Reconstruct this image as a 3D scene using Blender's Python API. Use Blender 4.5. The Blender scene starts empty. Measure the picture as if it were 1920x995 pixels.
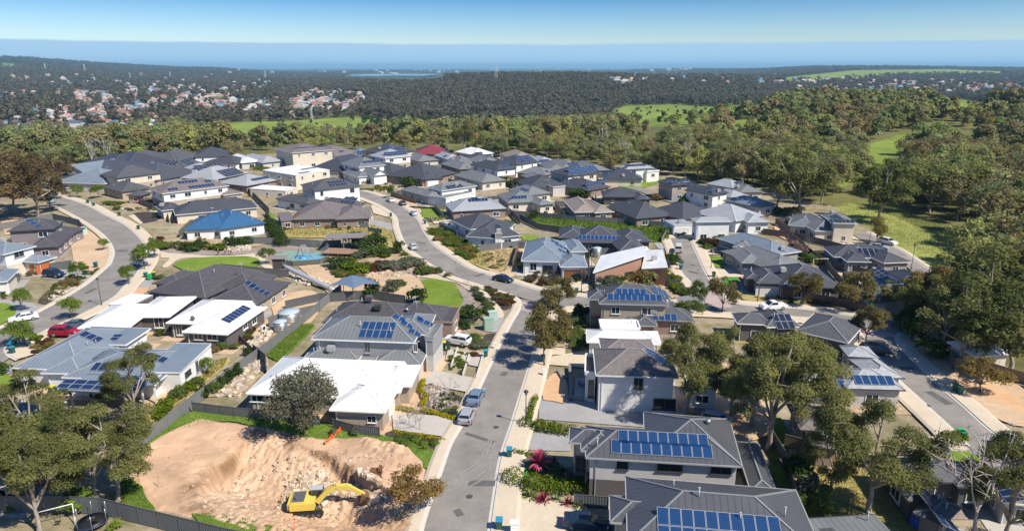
import bpy, math, random
import numpy as np
from mathutils import Vector, Matrix, Euler
R = math.radians
S = bpy.context.scene
COL = S.collection
# ------------------------------------------------------------------ camera, sky, sun, exposure
CAMH, PITCH, FPX, CX, CY = 45.0, R(16.3), 1280.0, 960.0, 497.5
cam = bpy.data.objects.new('camera', bpy.data.cameras.new('camera'))
COL.objects.link(cam)
cam.location = (0, 0, CAMH)
cam.rotation_euler = (math.pi/2 - PITCH, 0, 0)
cam.data.sensor_width = 36; cam.data.lens = 36*FPX/1920
cam.data.clip_start = 1; cam.data.clip_end = 300000
S.camera = cam
SUN_EL = R(48); SX, SY = 0.83, -0.56           # horizontal direction towards the sun
W = bpy.data.worlds.new('World'); S.world = W; W.use_nodes = True
nt = W.node_tree; bg = nt.nodes['Background']
sky = nt.nodes.new('ShaderNodeTexSky'); sky.sky_type = 'NISHITA'; sky.sun_disc = False
sky.sun_elevation = SUN_EL; sky.sun_rotation = math.atan2(SX, SY)
sky.altitude = 200; sky.air_density = 1.0; sky.dust_density = 0.6; sky.ozone_density = 2.0
# a low bank of sea haze standing all round the horizon, with a soft uneven top
geo = nt.nodes.new('ShaderNodeNewGeometry'); sep = nt.nodes.new('ShaderNodeSeparateXYZ')
tc = nt.nodes.new('ShaderNodeTexCoord')
nt.links.new(tc.outputs['Generated'], sep.inputs[0])
nz = nt.nodes.new('ShaderNodeTexNoise'); nz.inputs['Scale'].default_value = 9; nz.inputs['Detail'].default_value = 5
mp = nt.nodes.new('ShaderNodeMapping'); mp.inputs['Scale'].default_value = (1, 1, 6)
nt.links.new(tc.outputs['Generated'], mp.inputs[0]); nt.links.new(mp.outputs[0], nz.inputs['Vector'])
ma = nt.nodes.new('ShaderNodeMath'); ma.operation = 'MULTIPLY_ADD'; ma.inputs[1].default_value = 0.006
nt.links.new(nz.outputs['Fac'], ma.inputs[0]); nt.links.new(sep.outputs['Z'], ma.inputs[2])
mr = nt.nodes.new('ShaderNodeMapRange'); mr.inputs['From Min'].default_value = 0.0305; mr.inputs['From Max'].default_value = 0.0335
mr.inputs['To Min'].default_value = 1; mr.inputs['To Max'].default_value = 0
nt.links.new(ma.outputs[0], mr.inputs['Value'])
mx = nt.nodes.new('ShaderNodeMix'); mx.data_type = 'RGBA'
nt.links.new(mr.outputs[0], mx.inputs['Factor'])
HAZEBANK = mx.inputs['B']; HAZEBANK.default_value = (1.75, 2.7, 3.65, 1)
tint = nt.nodes.new('ShaderNodeMix'); tint.data_type = 'RGBA'; tint.blend_type = 'MULTIPLY'; tint.inputs['B'].default_value = (.165, .315, .50, 1)
tr_ = nt.nodes.new('ShaderNodeMapRange'); tr_.inputs['From Min'].default_value = -.07; tr_.inputs['From Max'].default_value = .085
nt.links.new(sep.outputs['Z'], tr_.inputs['Value']); nt.links.new(tr_.outputs[0], tint.inputs['Factor']); nt.links.new(sky.outputs[0], tint.inputs['A'])
nt.links.new(tint.outputs['Result'], mx.inputs['A'])
nt.links.new(mx.outputs['Result'], bg.inputs['Color'])
bg.inputs['Strength'].default_value = 0.15
sun = bpy.data.objects.new('sun', bpy.data.lights.new('sun', 'SUN')); COL.objects.link(sun)
sun.data.energy = 4.0; sun.data.angle = R(0.5); sun.data.color = (1.0, 0.92, 0.80)
ch = math.cos(SUN_EL)
sun.rotation_euler = Vector((SX*ch, SY*ch, math.sin(SUN_EL))).to_track_quat('Z', 'Y').to_euler()
sun.location = (60, -60, 120)
S.view_settings.view_transform = 'Standard'; S.view_settings.look = 'None'
S.view_settings.exposure = 0.70; S.view_settings.gamma = 1.0; S.view_settings.use_curve_mapping = False
S.cycles.use_denoising = True
try:
    S.cycles.denoiser = 'OPENIMAGEDENOISE'; S.cycles.denoising_prefilter = 'ACCURATE'
except Exception: pass
S.cycles.max_bounces = 5; S.cycles.diffuse_bounces = 3; S.cycles.glossy_bounces = 2
S.cycles.transmission_bounces = 3; S.cycles.transparent_max_bounces = 4; S.cycles.volume_bounces = 0
S.cycles.caustics_reflective = False; S.cycles.caustics_refractive = False
S.cycles.sample_clamp_indirect = 4

# ------------------------------------------------------------------ pixel <-> place
cp, sp = math.cos(PITCH), math.sin(PITCH)
def ray(px, py):
    a, b = (px-CX), (CY-py)
    return Vector((a, cp*FPX + sp*b, -sp*FPX + cp*b)).normalized()
def G(px, py, z=0.0):
    d = ray(px, py); t = (z-CAMH)/d.z
    return Vector((d.x*t, d.y*t, z))
def proj(x, y, z):
    Zc = y*cp + (CAMH-z)*sp
    Zc = np.where(Zc < 1e-3, 1e-3, Zc)
    return CX + FPX*x/Zc, CY - FPX*(y*sp + (z-CAMH)*cp)/Zc
# ------------------------------------------------------------------ terrain
D_ = [0, 415, 480, 600, 700, 850, 1000, 1400, 2000, 2600, 3500, 5000, 7000, 9000, 12000, 20000, 24000, 200000]
COLS = [(-2.0, [0,0,-8,-22,-30,-38,-43,-40,-40,-38,-34,10,70,120,60,-60,-75,-75]),
        (-.72, [0,0,-8,-22,-30,-38,-43,-40,-40,-38,-34,10,70,125,60,-60,-75,-75]),
        (-.45, [0,0,-8,-22,-30,-38,-43,-42,-38,-38,-40,-35,-10,30,0,-60,-75,-75]),
        (-.30, [0,0,-8,-22,-30,-39,-45,-42,-38,-36,-42,-50,-58,-40,-58,-60,-75,-75]),
        (0.0,  [0,0,-8,-20,-28,-38,-45,-50,-20,4,-12,-50,-58,-60,-60,-60,-75,-75]),
        (.14,  [0,0,-5,-12,-18,-28,-38,-50,-24,2,-12,-50,-58,-50,-45,-60,-75,-75]),
        (.26,  [0,0,-2,-4,-5,-8,-26,-50,-40,-8,-12,-40,-40,-20,-15,-60,-75,-75]),
        (.45,  [0,0,0,1,5,9,-2,-30,-44,-34,-28,-12,10,38,20,-60,-75,-75]),
        (.72,  [0,0,0,1,4,9,2,-26,-42,-36,-32,-20,-10,10,-10,-60,-75,-75]),
        (2.0,  [0,0,0,1,4,9,2,-26,-42,-36,-32,-20,-10,10,-10,-60,-75,-75])]
def T(x, y):
    x = np.asarray(x, float); y = np.asarray(y, float)
    d = np.hypot(x, y); u = np.clip(x/np.maximum(y, 1e-3), -1.9, 1.9); u = np.where(y <= 0, np.sign(x)*1.9, u)
    zs = np.array([np.interp(d, D_, c[1]) for c in COLS]); us = [c[0] for c in COLS]
    out = np.zeros_like(d)
    for i in range(len(us)-1):
        m = (u >= us[i]) & (u <= us[i+1]); t = (u-us[i])/(us[i+1]-us[i]); t = t*t*(3-2*t)
        out = np.where(m, zs[i]*(1-t)+zs[i+1]*t, out)
    k = np.clip((d-450)/500, 0, 1)*np.clip((22000-d)/4000, 0, 1)
    n = np.sin(x/91+1.3)*np.sin(y/117+.4)*2.2 + np.sin(x/260+y/340)*3.5*np.clip(d/2500, 0, 1) + np.sin(x/900-y/1300+2)*7*np.clip((d-3000)/4000, 0, 1) + np.sin(x/410+1)*4*np.clip((d-5000)/4000, 0, 1)
    return out + n*k
def P(px, py):
    g = G(px, py) if py > 126 else None
    if g is not None and math.hypot(g.x, g.y) < 415: return g
    d = ray(px, py); h = math.hypot(d.x, d.y)
    ts = np.geomspace(380, 23000, 1500)/h
    xs, ys, zs = d.x*ts, d.y*ts, CAMH+d.z*ts
    b = np.nonzero(zs < T(xs, ys))[0]
    i = b[0] if len(b) else len(ts)-1
    return Vector((xs[i], ys[i], float(T(xs[i], ys[i]))))
def inpoly(px, py, poly):
    px = np.asarray(px); py = np.asarray(py); c = np.zeros(px.shape, bool); j = len(poly)-1
    for i in range(len(poly)):
        xi, yi = poly[i]; xj, yj = poly[j]
        if yi != yj:
            c ^= ((yi > py) != (yj > py)) & (px < (xj-xi)*(py-yi)/(yj-yi)+xi)
        j = i
    return c
def smooth(pts, n=6):
    P_ = [Vector(p) for p in pts]; P_ = [2*P_[0]-P_[1]]+P_+[2*P_[-1]-P_[-2]]; out = []
    for i in range(1, len(P_)-2):
        a, b, c, d = P_[i-1:i+3]
        for k in range(n):
            t = k/n
            out.append(.5*((2*b)+(c-a)*t+(2*a-5*b+4*c-d)*t*t+(3*b-a-3*c+d)*t**3))
    out.append(P_[-2]); return out
# ------------------------------------------------------------------ objects
def tag(o, label=None, cat=None, group=None, kind=None):
    if label: o['label'] = label
    if cat: o['category'] = cat
    if group: o['group'] = group
    if kind: o['kind'] = kind
    return o
def empty(name, loc, label=None, cat=None, group=None, rz=0):
    o = bpy.data.objects.new(name, None); COL.objects.link(o)
    o.location = loc; o.rotation_euler = (0, 0, rz); o.empty_display_size = .3
    return tag(o, label, cat, group)
def link(name, me, parent=None, mats=None):
    o = bpy.data.objects.new(name, me); COL.objects.link(o)
    if parent is not None: o.parent = parent
    if mats:
        for m in mats: me.materials.append(m)
    return o
def mat_over(o, m, slot=0):
    o.material_slots[slot].link = 'OBJECT'; o.material_slots[slot].material = m
class MB:
    """collects faces (with metre UVs and material slots) for one mesh"""
    def __init__(s): s.v = []; s.f = []; s.uv = []; s.m = []; s.sm = []
    def face(s, pts, m=0, uv=None, smooth=False):
        i = len(s.v); s.v += [tuple(p) for p in pts]; s.f.append(tuple(range(i, i+len(pts)))); s.m.append(m); s.sm.append(smooth)
        if uv is None:
            p0 = Vector(pts[0]); e = (Vector(pts[1])-p0)
            n = e.cross(Vector(pts[2])-p0)
            if n.length < 1e-9: uv = [(0, 0)]*len(pts)
            else:
                n.normalize(); h = Vector((0, 0, 1)).cross(n)
                h = h.normalized() if h.length > .05 else e.normalized()
                w = n.cross(h)
                uv = [(Vector(p).dot(h), Vector(p).dot(w)) for p in pts]
        s.uv += uv
    def box(s, c, size, m=0, rot=0.0, M=None):
        x, y, z = size[0]/2, size[1]/2, size[2]/2
        co = [Vector((a*x, b*y, d*z)) for a in (-1, 1) for b in (-1, 1) for d in (-1, 1)]
        if M is None: M = Matrix.Translation(c) @ Matrix.Rotation(rot, 4, 'Z')
        co = [M @ p for p in co]
        for q in ((0,1,3,2), (4,6,7,5), (0,4,5,1), (2,3,7,6), (0,2,6,4), (1,5,7,3)): s.face([co[i] for i in q], m)
    def bar(s, a, b, w, h=None, m=0):
        a, b = Vector(a), Vector(b); d = b-a; L = d.length
        if L < 1e-6: return
        h = h or w; z = d/L; x = z.cross(Vector((0, 0, 1)))
        x = x.normalized() if x.length > 1e-3 else Vector((1, 0, 0)); y = z.cross(x)
        M = Matrix.Translation((a+b)/2) @ Matrix((x, y, z)).transposed().to_4x4()
        s.box(None, (w, h, L), m, M=M)
    def tube(s, pts, rs, n=6, m=0, cap=True):
        pts = [Vector(p) for p in pts]; rings = []; x = None
        for i, p in enumerate(pts):
            d = (pts[min(i+1, len(pts)-1)]-pts[max(i-1, 0)]).normalized()
            if x is None: x = d.orthogonal().normalized()
            else: x = (x-d*x.dot(d)).normalized()
            y = d.cross(x); i0 = len(s.v)
            s.v += [tuple(p+(x*math.cos(2*math.pi*k/n)+y*math.sin(2*math.pi*k/n))*rs[i]) for k in range(n)]
            rings.append(i0)
        for a, b in zip(rings, rings[1:]):
            for k in range(n):
                s.f.append((a+k, a+(k+1) % n, b+(k+1) % n, b+k)); s.m.append(m); s.sm.append(True)
                s.uv += [(k*.1, 0), (k*.1+.1, 0), (k*.1+.1, 1), (k*.1, 1)]
        if cap:
            for r, fl in ((rings[0], 1), (rings[-1], 0)):
                f = tuple(r+k for k in range(n)); f = f[::-1] if fl else f
                s.f.append(f); s.m.append(m); s.sm.append(False); s.uv += [(0, 0)]*n
    def lathe(s, c, prof, n=12, m=0):
        c = Vector(c)
        s.tube([c+Vector((0, 0, z)) for r, z in prof], [r for r, z in prof], n, m)
    def ellip(s, c, r, n=8, k=5, m=0, seed=None, jit=0):
        rnd = random.Random(seed); c = Vector(c); i0 = len(s.v)
        for a in range(k+1):
            ph = math.pi*a/k
            for b in range(n):
                j = 1+rnd.uniform(-jit, jit) if 0 < a < k else 1
                th = 2*math.pi*b/n
                s.v.append((c.x+r[0]*math.sin(ph)*math.cos(th)*j, c.y+r[1]*math.sin(ph)*math.sin(th)*j, c.z+r[2]*math.cos(ph)*j))
        for a in range(k):
            for b in range(n):
                s.f.append((i0+a*n+b, i0+(a+1)*n+b, i0+(a+1)*n+(b+1) % n, i0+a*n+(b+1) % n)); s.m.append(m); s.sm.append(jit == 0)
                s.uv += [(0, 0)]*4
    def mesh(s, name, mats=()):
        me = bpy.data.meshes.new(name); me.from_pydata(s.v, [], s.f)
        if s.f:
            me.polygons.foreach_set('material_index', s.m); me.polygons.foreach_set('use_smooth', s.sm)
            ul = me.uv_layers.new(name='UVMap'); ul.data.foreach_set('uv', np.array(s.uv, 'f').ravel())
        for m in mats: me.materials.append(m)
        me.update(); return me
    def obj(s, name, mats, parent=None):
        if not isinstance(mats, (list, tuple)): mats = [mats]
        return link(name, s.mesh(name, mats), parent)
# ------------------------------------------------------------------ materials
MATS = {}
def newmat(name):
    m = bpy.data.materials.new(name); m.use_nodes = True; n = m.node_tree
    return m, n, n.nodes['Principled BSDF']
def plain(name, col, rough=.6, metal=0, var=.0, scale=1.0, spec=None, emit=None):
    if name in MATS: return MATS[name]
    m, n, b = newmat(name)
    b.inputs['Base Color'].default_value = (*col, 1); b.inputs['Roughness'].default_value = rough; b.inputs['Metallic'].default_value = metal
    if spec is not None: b.inputs['Specular IOR Level'].default_value = spec
    if var:
        t = n.nodes.new('ShaderNodeTexNoise'); t.inputs['Scale'].default_value = scale; t.inputs['Detail'].default_value = 6
        g = n.nodes.new('ShaderNodeNewGeometry'); n.links.new(g.outputs['Position'], t.inputs['Vector'])
        r = n.nodes.new('ShaderNodeMapRange'); r.inputs['From Min'].default_value = .3; r.inputs['From Max'].default_value = .7
        r.inputs['To Min'].default_value = 1-var; r.inputs['To Max'].default_value = 1+var
        n.links.new(t.outputs['Fac'], r.inputs['Value'])
        v = n.nodes.new('ShaderNodeVectorMath'); v.operation = 'SCALE'; v.inputs[0].default_value = col
        n.links.new(r.outputs[0], v.inputs['Scale']); n.links.new(v.outputs[0], b.inputs['Base Color'])
    MATS[name] = m; return m
def N(n, t, **kw):
    x = n.nodes.new(t)
    for k, v in kw.items(): setattr(x, k, v)
    return x
def soil(name, cols, scales=(.15, 1.2, 9), rough=.95, bump=.4, stops=None, dist=.15):
    """patchy natural surface: colour ramp driven by layered noise in metres"""
    if name in MATS: return MATS[name]
    m, n, b = newmat(name); b.inputs['Roughness'].default_value = rough; b.inputs['Specular IOR Level'].default_value = .15
    g = N(n, 'ShaderNodeNewGeometry'); acc = None
    for sc, w in zip(scales, (.45, .33, .22)):
        t = N(n, 'ShaderNodeTexNoise'); t.inputs['Scale'].default_value = sc; t.inputs['Detail'].default_value = 7; t.inputs['Roughness'].default_value = .65
        n.links.new(g.outputs['Position'], t.inputs['Vector'])
        a = N(n, 'ShaderNodeMath', operation='MULTIPLY_ADD'); a.inputs[1].default_value = w; n.links.new(t.outputs['Fac'], a.inputs[0])
        if acc is None: a.inputs[2].default_value = 0
        else: n.links.new(acc.outputs[0], a.inputs[2])
        acc = a
    cr = N(n, 'ShaderNodeValToRGB'); e = cr.color_ramp.elements
    k = len(cols); st = stops or [.36+.28*i/(k-1) for i in range(k)]
    while len(e) < k: e.new(.5)
    for i in range(k): e[i].position = st[i]; e[i].color = (*cols[i], 1)
    n.links.new(acc.outputs[0], cr.inputs[0]); n.links.new(cr.outputs[0], b.inputs['Base Color'])
    bp = N(n, 'ShaderNodeBump'); bp.inputs['Strength'].default_value = bump; bp.inputs['Distance'].default_value = dist
    n.links.new(acc.outputs[0], bp.inputs['Height']); n.links.new(bp.outputs[0], b.inputs['Normal'])
    MATS[name] = m; return m
ROOFC = dict(slate=(.058,.063,.078), char=(.082,.085,.095), charb=(.075,.07,.078), grey=(.17,.18,.185), lgrey=(.34,.355,.37), white=(.80,.80,.78), blue=(.04,.12,.24),
             bluegrey=(.19,.23,.27), brown=(.17,.145,.14), tan=(.27,.225,.19), red=(.22,.035,.05), terra=(.38,.13,.06), cream=(.6,.52,.4), beige=(.33,.28,.23))
def roofmat(c, kind):
    name = 'roof_%s_%s' % (c, kind)
    if name in MATS: return MATS[name]
    m, n, b = newmat(name); col = ROOFC[c]
    uv = N(n, 'ShaderNodeUVMap'); sx = N(n, 'ShaderNodeSeparateXYZ'); n.links.new(uv.outputs[0], sx.inputs[0])
    ax, per, amt = ('X', .62, .30) if kind == 'metal' else ('Y', .36, .34)
    a = N(n, 'ShaderNodeMath', operation='MULTIPLY'); a.inputs[1].default_value = 1/per; n.links.new(sx.outputs[ax], a.inputs[0])
    f = N(n, 'ShaderNodeMath', operation='FRACT'); n.links.new(a.outputs[0], f.inputs[0])
    r = N(n, 'ShaderNodeMapRange', interpolation_type='SMOOTHSTEP')
    r.inputs['From Min'].default_value = 0; r.inputs['From Max'].default_value = .35; r.inputs['To Min'].default_value = 1-amt; r.inputs['To Max'].default_value = 1
    n.links.new(f.outputs[0], r.inputs['Value'])
    g = N(n, 'ShaderNodeNewGeometry')
    t = N(n, 'ShaderNodeTexNoise'); t.inputs['Scale'].default_value = .35 if kind == 'metal' else 1.6; t.inputs['Detail'].default_value = 10; t.inputs['Roughness'].default_value = .62; n.links.new(g.outputs['Position'], t.inputs['Vector'])
    r2 = N(n, 'ShaderNodeMapRange'); r2.inputs['From Min'].default_value = .3; r2.inputs['From Max'].default_value = .7
    v = .10 if kind == 'metal' else .24
    r2.inputs['To Min'].default_value = 1-v; r2.inputs['To Max'].default_value = 1+v; n.links.new(t.outputs['Fac'], r2.inputs['Value'])
    mu = N(n, 'ShaderNodeMath', operation='MULTIPLY'); n.links.new(r.outputs[0], mu.inputs[0]); n.links.new(r2.outputs[0], mu.inputs[1])
    vm = N(n, 'ShaderNodeVectorMath', operation='SCALE'); vm.inputs[0].default_value = col; n.links.new(mu.outputs[0], vm.inputs['Scale'])
    n.links.new(vm.outputs[0], b.inputs['Base Color'])
    b.inputs['Roughness'].default_value = .42 if kind == 'metal' else .7
    bp = N(n, 'ShaderNodeBump'); bp.inputs['Strength'].default_value = .5; bp.inputs['Distance'].default_value = .04
    n.links.new(r.outputs[0], bp.inputs['Height']); n.links.new(bp.outputs[0], b.inputs['Normal'])
    MATS[name] = m; return m
WALLC = dict(white=(.76,.75,.72), cream=(.62,.55,.44), pale=(.50,.48,.45), grey=(.27,.27,.28), dark=(.09,.09,.10), blue=(.30,.38,.45), stone=(.42,.38,.33))
BRICKC = dict(brick=((.30,.21,.165),(.22,.15,.12)), orange=((.40,.22,.15),(.32,.17,.115)), dbrick=((.12,.10,.095),(.075,.065,.06)), sandbrick=((.42,.34,.26),(.33,.26,.2)), purple=((.25,.21,.22),(.19,.16,.17)))
def wallmat(c):
    name = 'wall_'+c
    if name in MATS: return MATS[name]
    if c in WALLC: return plain(name, WALLC[c], .85, var=.07, scale=.8)
    m, n, b = newmat(name); uv = N(n, 'ShaderNodeUVMap'); t = N(n, 'ShaderNodeTexBrick')
    t.inputs['Scale'].default_value = 1; t.inputs['Brick Width'].default_value = .24; t.inputs['Row Height'].default_value = .086; t.inputs['Mortar Size'].default_value = .008
    t.inputs['Color1'].default_value = (*BRICKC[c][0], 1); t.inputs['Color2'].default_value = (*BRICKC[c][1], 1); t.inputs['Mortar'].default_value = (*[x*.8+.08 for x in BRICKC[c][0]], 1)
    n.links.new(uv.outputs[0], t.inputs['Vector']); n.links.new(t.outputs['Color'], b.inputs['Base Color']); b.inputs['Roughness'].default_value = .9
    MATS[name] = m; return m
GLASS = plain('window_glass', (.02,.028,.035), .06, spec=.8)
FR = {'w': plain('frame_white', (.75,.75,.73), .4), 'd': plain('frame_dark', (.06,.06,.065), .4), 'g': plain('frame_grey', (.35,.35,.35), .4)}
STEEL = plain('galvanised_steel', (.45,.46,.47), .35, .7); RUBBER = plain('rubber', (.02,.02,.02), .8); CHROME = plain('alloy', (.55,.56,.58), .3, .8)
BLACK = plain('black_paint', (.02,.02,.022), .5); WHITE = plain('white_paint', (.78,.78,.76), .45)
CONC = soil('concrete', [(.40,.375,.335),(.48,.45,.40),(.52,.485,.43)], (.4, 3, 20), .85, .08)
PAVE = soil('footpath_paving', [(.50,.42,.31),(.58,.49,.37),(.63,.54,.42)], (.3, 2.5, 18), .85, .08)
DRIVE = soil('driveway_aggregate', [(.40,.375,.33),(.47,.43,.38),(.50,.47,.42)], (.3, 3, 30), .85, .1)
GREYDRIVE = soil('grey_gravel', [(.27,.265,.26),(.33,.325,.32),(.38,.375,.37)], (.3, 3, 30), .9, .2)
PINK = soil('brick_paving', [(.36,.28,.26),(.42,.33,.30),(.46,.37,.34)], (.4, 3, 22), .9, .1)
SAND = soil('bare_sandy_soil', [(.42,.29,.18),(.54,.39,.25),(.62,.47,.32)], (.12, 1.1, 8), .95, .4)
REDSOIL = soil('orange_subsoil', [(.50,.30,.16),(.60,.38,.22),(.64,.44,.28)], (.12, 1.1, 8), .95, .4)
MULCH = soil('bark_mulch', [(.035,.03,.028),(.06,.05,.045),(.09,.075,.065)], (.5, 4, 26), .95, .5)
LTMULCH = soil('light_mulch', [(.20,.16,.14),(.30,.25,.22),(.38,.32,.28)], (.3, 2.2, 14), .95, .5)
ROCKBED = soil('rocky_garden_bed', [(.16,.15,.06),(.30,.22,.12),(.46,.36,.25),(.55,.46,.34)], (.35, 1.6, 9), .95, .6)
DRYGRASS = soil('dry_grass', [(.22,.20,.06),(.36,.30,.11),(.48,.38,.19)], (.15, 1.2, 10), .95, .5)
LAWN = soil('lawn_grass', [(.11,.17,.022),(.16,.235,.03),(.22,.29,.05)], (.12, .8, 14), .95, .5)
WEEDS = soil('lush_weeds', [(.06,.12,.02),(.12,.19,.03),(.20,.27,.05)], (.25, 1.4, 9), .95, .9)
FIELD = soil('mown_field', [(.15,.19,.035),(.22,.25,.055),(.30,.30,.09)], (.03, .25, 5), .95, .4)
TURF = plain('synthetic_turf', (.05,.22,.03), .9, var=.1, scale=6)
def asphalt(): # aged, patched, paler where wheels run
    m, n, b = newmat('asphalt'); g = N(n, 'ShaderNodeNewGeometry')
    t = N(n, 'ShaderNodeTexNoise'); t.inputs['Scale'].default_value = .16; t.inputs['Detail'].default_value = 9; t.inputs['Roughness'].default_value = .7
    t2 = N(n, 'ShaderNodeTexNoise'); t2.inputs['Scale'].default_value = 12; t2.inputs['Detail'].default_value = 8
    for x in (t, t2): n.links.new(g.outputs['Position'], x.inputs['Vector'])
    a = N(n, 'ShaderNodeMath', operation='MULTIPLY_ADD'); a.inputs[1].default_value = .5; n.links.new(t2.outputs['Fac'], a.inputs[0]); n.links.new(t.outputs['Fac'], a.inputs[2])
    cr = N(n, 'ShaderNodeValToRGB'); e = cr.color_ramp.elements
    e[0].position = .5; e[0].color = (.160,.148,.133,1); e[1].position = 1; e[1].color = (.315,.287,.252,1)
    n.links.new(a.outputs[0], cr.inputs[0]); n.links.new(cr.outputs[0], b.inputs['Base Color']); b.inputs['Roughness'].default_value = .85
    return m
ASPHALT = asphalt()
# ------------------------------------------------------------------ the ground: one sheet out to the coast
CLEAR = {  # open country seen between the woods, as outlines in the picture plane
 'field': [[(345,236),(420,230),(500,228),(560,226),(620,222),(660,220),(700,222),(760,226),(830,224),(900,216),(985,211),(990,216),(930,224),(860,238),(800,246),(740,250),(640,246),(560,256),(480,262),(400,255)],
           [(1130,212),(1180,198),(1260,196),(1330,200),(1420,196),(1460,205),(1420,216),(1350,225),(1290,236),(1220,238),(1160,228)],
           [(1740,190),(1790,184),(1860,196),(1920,204),(1920,222),(1850,224),(1790,216)],
           [(1612,345),(1614,300),(1636,268),(1684,254),(1740,250),(1785,258),(1780,274),(1712,276),(1676,292),(1656,320),(1648,350)], [(1350,228),(1420,222),(1470,228),(1460,244),(1380,246)], [(1500,240),(1560,236),(1570,250),(1510,256)], [(1440,262),(1480,258),(1490,274),(1450,276)], [(1560,330),(1590,322),(1600,345),(1570,352)], [(1290,262),(1320,256),(1330,268),(1300,272)], [(1390,240),(1420,236),(1425,250),(1395,252)], [(1840,262),(1900,258),(1910,274),(1850,278)], [(1700,300),(1730,296),(1735,312),(1705,314)], [(1180,250),(1205,246),(1215,258),(1190,262)], [(1500,296),(1525,290),(1530,304),(1505,308)], [(1800,320),(1830,314),(1840,332),(1810,338)],
           [(1430,150),(1600,132),(1760,130),(1880,134),(1880,138),(1700,140),(1500,152)],
           [(0,118),(28,120),(30,126),(0,126)]],
 'open': [[(1555,386),(1600,376),(1650,382),(1725,406),(1800,436),(1860,480),(1850,508),(1750,500)], [(1604,350),(1606,300),(1630,264),(1690,244),(1760,240),(1835,256),(1820,284),(1730,284),(1696,300),(1676,330),(1668,355)]],
 'lawn': [[(1556,388),(1598,382),(1645,392),(1705,418),(1765,448),(1832,486),(1840,506),(1800,506),(1750,508),(1690,470),(1630,436),(1600,418)],],
 'water': [[(640,146),(660,137.5),(740,136),(830,138),(840,146),(740,150)]],
 'tan': [[(110,244),(190,238),(250,240),(200,250),(160,262),(140,258)], [(520,214),(560,205),(590,214),(560,222)]],
 'hood': [[(0,188),(140,160),(300,150),(470,150),(640,165),(690,185),(690,200),(560,222),(480,210),(330,205),(300,244),(0,244)]],
}
BOUND = [(-500,352),(0,340),(90,326),(200,316),(330,304),(430,302),(520,298),(640,292),(760,292),(900,297),(1010,303),(1130,318),(1240,326),(1300,346),(1430,356),(1500,378),(1570,384),(1640,398),(1700,432),(1760,462),(1836,500),(1822,520),(1795,560),(1772,596),(1735,618),(1728,660),(1800,690),(1920,716),(2600,900)]
def forest_mask(px, py):
    """True where the wood stands: above the edge of the estate and off the clearings"""
    poly = BOUND + [(2600,-400),(-500,-400)]
    m = inpoly(px, py, poly)
    for k in ('field', 'lawn', 'tan', 'water', 'open'):
        for q in CLEAR[k]: m &= ~inpoly(px, py, q)
    return m
SITE_OUT = [(226,905),(262,842),(300,815),(345,795),(377,784),(440,793),(520,805),(600,822),(660,818),(720,828),(770,848),(800,868),(800,905),(790,940),(800,985),(780,1040),(560,1040),(380,975),(290,958),(262,920)]
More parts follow.
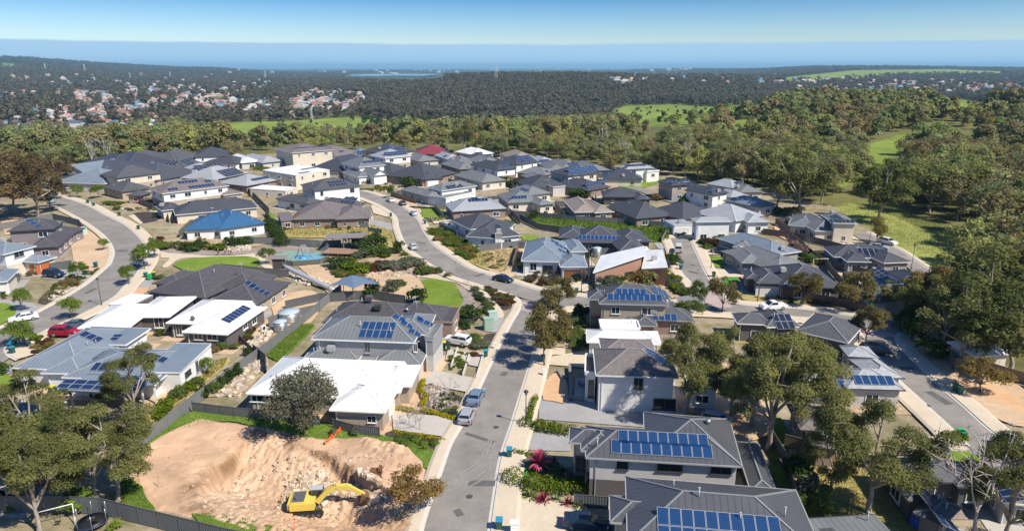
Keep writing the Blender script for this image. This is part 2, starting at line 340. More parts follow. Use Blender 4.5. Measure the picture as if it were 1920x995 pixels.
def build_ground():
    ang = np.concatenate([np.radians(np.arange(-180, -52, 8.0)), np.radians(np.linspace(-46, 46, 700)), np.radians(np.arange(52, 180, 8.0))])
    rad = np.concatenate([[12, 25, 40], np.geomspace(55, 24000, 560), [26000]])
    A, Rr = np.meshgrid(ang, rad); x = Rr*np.sin(A); y = Rr*np.cos(A); z = T(x, y)
    nA, nR = len(ang), len(rad)
    q0, q1 = proj(x, y, z*0); sp_ = SITE_OUT; cx_, cy_ = sum(p[0] for p in sp_)/len(sp_), sum(p[1] for p in sp_)/len(sp_)
    pit_ = inpoly(q0, q1, [(cx_+(a-cx_)*.93, cy_+(b-cy_)*.93) for a, b in sp_]) & (y > 5) & (y < 130); z = np.where(pit_, -4.0, z)
    v = np.stack([x, y, z], -1).reshape(-1, 3); v = np.vstack([v, [[0, 0, 0]]])
    i = np.arange(nR-1)[:, None]*nA; j = np.arange(nA)[None]; j2 = (j+1) % nA
    f = np.stack([i+j, i+j2, i+nA+j2, i+nA+j], -1).reshape(-1, 4)[:, ::-1]
    c = nR*nA; tri = np.stack([np.full(nA, c), (np.arange(nA)+1) % nA, np.arange(nA)], -1)[:, ::-1]
    me = bpy.data.meshes.new('ground')
    me.vertices.add(len(v)); me.vertices.foreach_set('co', v.ravel())
    me.loops.add(f.size+tri.size); me.loops.foreach_set('vertex_index', np.concatenate([f.ravel(), tri.ravel()]))
    me.polygons.add(len(f)+len(tri))
    ls = np.concatenate([np.arange(len(f))*4, len(f)*4+np.arange(len(tri))*3]); me.polygons.foreach_set('loop_start', ls)
    me.update(calc_edges=True); me.validate()
    px, py = proj(v[:, 0], v[:, 1], v[:, 2]); d = np.hypot(v[:, 0], v[:, 1])
    col = np.zeros((len(v), 4)); col[:, 3] = 1
    fm = forest_mask(px, py)
    col[:, :3] = np.where(fm[:, None], (.15, .145, .055), (.34, .27, .17))
    for k, cc in (('water', (.07, .085, .045)), ('open', (.15, .16, .05)), ('hood', (.13, .12, .07)), ('field', (.20, .26, .05)), ('lawn', (.29, .31, .09)), ('tan', (.42, .33, .22))):
        for q in CLEAR[k]: col[inpoly(px, py, q) & (d > 120), :3] = cc
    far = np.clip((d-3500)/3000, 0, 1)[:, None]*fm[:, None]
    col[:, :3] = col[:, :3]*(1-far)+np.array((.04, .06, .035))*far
    a = me.color_attributes.new('cover', 'FLOAT_COLOR', 'POINT'); a.data.foreach_set('color', col.ravel())
    m, n, b = newmat('ground_cover'); b.inputs['Roughness'].default_value = .95; b.inputs['Specular IOR Level'].default_value = .1
    at = N(n, 'ShaderNodeAttribute', attribute_name='cover'); g = N(n, 'ShaderNodeNewGeometry')
    acc = None
    for sc, w in ((.004, .25), (.03, .3), (.3, .25), (3, .2)):
        t = N(n, 'ShaderNodeTexNoise'); t.inputs['Scale'].default_value = sc; t.inputs['Detail'].default_value = 8; n.links.new(g.outputs['Position'], t.inputs['Vector'])
        q = N(n, 'ShaderNodeMath', operation='MULTIPLY_ADD'); q.inputs[1].default_value = w; n.links.new(t.outputs['Fac'], q.inputs[0])
        if acc: n.links.new(acc.outputs[0], q.inputs[2])
        else: q.inputs[2].default_value = 0
        acc = q
    r = N(n, 'ShaderNodeMapRange'); r.inputs['From Min'].default_value = .38; r.inputs['From Max'].default_value = .62; r.inputs['To Min'].default_value = .55; r.inputs['To Max'].default_value = 1.4
    n.links.new(acc.outputs[0], r.inputs['Value'])
    vm = N(n, 'ShaderNodeVectorMath', operation='SCALE'); n.links.new(at.outputs['Color'], vm.inputs[0]); n.links.new(r.outputs[0], vm.inputs['Scale'])
    n.links.new(vm.outputs[0], b.inputs['Base Color'])
    tag(link('ground', me, None, [m]), kind='structure')
build_ground()
mb = MB(); mb.face([(-90000, 14000, -66), (90000, 14000, -66), (90000, 130000, -66), (-90000, 130000, -66)])
SEA = plain('sea_water', (.02,.09,.15), .25); tag(mb.obj('sea', SEA), kind='structure')
mb = MB()
for k in range(24): pass
rp = [P(x, y) for x, y in ((650,142),(690,140.6),(735,140),(780,140.2),(822,141.3),(818,143.4),(790,144.2),(740,143.6),(700,144.2),(660,143.4))]
zz = max(p.z for p in rp)+3
mb.face([(p.x, p.y, zz) for p in rp]); tag(mb.obj('reservoir_water', plain('reservoir', (.16,.24,.30), .2)), kind='structure')

LAY = [0]
def patch(name, pts, mat, z=None, sm=True, kind='structure', n=5, label=None, raw=False):
    """a sheet of surface lying a few millimetres above the one below"""
    LAY[0] += 1
    if z is None: z = .12+.003*(LAY[0] % 55)
    P_ = [Vector(p) for p in pts] if raw else [G(x, y, .15) for x, y in pts]
    if sm:
        q = P_[-2:]+P_+P_[:2]; s = smooth(q, n); P_ = s[2*n:-2*n-1]
    P_ = [Vector((p.x, p.y, z)) for p in P_]
    mb = MB(); a = sum(P_[i].x*P_[(i+1) % len(P_)].y-P_[(i+1) % len(P_)].x*P_[i].y for i in range(len(P_)))
    if a < 0: P_ = P_[::-1]
    mb.face(P_); o = mb.obj(name, mat); tag(o, label=label, kind=kind); return o, P_
def offs(P_, d):
    out = []
    for i, p in enumerate(P_):
        t = (P_[min(i+1, len(P_)-1)]-P_[max(i-1, 0)]); t.z = 0; t.normalize()
        out.append(p+Vector((-t.y, t.x, 0))*d)
    return out
def strip(mb, A_, B_, za, zb, m=0):
    for i in range(len(A_)-1):
        mb.face([(A_[i].x, A_[i].y, za), (A_[i+1].x, A_[i+1].y, za), (B_[i+1].x, B_[i+1].y, zb), (B_[i].x, B_[i].y, zb)], m)
ROADPX = []
def road(name, left, right, z=.30):
    ROADPX.append(list(left)+list(right)[::-1])
    L = smooth([G(*p, .3) for p in left], 8); Q = smooth([G(*p, .3) for p in right], 8)
    def res(P_, n):
        s = [0]
        for a, b in zip(P_, P_[1:]): s.append(s[-1]+(b-a).length)
        t = np.linspace(0, s[-1], n); return [Vector((np.interp(k, s, [p.x for p in P_]), np.interp(k, s, [p.y for p in P_]), 0)) for k in t]
    n = 60; L, Q = res(L, n), res(Q, n); mb = MB(); strip(mb, Q, L, z, z)
    o = mb.obj(name, ASPHALT); tag(o, kind='structure')
def kerb(pts, side, fw, vw=0, mat=PAVE):
    """kerb and channel with a raised footpath behind it; side +1 = left of travel"""
    c = smooth([G(*p, .32) for p in pts], 8)
    g = offs(c, -side*.35); e = offs(c, side*.02); k = offs(c, side*.16); f = offs(c, side*(.16+fw))
    mb = MB(); zr, zt = .304, .43
    strip(mb, g, e, zr+.002, zr+.03); strip(mb, e, offs(c, side*.03), zr+.03, zt); strip(mb, offs(c, side*.03), k, zt, zt+.004); strip(mb, k, k, zt, zt-.2)
    if side < 0:
        for i, fc in enumerate(mb.f): mb.f[i] = fc[::-1]
    o = mb.obj('kerb', plain('kerb_concrete', (.56,.52,.45), .85, var=.08, scale=2)); tag(o, kind='structure')
    if fw:
        mb = MB(); strip(mb, k, f, zt+.004, zt+.004); strip(mb, f, offs(c, side*(.6+fw)), zt+.004, .28)
        if side < 0:
            for i, fc in enumerate(mb.f): mb.f[i] = fc[::-1]
        tag(mb.obj('footpath', mat), kind='structure')
# ------------------------------------------------------------------ houses
def uquad(mats, name):
    mb = MB(); mb.box((0, 0, 0), (1, 1, 1)); return mb.mesh(name, mats)
def _panel():
    mb = MB(); mb.box((0, 0, 0), (1.0, 1.68, .035), 0)
    for i in range(6):
        for j in range(10):
            x = -.47+.157*i+.0785; y = -.81+.162*j+.081
            z = .0185; a, b = .0755, .078
            mb.face([(x-a, y-b, z), (x+a, y-b, z), (x+a, y+b, z), (x-a, y+b, z)], 1)
    return mb
CELL = {'n': plain('solar_cell_blue', (.009,.026,.085), .18, spec=.4), 'b': plain('solar_cell_bright_blue', (.010,.045,.135), .16, spec=.4), 'k': plain('solar_cell_black', (.012,.016,.03), .18, spec=.8)}
ALU = plain('aluminium_frame', (.55,.57,.6), .35, .3)
GRIDL = plain('cell_backing', (.10,.14,.20), .4)
PANEL = {}
for k_, c_ in CELL.items():
    mb = MB(); mb.box((0, 0, 0), (1.0, 1.68, .035), 0)
    mb.face([(-.47, -.81, .0182), (.47, -.81, .0182), (.47, .81, .0182), (-.47, .81, .0182)], 2)
    for i in range(6):
        for j in range(10):
            x = -.47+.157*i+.0785; y = -.81+.162*j+.081; z = .0196; a, b = .0745, .077
            mb.face([(x-a, y-b, z), (x+a, y-b, z), (x+a, y+b, z), (x-a, y+b, z)], 1)
    PANEL[k_] = mb.mesh('solar_panel', [ALU, c_, GRIDL])
WIN = {}
for k_, fm_ in FR.items():
    a = MB()
    for s_ in (-1, 1): a.box((s_*.47, 0, 0), (.06, .1, 1)); a.box((0, 0, s_*.465), (1, .1, .07))
    a.box((0, 0, 0), (.04, .08, 1)); a.box((0, .04, -.53), (1.1, .2, .05))
    g = MB(); g.box((0, -.01, 0), (.94, .04, .94))
    WIN[k_] = (a.mesh('window_frame', [fm_]), g.mesh('window', [GLASS]))
GARM = {}
def garmesh(c):
    if c not in GARM:
        m = plain('garage_door_'+c, dict(white=(.70,.69,.66), brown=(.20,.085,.035), orange=(.48,.13,.04), grey=(.32,.32,.33), dark=(.07,.07,.08), red=(.16,.02,.03), cream=(.55,.5,.4))[c], .5)
        mb = MB()
        for i in range(5): mb.box((0, 0, -.4+.2*i), (1, .06, .19))
        mb.box((0, -.03, 0), (1, .03, 1)); GARM[c] = mb.mesh('garage_door', [m])
    return GARM[c]
def _unit(c, name, depth):
    mb = MB(); mb.box((0, 0, 0), (1, depth, 1)); return mb
class House:
    all = []
    def __init__(s, label, roof, wall, wings, kind='tile', cap=None, fascia='d', solar=(), win=True, wf='w', gar=(), door=(), vent=(), ac=(), pipe=(), cat='house', name='house', pitch=23, winx=(), group=None, sat=()):
        s.rnd = random.Random(len(House.all)*7+3); House.all.append(s)
        s.roofs = []; s.walls = []; s.foot = []
        walls = wall if isinstance(wall, (tuple, list)) else (wall, wall)
        rm = roofmat(roof, kind)
        rects = []
        for k, w in enumerate(wings):
            kd = w[0]
            if kd == 'q':
                rects.append((kd, w)); continue
            _, A, B, C, he = w[:5]; o = w[5] if len(w) > 5 else {}
            he = he+.013*k
            A, B, C = G(*A, he), G(*B, he), G(*C, he)
            e = (B-A); L = e.length; e.normalize(); n = Vector((-e.y, e.x, 0))
            D = (C-A).dot(n)
            if 'D' in o: D = math.copysign(o['D'], D)
            if D < 0: A, e, n, D = B, -e, -n, -D
            u_ = (C-A).dot(e)
            if A.length > 255 and kd == 'h' and u_ < -2: A = A+e*u_*.55; L -= u_*.55
            if A.length > 255 and kd == 'h' and u_ > L+2: L += (u_-L)*.55
            rects.append((kd, A, e, n, L, D, he, o, k))
        if rects[0][0] == 'q': c0 = sum((G(p[0], p[1], p[2]) for p in rects[0][1][1]), Vector())/4
        else: c0 = rects[0][1]+rects[0][2]*rects[0][4]/2+rects[0][3]*rects[0][5]/2
        s.o = Vector((c0.x, c0.y, 0))
        s.root = empty(name, s.o, label, cat, group)
        rf, wu, wl, gt, cp_ = MB(), MB(), MB(), MB(), MB()
        for r in rects:
            if r[0] == 'q': s.quad(rf, wl, wu, gt, r[1], walls); continue
            kd, A, e, n, L, D, he, o, k = r
            p = math.tan(R(o.get('pitch', pitch)))
            Q = lambda u, v, z: A+e*u+n*v+Vector((0, 0, z-he))
            th = .14
            def wallrect(ins, z0, z1, mbx, wid):
                co = [Q(ins, ins, 0), Q(L-ins, ins, 0), Q(L-ins, D-ins, 0), Q(ins, D-ins, 0)]
                for i in range(4):
                    a, b = co[i], co[(i+1) % 4]; a0 = Vector((a.x-s.o.x, a.y-s.o.y, z0)); b0 = Vector((b.x-s.o.x, b.y-s.o.y, z0))
                    ln = (b-a).length
                    mbx.face([a0, b0, b0+Vector((0, 0, z1-z0)), a0+Vector((0, 0, z1-z0))], 0, [(0, z0), (ln, z0), (ln, z1), (0, z1)])
                    s.walls.append((Vector((a.x, a.y, z0)), Vector((b.x, b.y, z0)), z0, z1, wid))
            ins = o.get('ins', .5)+.011*k
            if kd == 'f': ins = o.get('ins', .04)+.011*k
            s.foot.append((A, e, n, L, D, ins, he))
            if not o.get('open'):
                if he > 4.2: wallrect(ins, -.3, 2.75, wl, k); wallrect(ins, 2.75, he+(.02 if kd != 'f' else -.02), wu, k)
                else: wallrect(ins, -.3, he+(.02 if kd != 'f' else -.02), wl, k)
            else:
                for u, v in ((.25, .25), (L-.25, .25), (L-.25, D-.25), (.25, D-.25)):
                    q = Q(u, v, 0)-s.o; gt.bar((q.x, q.y, 0), (q.x, q.y, he), .22)
            def rface(pts, mbx=rf):
                mbx.face([q-s.o for q in pts]); s.roofs.append([Vector(q) for q in pts])
            z = he; c = [Q(0, 0, z), Q(L, 0, z), Q(L, D, z), Q(0, D, z)]
            ridge = []
            if kd in ('h',):
                h = min(L, D)/2; zr = z+h*p
                if L >= D: r0, r1 = Q(h, D/2, zr), Q(L-h, D/2, zr)
                else: r0, r1 = Q(L/2, h, zr), Q(L/2, D-h, zr)
                if L >= D:
                    fs = [[c[0], c[1], r1, r0], [c[2], c[3], r0, r1]]; tr = [[c[1], c[2], r1], [c[3], c[0], r0]]
                else:
                    fs = [[c[1], c[2], r1, r0], [c[3], c[0], r0, r1]]; tr = [[c[0], c[1], r0], [c[2], c[3], r1]]
                if (r1-r0).length < .2: fs = [f[:2]+[r0] for f in fs]
                for f in fs+tr: rface(f)
                if L >= D: hips = [(c[0], r0), (c[3], r0), (c[1], r1), (c[2], r1)]
                else: hips = [(c[0], r0), (c[1], r0), (c[2], r1), (c[3], r1)]
                ridge = hips+[(r0, r1)]
            elif kd == 'g':     # gable: ridge along o['ax'] ('L' or 'D')
                ax = o.get('ax', 'L' if L >= D else 'D')
                if ax == 'L':
                    zr = z+D/2*p; r0, r1 = Q(0, D/2, zr), Q(L, D/2, zr); rface([c[0], c[1], r1, r0]); rface([c[2], c[3], r0, r1]); tri = [(c[3], c[0], r0), (c[1], c[2], r1)]
                else:
                    zr = z+L/2*p; r0, r1 = Q(L/2, 0, zr), Q(L/2, D, zr); rface([c[1], c[2], r1, r0]); rface([c[3], c[0], r0, r1]); tri = [(c[0], c[1], r0), (c[2], c[3], r1)]
                for t in tri:
                    cen = (t[0]+t[1]+t[2])/3; mid = (c[0]+c[2])/2; d = Vector((cen.x-mid.x, cen.y-mid.y, 0)).normalized()*-.3
                    wu.face([q+d-s.o for q in t])
                ridge = [(r0, r1)]+[(t[0], t[2]) for t in tri]+[(t[1], t[2]) for t in tri]
            elif kd == 'f':
                rs = o.get('rise', .25); par = o.get('par', 0)
                rface([c[0], c[1], c[2]+Vector((0, 0, rs)), c[3]+Vector((0, 0, rs))])
                if par:
                    for i in range(4): a, b = c[i]-s.o, c[(i+1) % 4]-s.o; wu.bar(a+Vector((0, 0, par/2)), b+Vector((0, 0, par/2)), .22, par)
                for i in (1, 3):
                    a, b = (c[1], c[2]) if i == 1 else (c[3], c[0]); zz_ = Vector((0, 0, rs))
                    t_ = [a, b, b+zz_] if i == 1 else [a+zz_, a, b]
                    wu.face([q-s.o for q in t_])
                wu.face([c[2]-s.o, c[3]-s.o, c[3]+Vector((0, 0, rs))-s.o, c[2]+Vector((0, 0, rs))-s.o])
            dz = Vector((0, 0, .16))
            rf.face([q-s.o-dz for q in c[::-1]])
            gm = gt
            for i in range(4):
                a, b = c[i]-s.o, c[(i+1) % 4]-s.o
                up = Vector((0, 0, o.get('rise', .25) if kd == 'f' and i == 2 else 0))
                if kd == 'f' and i in (1, 3): continue
                if kd == 'g' and ((ax == 'L' and i in (1, 3)) or (ax == 'D' and i in (0, 2))): continue
                gm.bar(a-dz*.45+up, b-dz*.45+up, .13, .17)
            for a, b in ridge: cp_.bar(a-s.o+Vector((0, 0, .03)), b-s.o+Vector((0, 0, .03)), .17, .08)
        rp_ = rf.obj('roof', rm, s.root)
        if cp_.f: cp_.obj('ridge_cap', plain('cap_%s_%s' % (roof, cap or roof), [min(.8, .6*x+.4*y*1.2+.02) for x, y in zip(ROOFC[roof], ROOFC[cap or roof])], .6), rp_)
        if gt.f: gt.obj('gutter', FR.get(fascia, FR['d']), rp_)
        if wl.f: wl.obj('wall', wallmat(walls[0]), s.root)
        if wu.f: wu.obj('wall', wallmat(walls[1]), s.root)
        if win: s.autowin(wf)
        for q in winx: s.window(*q)
        for q in gar: s.opening('garage_door', q[0], q[1], q[2] if len(q) > 2 else 'white', q[3] if len(q) > 3 else 4.8, 2.3)
        for q in door: s.opening('door', q[0], q[1], q[2] if len(q) > 2 else 'brown', .95, 2.15)
        for q in solar: s.solar(*q)
        for q in vent: s.vent(*q)
        for q in pipe: s.pipe(*q)
        for q in ac: s.acbox(*q)
        for q in sat: s.dish(*q)
        if cat == 'house' and s.roofs:      # plumbing vents and the odd ventilator or cooler that every roof carries
            for _ in range(s.rnd.choice([1, 2, 2, 3])):
                f = s.rnd.choice(s.roofs); w_ = [s.rnd.random() for _ in f]; t_ = sum(w_); c_ = sum((p*(w/t_) for p, w in zip(f, w_)), Vector())
                q = c_-s.o; mb = MB(); mb.tube([q-Vector((0, 0, .1)), q+Vector((0, 0, .6))], [.05, .05], 5); mb.lathe(q+Vector((0, 0, .6)), [(.09, 0), (.09, .1)], 6); mb.obj('vent_pipe', plain('pipe_paint', (.5,.5,.5), .5), s.root)
            if s.rnd.random() < .4 and s.o.length > 125:
                f = s.rnd.choice(s.roofs); c_ = sum(f, Vector())/len(f); c_ = c_*.8+f[0]*.1+f[1]*.1; q = c_-s.o; mb = MB(); mb.box(q+Vector((0, 0, .45)), (1.1, 1.1, .8)); mb.box(q+Vector((0, 0, .9)), (1.0, 1.0, .08)); mb.obj('evaporative_cooler', plain(s.rnd.choice(['cooler_a', 'cooler_b']), s.rnd.choice([(.3,.31,.33), (.42,.4,.37)]), .5), s.root)
            if s.rnd.random() < .5:
                f = s.rnd.choice(s.roofs); q = (f[-1]*.5+sum(f, Vector())/len(f)*.5)-s.o; mb = MB(); mb.tube([q, q+Vector((0, 0, 2.2))], [.025, .02], 4)
                for i_ in range(5): mb.bar(q+Vector((-.5, -.35+.15*i_, 2.1)), q+Vector((.5, -.35+.15*i_, 2.1)), .025)
                mb.bar(q+Vector((0, -.5, 2.1)), q+Vector((0, .5, 2.1)), .03); mb.obj('antenna', ALU, s.root)
            for (a, b, z0, z1, wid) in (s.walls[::2] if s.o.length < 190 else []):
                n_ = Vector(((b-a).normalized().y, -(b-a).normalized().x, 0)); q = a+(b-a)*.04+n_*.07-s.o; dp = MB(); dp.bar((q.x, q.y, max(z0, 0)), (q.x, q.y, z1-.1), .08); dp.obj('downpipe', FR[fascia if fascia in FR else 'd'], s.root)
    def quad(s, rf, wl, wu, gt, w, walls):
        pts = [G(*p) for p in w[1]]; o = w[2] if len(w) > 2 else {}
        a = sum(pts[i].x*pts[(i+1) % 4].y-pts[(i+1) % 4].x*pts[i].y for i in range(4))
        if a < 0: pts = pts[::-1]
        rf.face([p-s.o for p in pts]); rf.face([p-s.o-Vector((0, 0, .18)) for p in pts[::-1]]); s.roofs.append(pts)
        cen = sum(pts, Vector())/4
        for i in range(4):
            a, b = pts[i]-s.o, pts[(i+1) % 4]-s.o; gt.bar(a-Vector((0, 0, .09)), b-Vector((0, 0, .09)), .1, .2)
        if o.get('open'):
            for p in pts: q = p+(cen-p)*.06-s.o; gt.bar((q.x, q.y, 0), (q.x, q.y, q.z-.1), .2)
            return
        ins = [p+(Vector((cen.x-p.x, cen.y-p.y, 0)).normalized()*o.get('ins', .8)) for p in pts]
        for i in range(4):
            a, b = ins[i], ins[(i+1) % 4]; ln = (b-a).length
            f = [Vector((a.x, a.y, -.3)), Vector((b.x, b.y, -.3)), Vector((b.x, b.y, b.z-.15)), Vector((a.x, a.y, a.z-.15))]
            wl.face([q-s.o for q in f], 0, [(0, 0), (ln, 0), (ln, b.z), (0, a.z)]); s.walls.append((f[0], f[1], -.3, min(a.z, b.z)-.2, 0))
        s.foot.append(None)
    def inside(s, p, skip):
        for k, f in enumerate(s.foot):
            if k == skip or f is None: continue
            A, e, n, L, D, ins, he = f; q = p-A; u, v = q.dot(e), q.dot(n)
            if ins < u < L-ins and ins < v < D-ins and p.z < he: return True
        return False
    def place(s, me, name, p, xd, nd, size, parent=None):
        xd = xd.normalized(); nd = nd.normalized(); zd = Vector((0, 0, 1))
        o = link(name, me, parent or s.root)
        if xd.cross(nd).z < 0: xd = -xd
        M = Matrix((xd*size[0], nd*size[1], zd*size[2])).transposed().to_4x4(); M.translation = p-s.o
        o.matrix_local = M; return o
    def mkwin(s, p, e, n, w, h, wf):
        fr, gl = WIN[wf]
        g = s.place(gl, 'window', p+n*.04, e, n, (w, 1, h))
        f = link('window_frame', fr, g); f.matrix_local = Matrix.Identity(4)
    def autowin(s, wf):
        for (a, b, z0, z1, wid) in s.walls:
            e = (b-a); L = e.length; e.normalize(); n = Vector((e.y, -e.x, 0))
            mid = (a+b)/2; tocam = Vector((-mid.x, -mid.y, 0)).normalized()
            if L < 2.6 or n.dot(tocam) < -.15: continue
            dist = math.hypot(mid.x, mid.y); step = 4.2 if dist < 260 else 5.5
            k = max(1, int(L/step)); zc = (max(z0, 0)+1.5) if z1 < 3.5 else z1-1.35
            if z0 < 0: zc = 1.45
            for i in range(k):
                w, h = s.rnd.choice([(1.8, 1.2), (1.5, 1.3), (.9, 1.3), (2.1, 1.4)])
                if L/k < w+.5: w = max(.6, L/k-.7)
                p = a+e*(L*(i+.5)/k+s.rnd.uniform(-.3, .3)); p.z = zc
                if s.inside(p, wid) or s.rnd.random() < .12: continue
                s.mkwin(p, e, n, w, h, wf)
    def hit_wall(s, px, py):
        o = Vector((0, 0, CAMH)); d = ray(px, py); best = None
        for (a, b, z0, z1, wid) in s.walls:
            e = (b-a); L = e.length; e = e.normalized(); n = Vector((e.y, -e.x, 0)); dn = d.dot(n)
            if dn > -1e-4: continue
            t = (a-o).dot(n)/dn; p = o+d*t; u = (p-a).dot(e)
            if -.6 < u < L+.6 and z0-1.2 < p.z < z1+1.2 and (best is None or t < best[0]): best = (t, p, e, n, a, L)
        return best
    def window(s, px, py, w, h, wf='w'):
        b = s.hit_wall(px, py)
        if b: s.mkwin(b[1], b[2], b[3], w, h, wf)
    def opening(s, name, px, py, c, w, h):
        b = s.hit_wall(px, py)
        if b:
            p = b[1].copy(); p.z = h/2; s.place(garmesh(c), name, p+b[3]*.05, b[2], b[3], (min(w, b[5]-.2), 1, h))
    def hit_roof(s, px, py):
        o = Vector((0, 0, CAMH)); d = ray(px, py); best = None
        for f in s.roofs:
            n = (f[1]-f[0]).cross(f[2]-f[0]).normalized()
            if n.z < 0: n = -n
            dn = d.dot(n)
            if dn > -1e-3: continue
            t = (f[0]-o).dot(n)/dn; p = o+d*t
            if inpoly(p.x, p.y, [(q.x, q.y) for q in f]) and (best is None or t < best[0]):
                e = (f[1]-f[0]).normalized(); best = (t, p, n, e)
        return best
    def frame(s, px, py):
        b = s.hit_roof(px, py)
        if not b: print('SOLAR MISS', s.root['label'], px, py); return None
        t, p, n, e = b; h = Vector((0, 0, 1)).cross(n)
        h = h.normalized() if h.length > .02 else e
        if h.x < 0: h = -h
        v = n.cross(h)
        return p, h, v, n
    def solar(s, px, py, rows, cols, ori='p', c='n', sc=1.0, skip=()):
        fr = s.frame(px, py)
        if not fr: return
        p, h, v, n = fr; W_, H_ = (1.05*sc, 1.74*sc) if ori == 'p' else (1.74*sc, 1.05*sc)
        for r in range(rows):
            for q in range(cols):
                if (r, q) in skip: continue
                c_ = p+h*((q-(cols-1)/2)*W_)+v*(((rows-1)/2-r)*H_)+n*.12
                o = link('solar_panel', PANEL[c], s.root)
                a, b = (h, v) if ori == 'p' else (v, -h)
                M = Matrix((a*sc, b*sc, n)).transposed().to_4x4(); M.translation = c_-s.o; o.matrix_local = M
    def pipe(s, px, py, h=.9):
        fr = s.frame(px, py)
        if fr: q = fr[0]-s.o; mb = MB(); mb.tube([q-Vector((0, 0, .1)), q+Vector((0, 0, h))], [.06, .06], 6); mb.lathe(q+Vector((0, 0, h)), [(.1, 0), (.1, .1)], 6); mb.obj('vent_pipe', plain('pipe_paint', (.5,.5,.5), .5), s.root)
    def vent(s, px, py):
        fr = s.frame(px, py)
        if fr: q = fr[0]-s.o; mb = MB(); mb.lathe(q, [(.16, -.1), (.16, .25), (.3, .32), (.33, .5), (.2, .65), (0.02, .68)], 12); mb.obj('roof_ventilator', STEEL, s.root)
    def acbox(s, px, py, c=(.32,.32,.33)):
        fr = s.frame(px, py)
        if fr:
            q = fr[0]-s.o; mb = MB(); mb.box(q+Vector((0, 0, .75)), (1.15, 1.15, .75)); mb.box(q+Vector((0, 0, 1.16)), (1.0, 1.0, .08)); mb.box(q+Vector((0, 0, .2)), (.7, .7, .6))
            for i in range(5): mb.box(q+Vector((0, 0, .5+.12*i)), (1.19, 1.19, .03))
            mb.obj('evaporative_cooler', plain('cooler_%d' % int(c[0]*100), c, .5), s.root)
    def dish(s, px, py):
        fr = s.frame(px, py)
        if fr:
            q = fr[0]-s.o; mb = MB(); mb.tube([q, q+Vector((0, 0, .5))], [.03, .03], 5)
            mb.ellip(q+Vector((0, 0, .6)), (.42, .12, .42), 12, 6); mb.obj('satellite_dish', plain('dish_grey', (.12,.12,.13), .5), s.root)
# ------------------------------------------------------------------ the estate, house by house (eave corners found on the picture, then stood on the ground)
H = House
# nearest row, right of the street
H('charcoal two storey house with double row of bright blue panels and dark brick base', 'char', ('dbrick','pale'),
  [('h',(1098,857),(1392,874),(1206,803),5.6,{'pitch':24}), ('h',(1392,874),(1368,785),(1207,781),5.6,{'pitch':24}), ('h',(1067,829),(1142,833),(1067,800),5.6), ('h',(1089,844),(1165,848),(1089,801),5.6),
   ('h',(1457,924),(1421,830),(1380,834),2.9)], 'metal', 'lgrey', 'g', win=False,
  solar=[(1243,823,1,9,'p','b'),(1240,842,1,10,'p','b')], winx=[(1167,868,1.2,1.5,'d'),(1256,873,2.6,1.3,'d'),(1352,878,2.1,1.3,'d'),(1090,870,1.4,2.2,'d')], vent=[(1327,795)], gar=[(1083,880,'dark',2.4)], pipe=[(1120,836)])
H('dark ribbed metal roofed two storey house cut by the bottom edge', 'char', ('dark','pale'),
  [('h',(1492,918),(1550,1052),(1173,901),5.6,{'pitch':24}), ('h',(1144,978),(1250,986),(1144,928),5.2,{'pitch':24}), ('f',(1518,978),(1540,972),(1526,1010),3.0,{'rise':0})], 'metal', 'lgrey', 'g',
  solar=[(1348,994,2,10,'p','b')], pipe=[(1310,931),(1471,968)], win=True, wf='d')
H('flat grey and brown patio roof at the bottom edge beside the dry lawn', 'grey', 'pale', [('f',(1542,1012),(1678,1003),(1540,970),3.0,{'open':1,'rise':.05})], 'metal', win=False, cat='patio roof', name='patio_roof', pipe=[(1626,975)])
H('single storey house with big dazzling white roof beside the building site', 'white', ('sandbrick','pale'),
  [('h',(461,737),(726,750),(529,668),2.9,{'pitch':24}), ('h',(617,768),(722,773),(757,722),2.9,{'pitch':24}), ('h',(700,722),(771,724),(784,684),2.9,{'pitch':20}), ('h',(728,735),(751,735),(765,714),2.9)], 'metal', 'white', 'w',
  gar=[(737,765,'white',4.6)], winx=[(498,747,4.2,1.0,'w'),(560,750,1.6,1.0,'w'),(697,785,1.2,1.0,'w')], win=False)
H('grey metal roofed two storey house with ten blue panels in two rows', 'grey', ('pale','grey'),
  [('h',(583,635),(776,642),(803,600),5.6,{'pitch':24}), ('h',(735,626),(801,627),(828,590),5.6,{'pitch':24}), ('h',(700,682),(789,685),(806,655),2.9,{'pitch':24}), ('h',(568,672),(672,675),(600,652),2.9,{'pitch':20}),
   ('f',(797,636),(812,637),(826,612),5.3,{'par':.5,'rise':0})], 'metal', 'lgrey', 'w', win=False, wf='w',
  solar=[(708,619,2,5,'p','b'),(748,597,2,1,'l','b'),(763,609,2,1,'l','b'),(777,624,2,1,'l','b'),(786,598,1,1,'l','b'),(800,606,3,1,'l','b')], winx=[(689,650,.9,1.9,'g'),(779,651,.6,1.4,'w'),(786,647,.6,1.4,'w')], gar=[(795,695,'brown',3.2)], pipe=[(733,625),(676,613)], ac=[(622,660)])
H('charcoal tiled single storey house with skillion carport beside the oval lawn', 'charb', 'brick',
  [('h',(643,567),(792,573),(590,603),2.9,{'pitch':24}), ('h',(720,600),(833,607),(790,572),2.9,{'pitch':24}), ('f',(790,604),(848,606),(858,578),3.1,{'rise':.1,'par':.3}), ('h',(628,604),(720,604),(645,575),2.9)], 'tile', 'grey', 'd',
  vent=[(763,584)], ac=[(692,566,(.1,.1,.11)),(709,582,(.06,.06,.06))], pipe=[(679,568)])
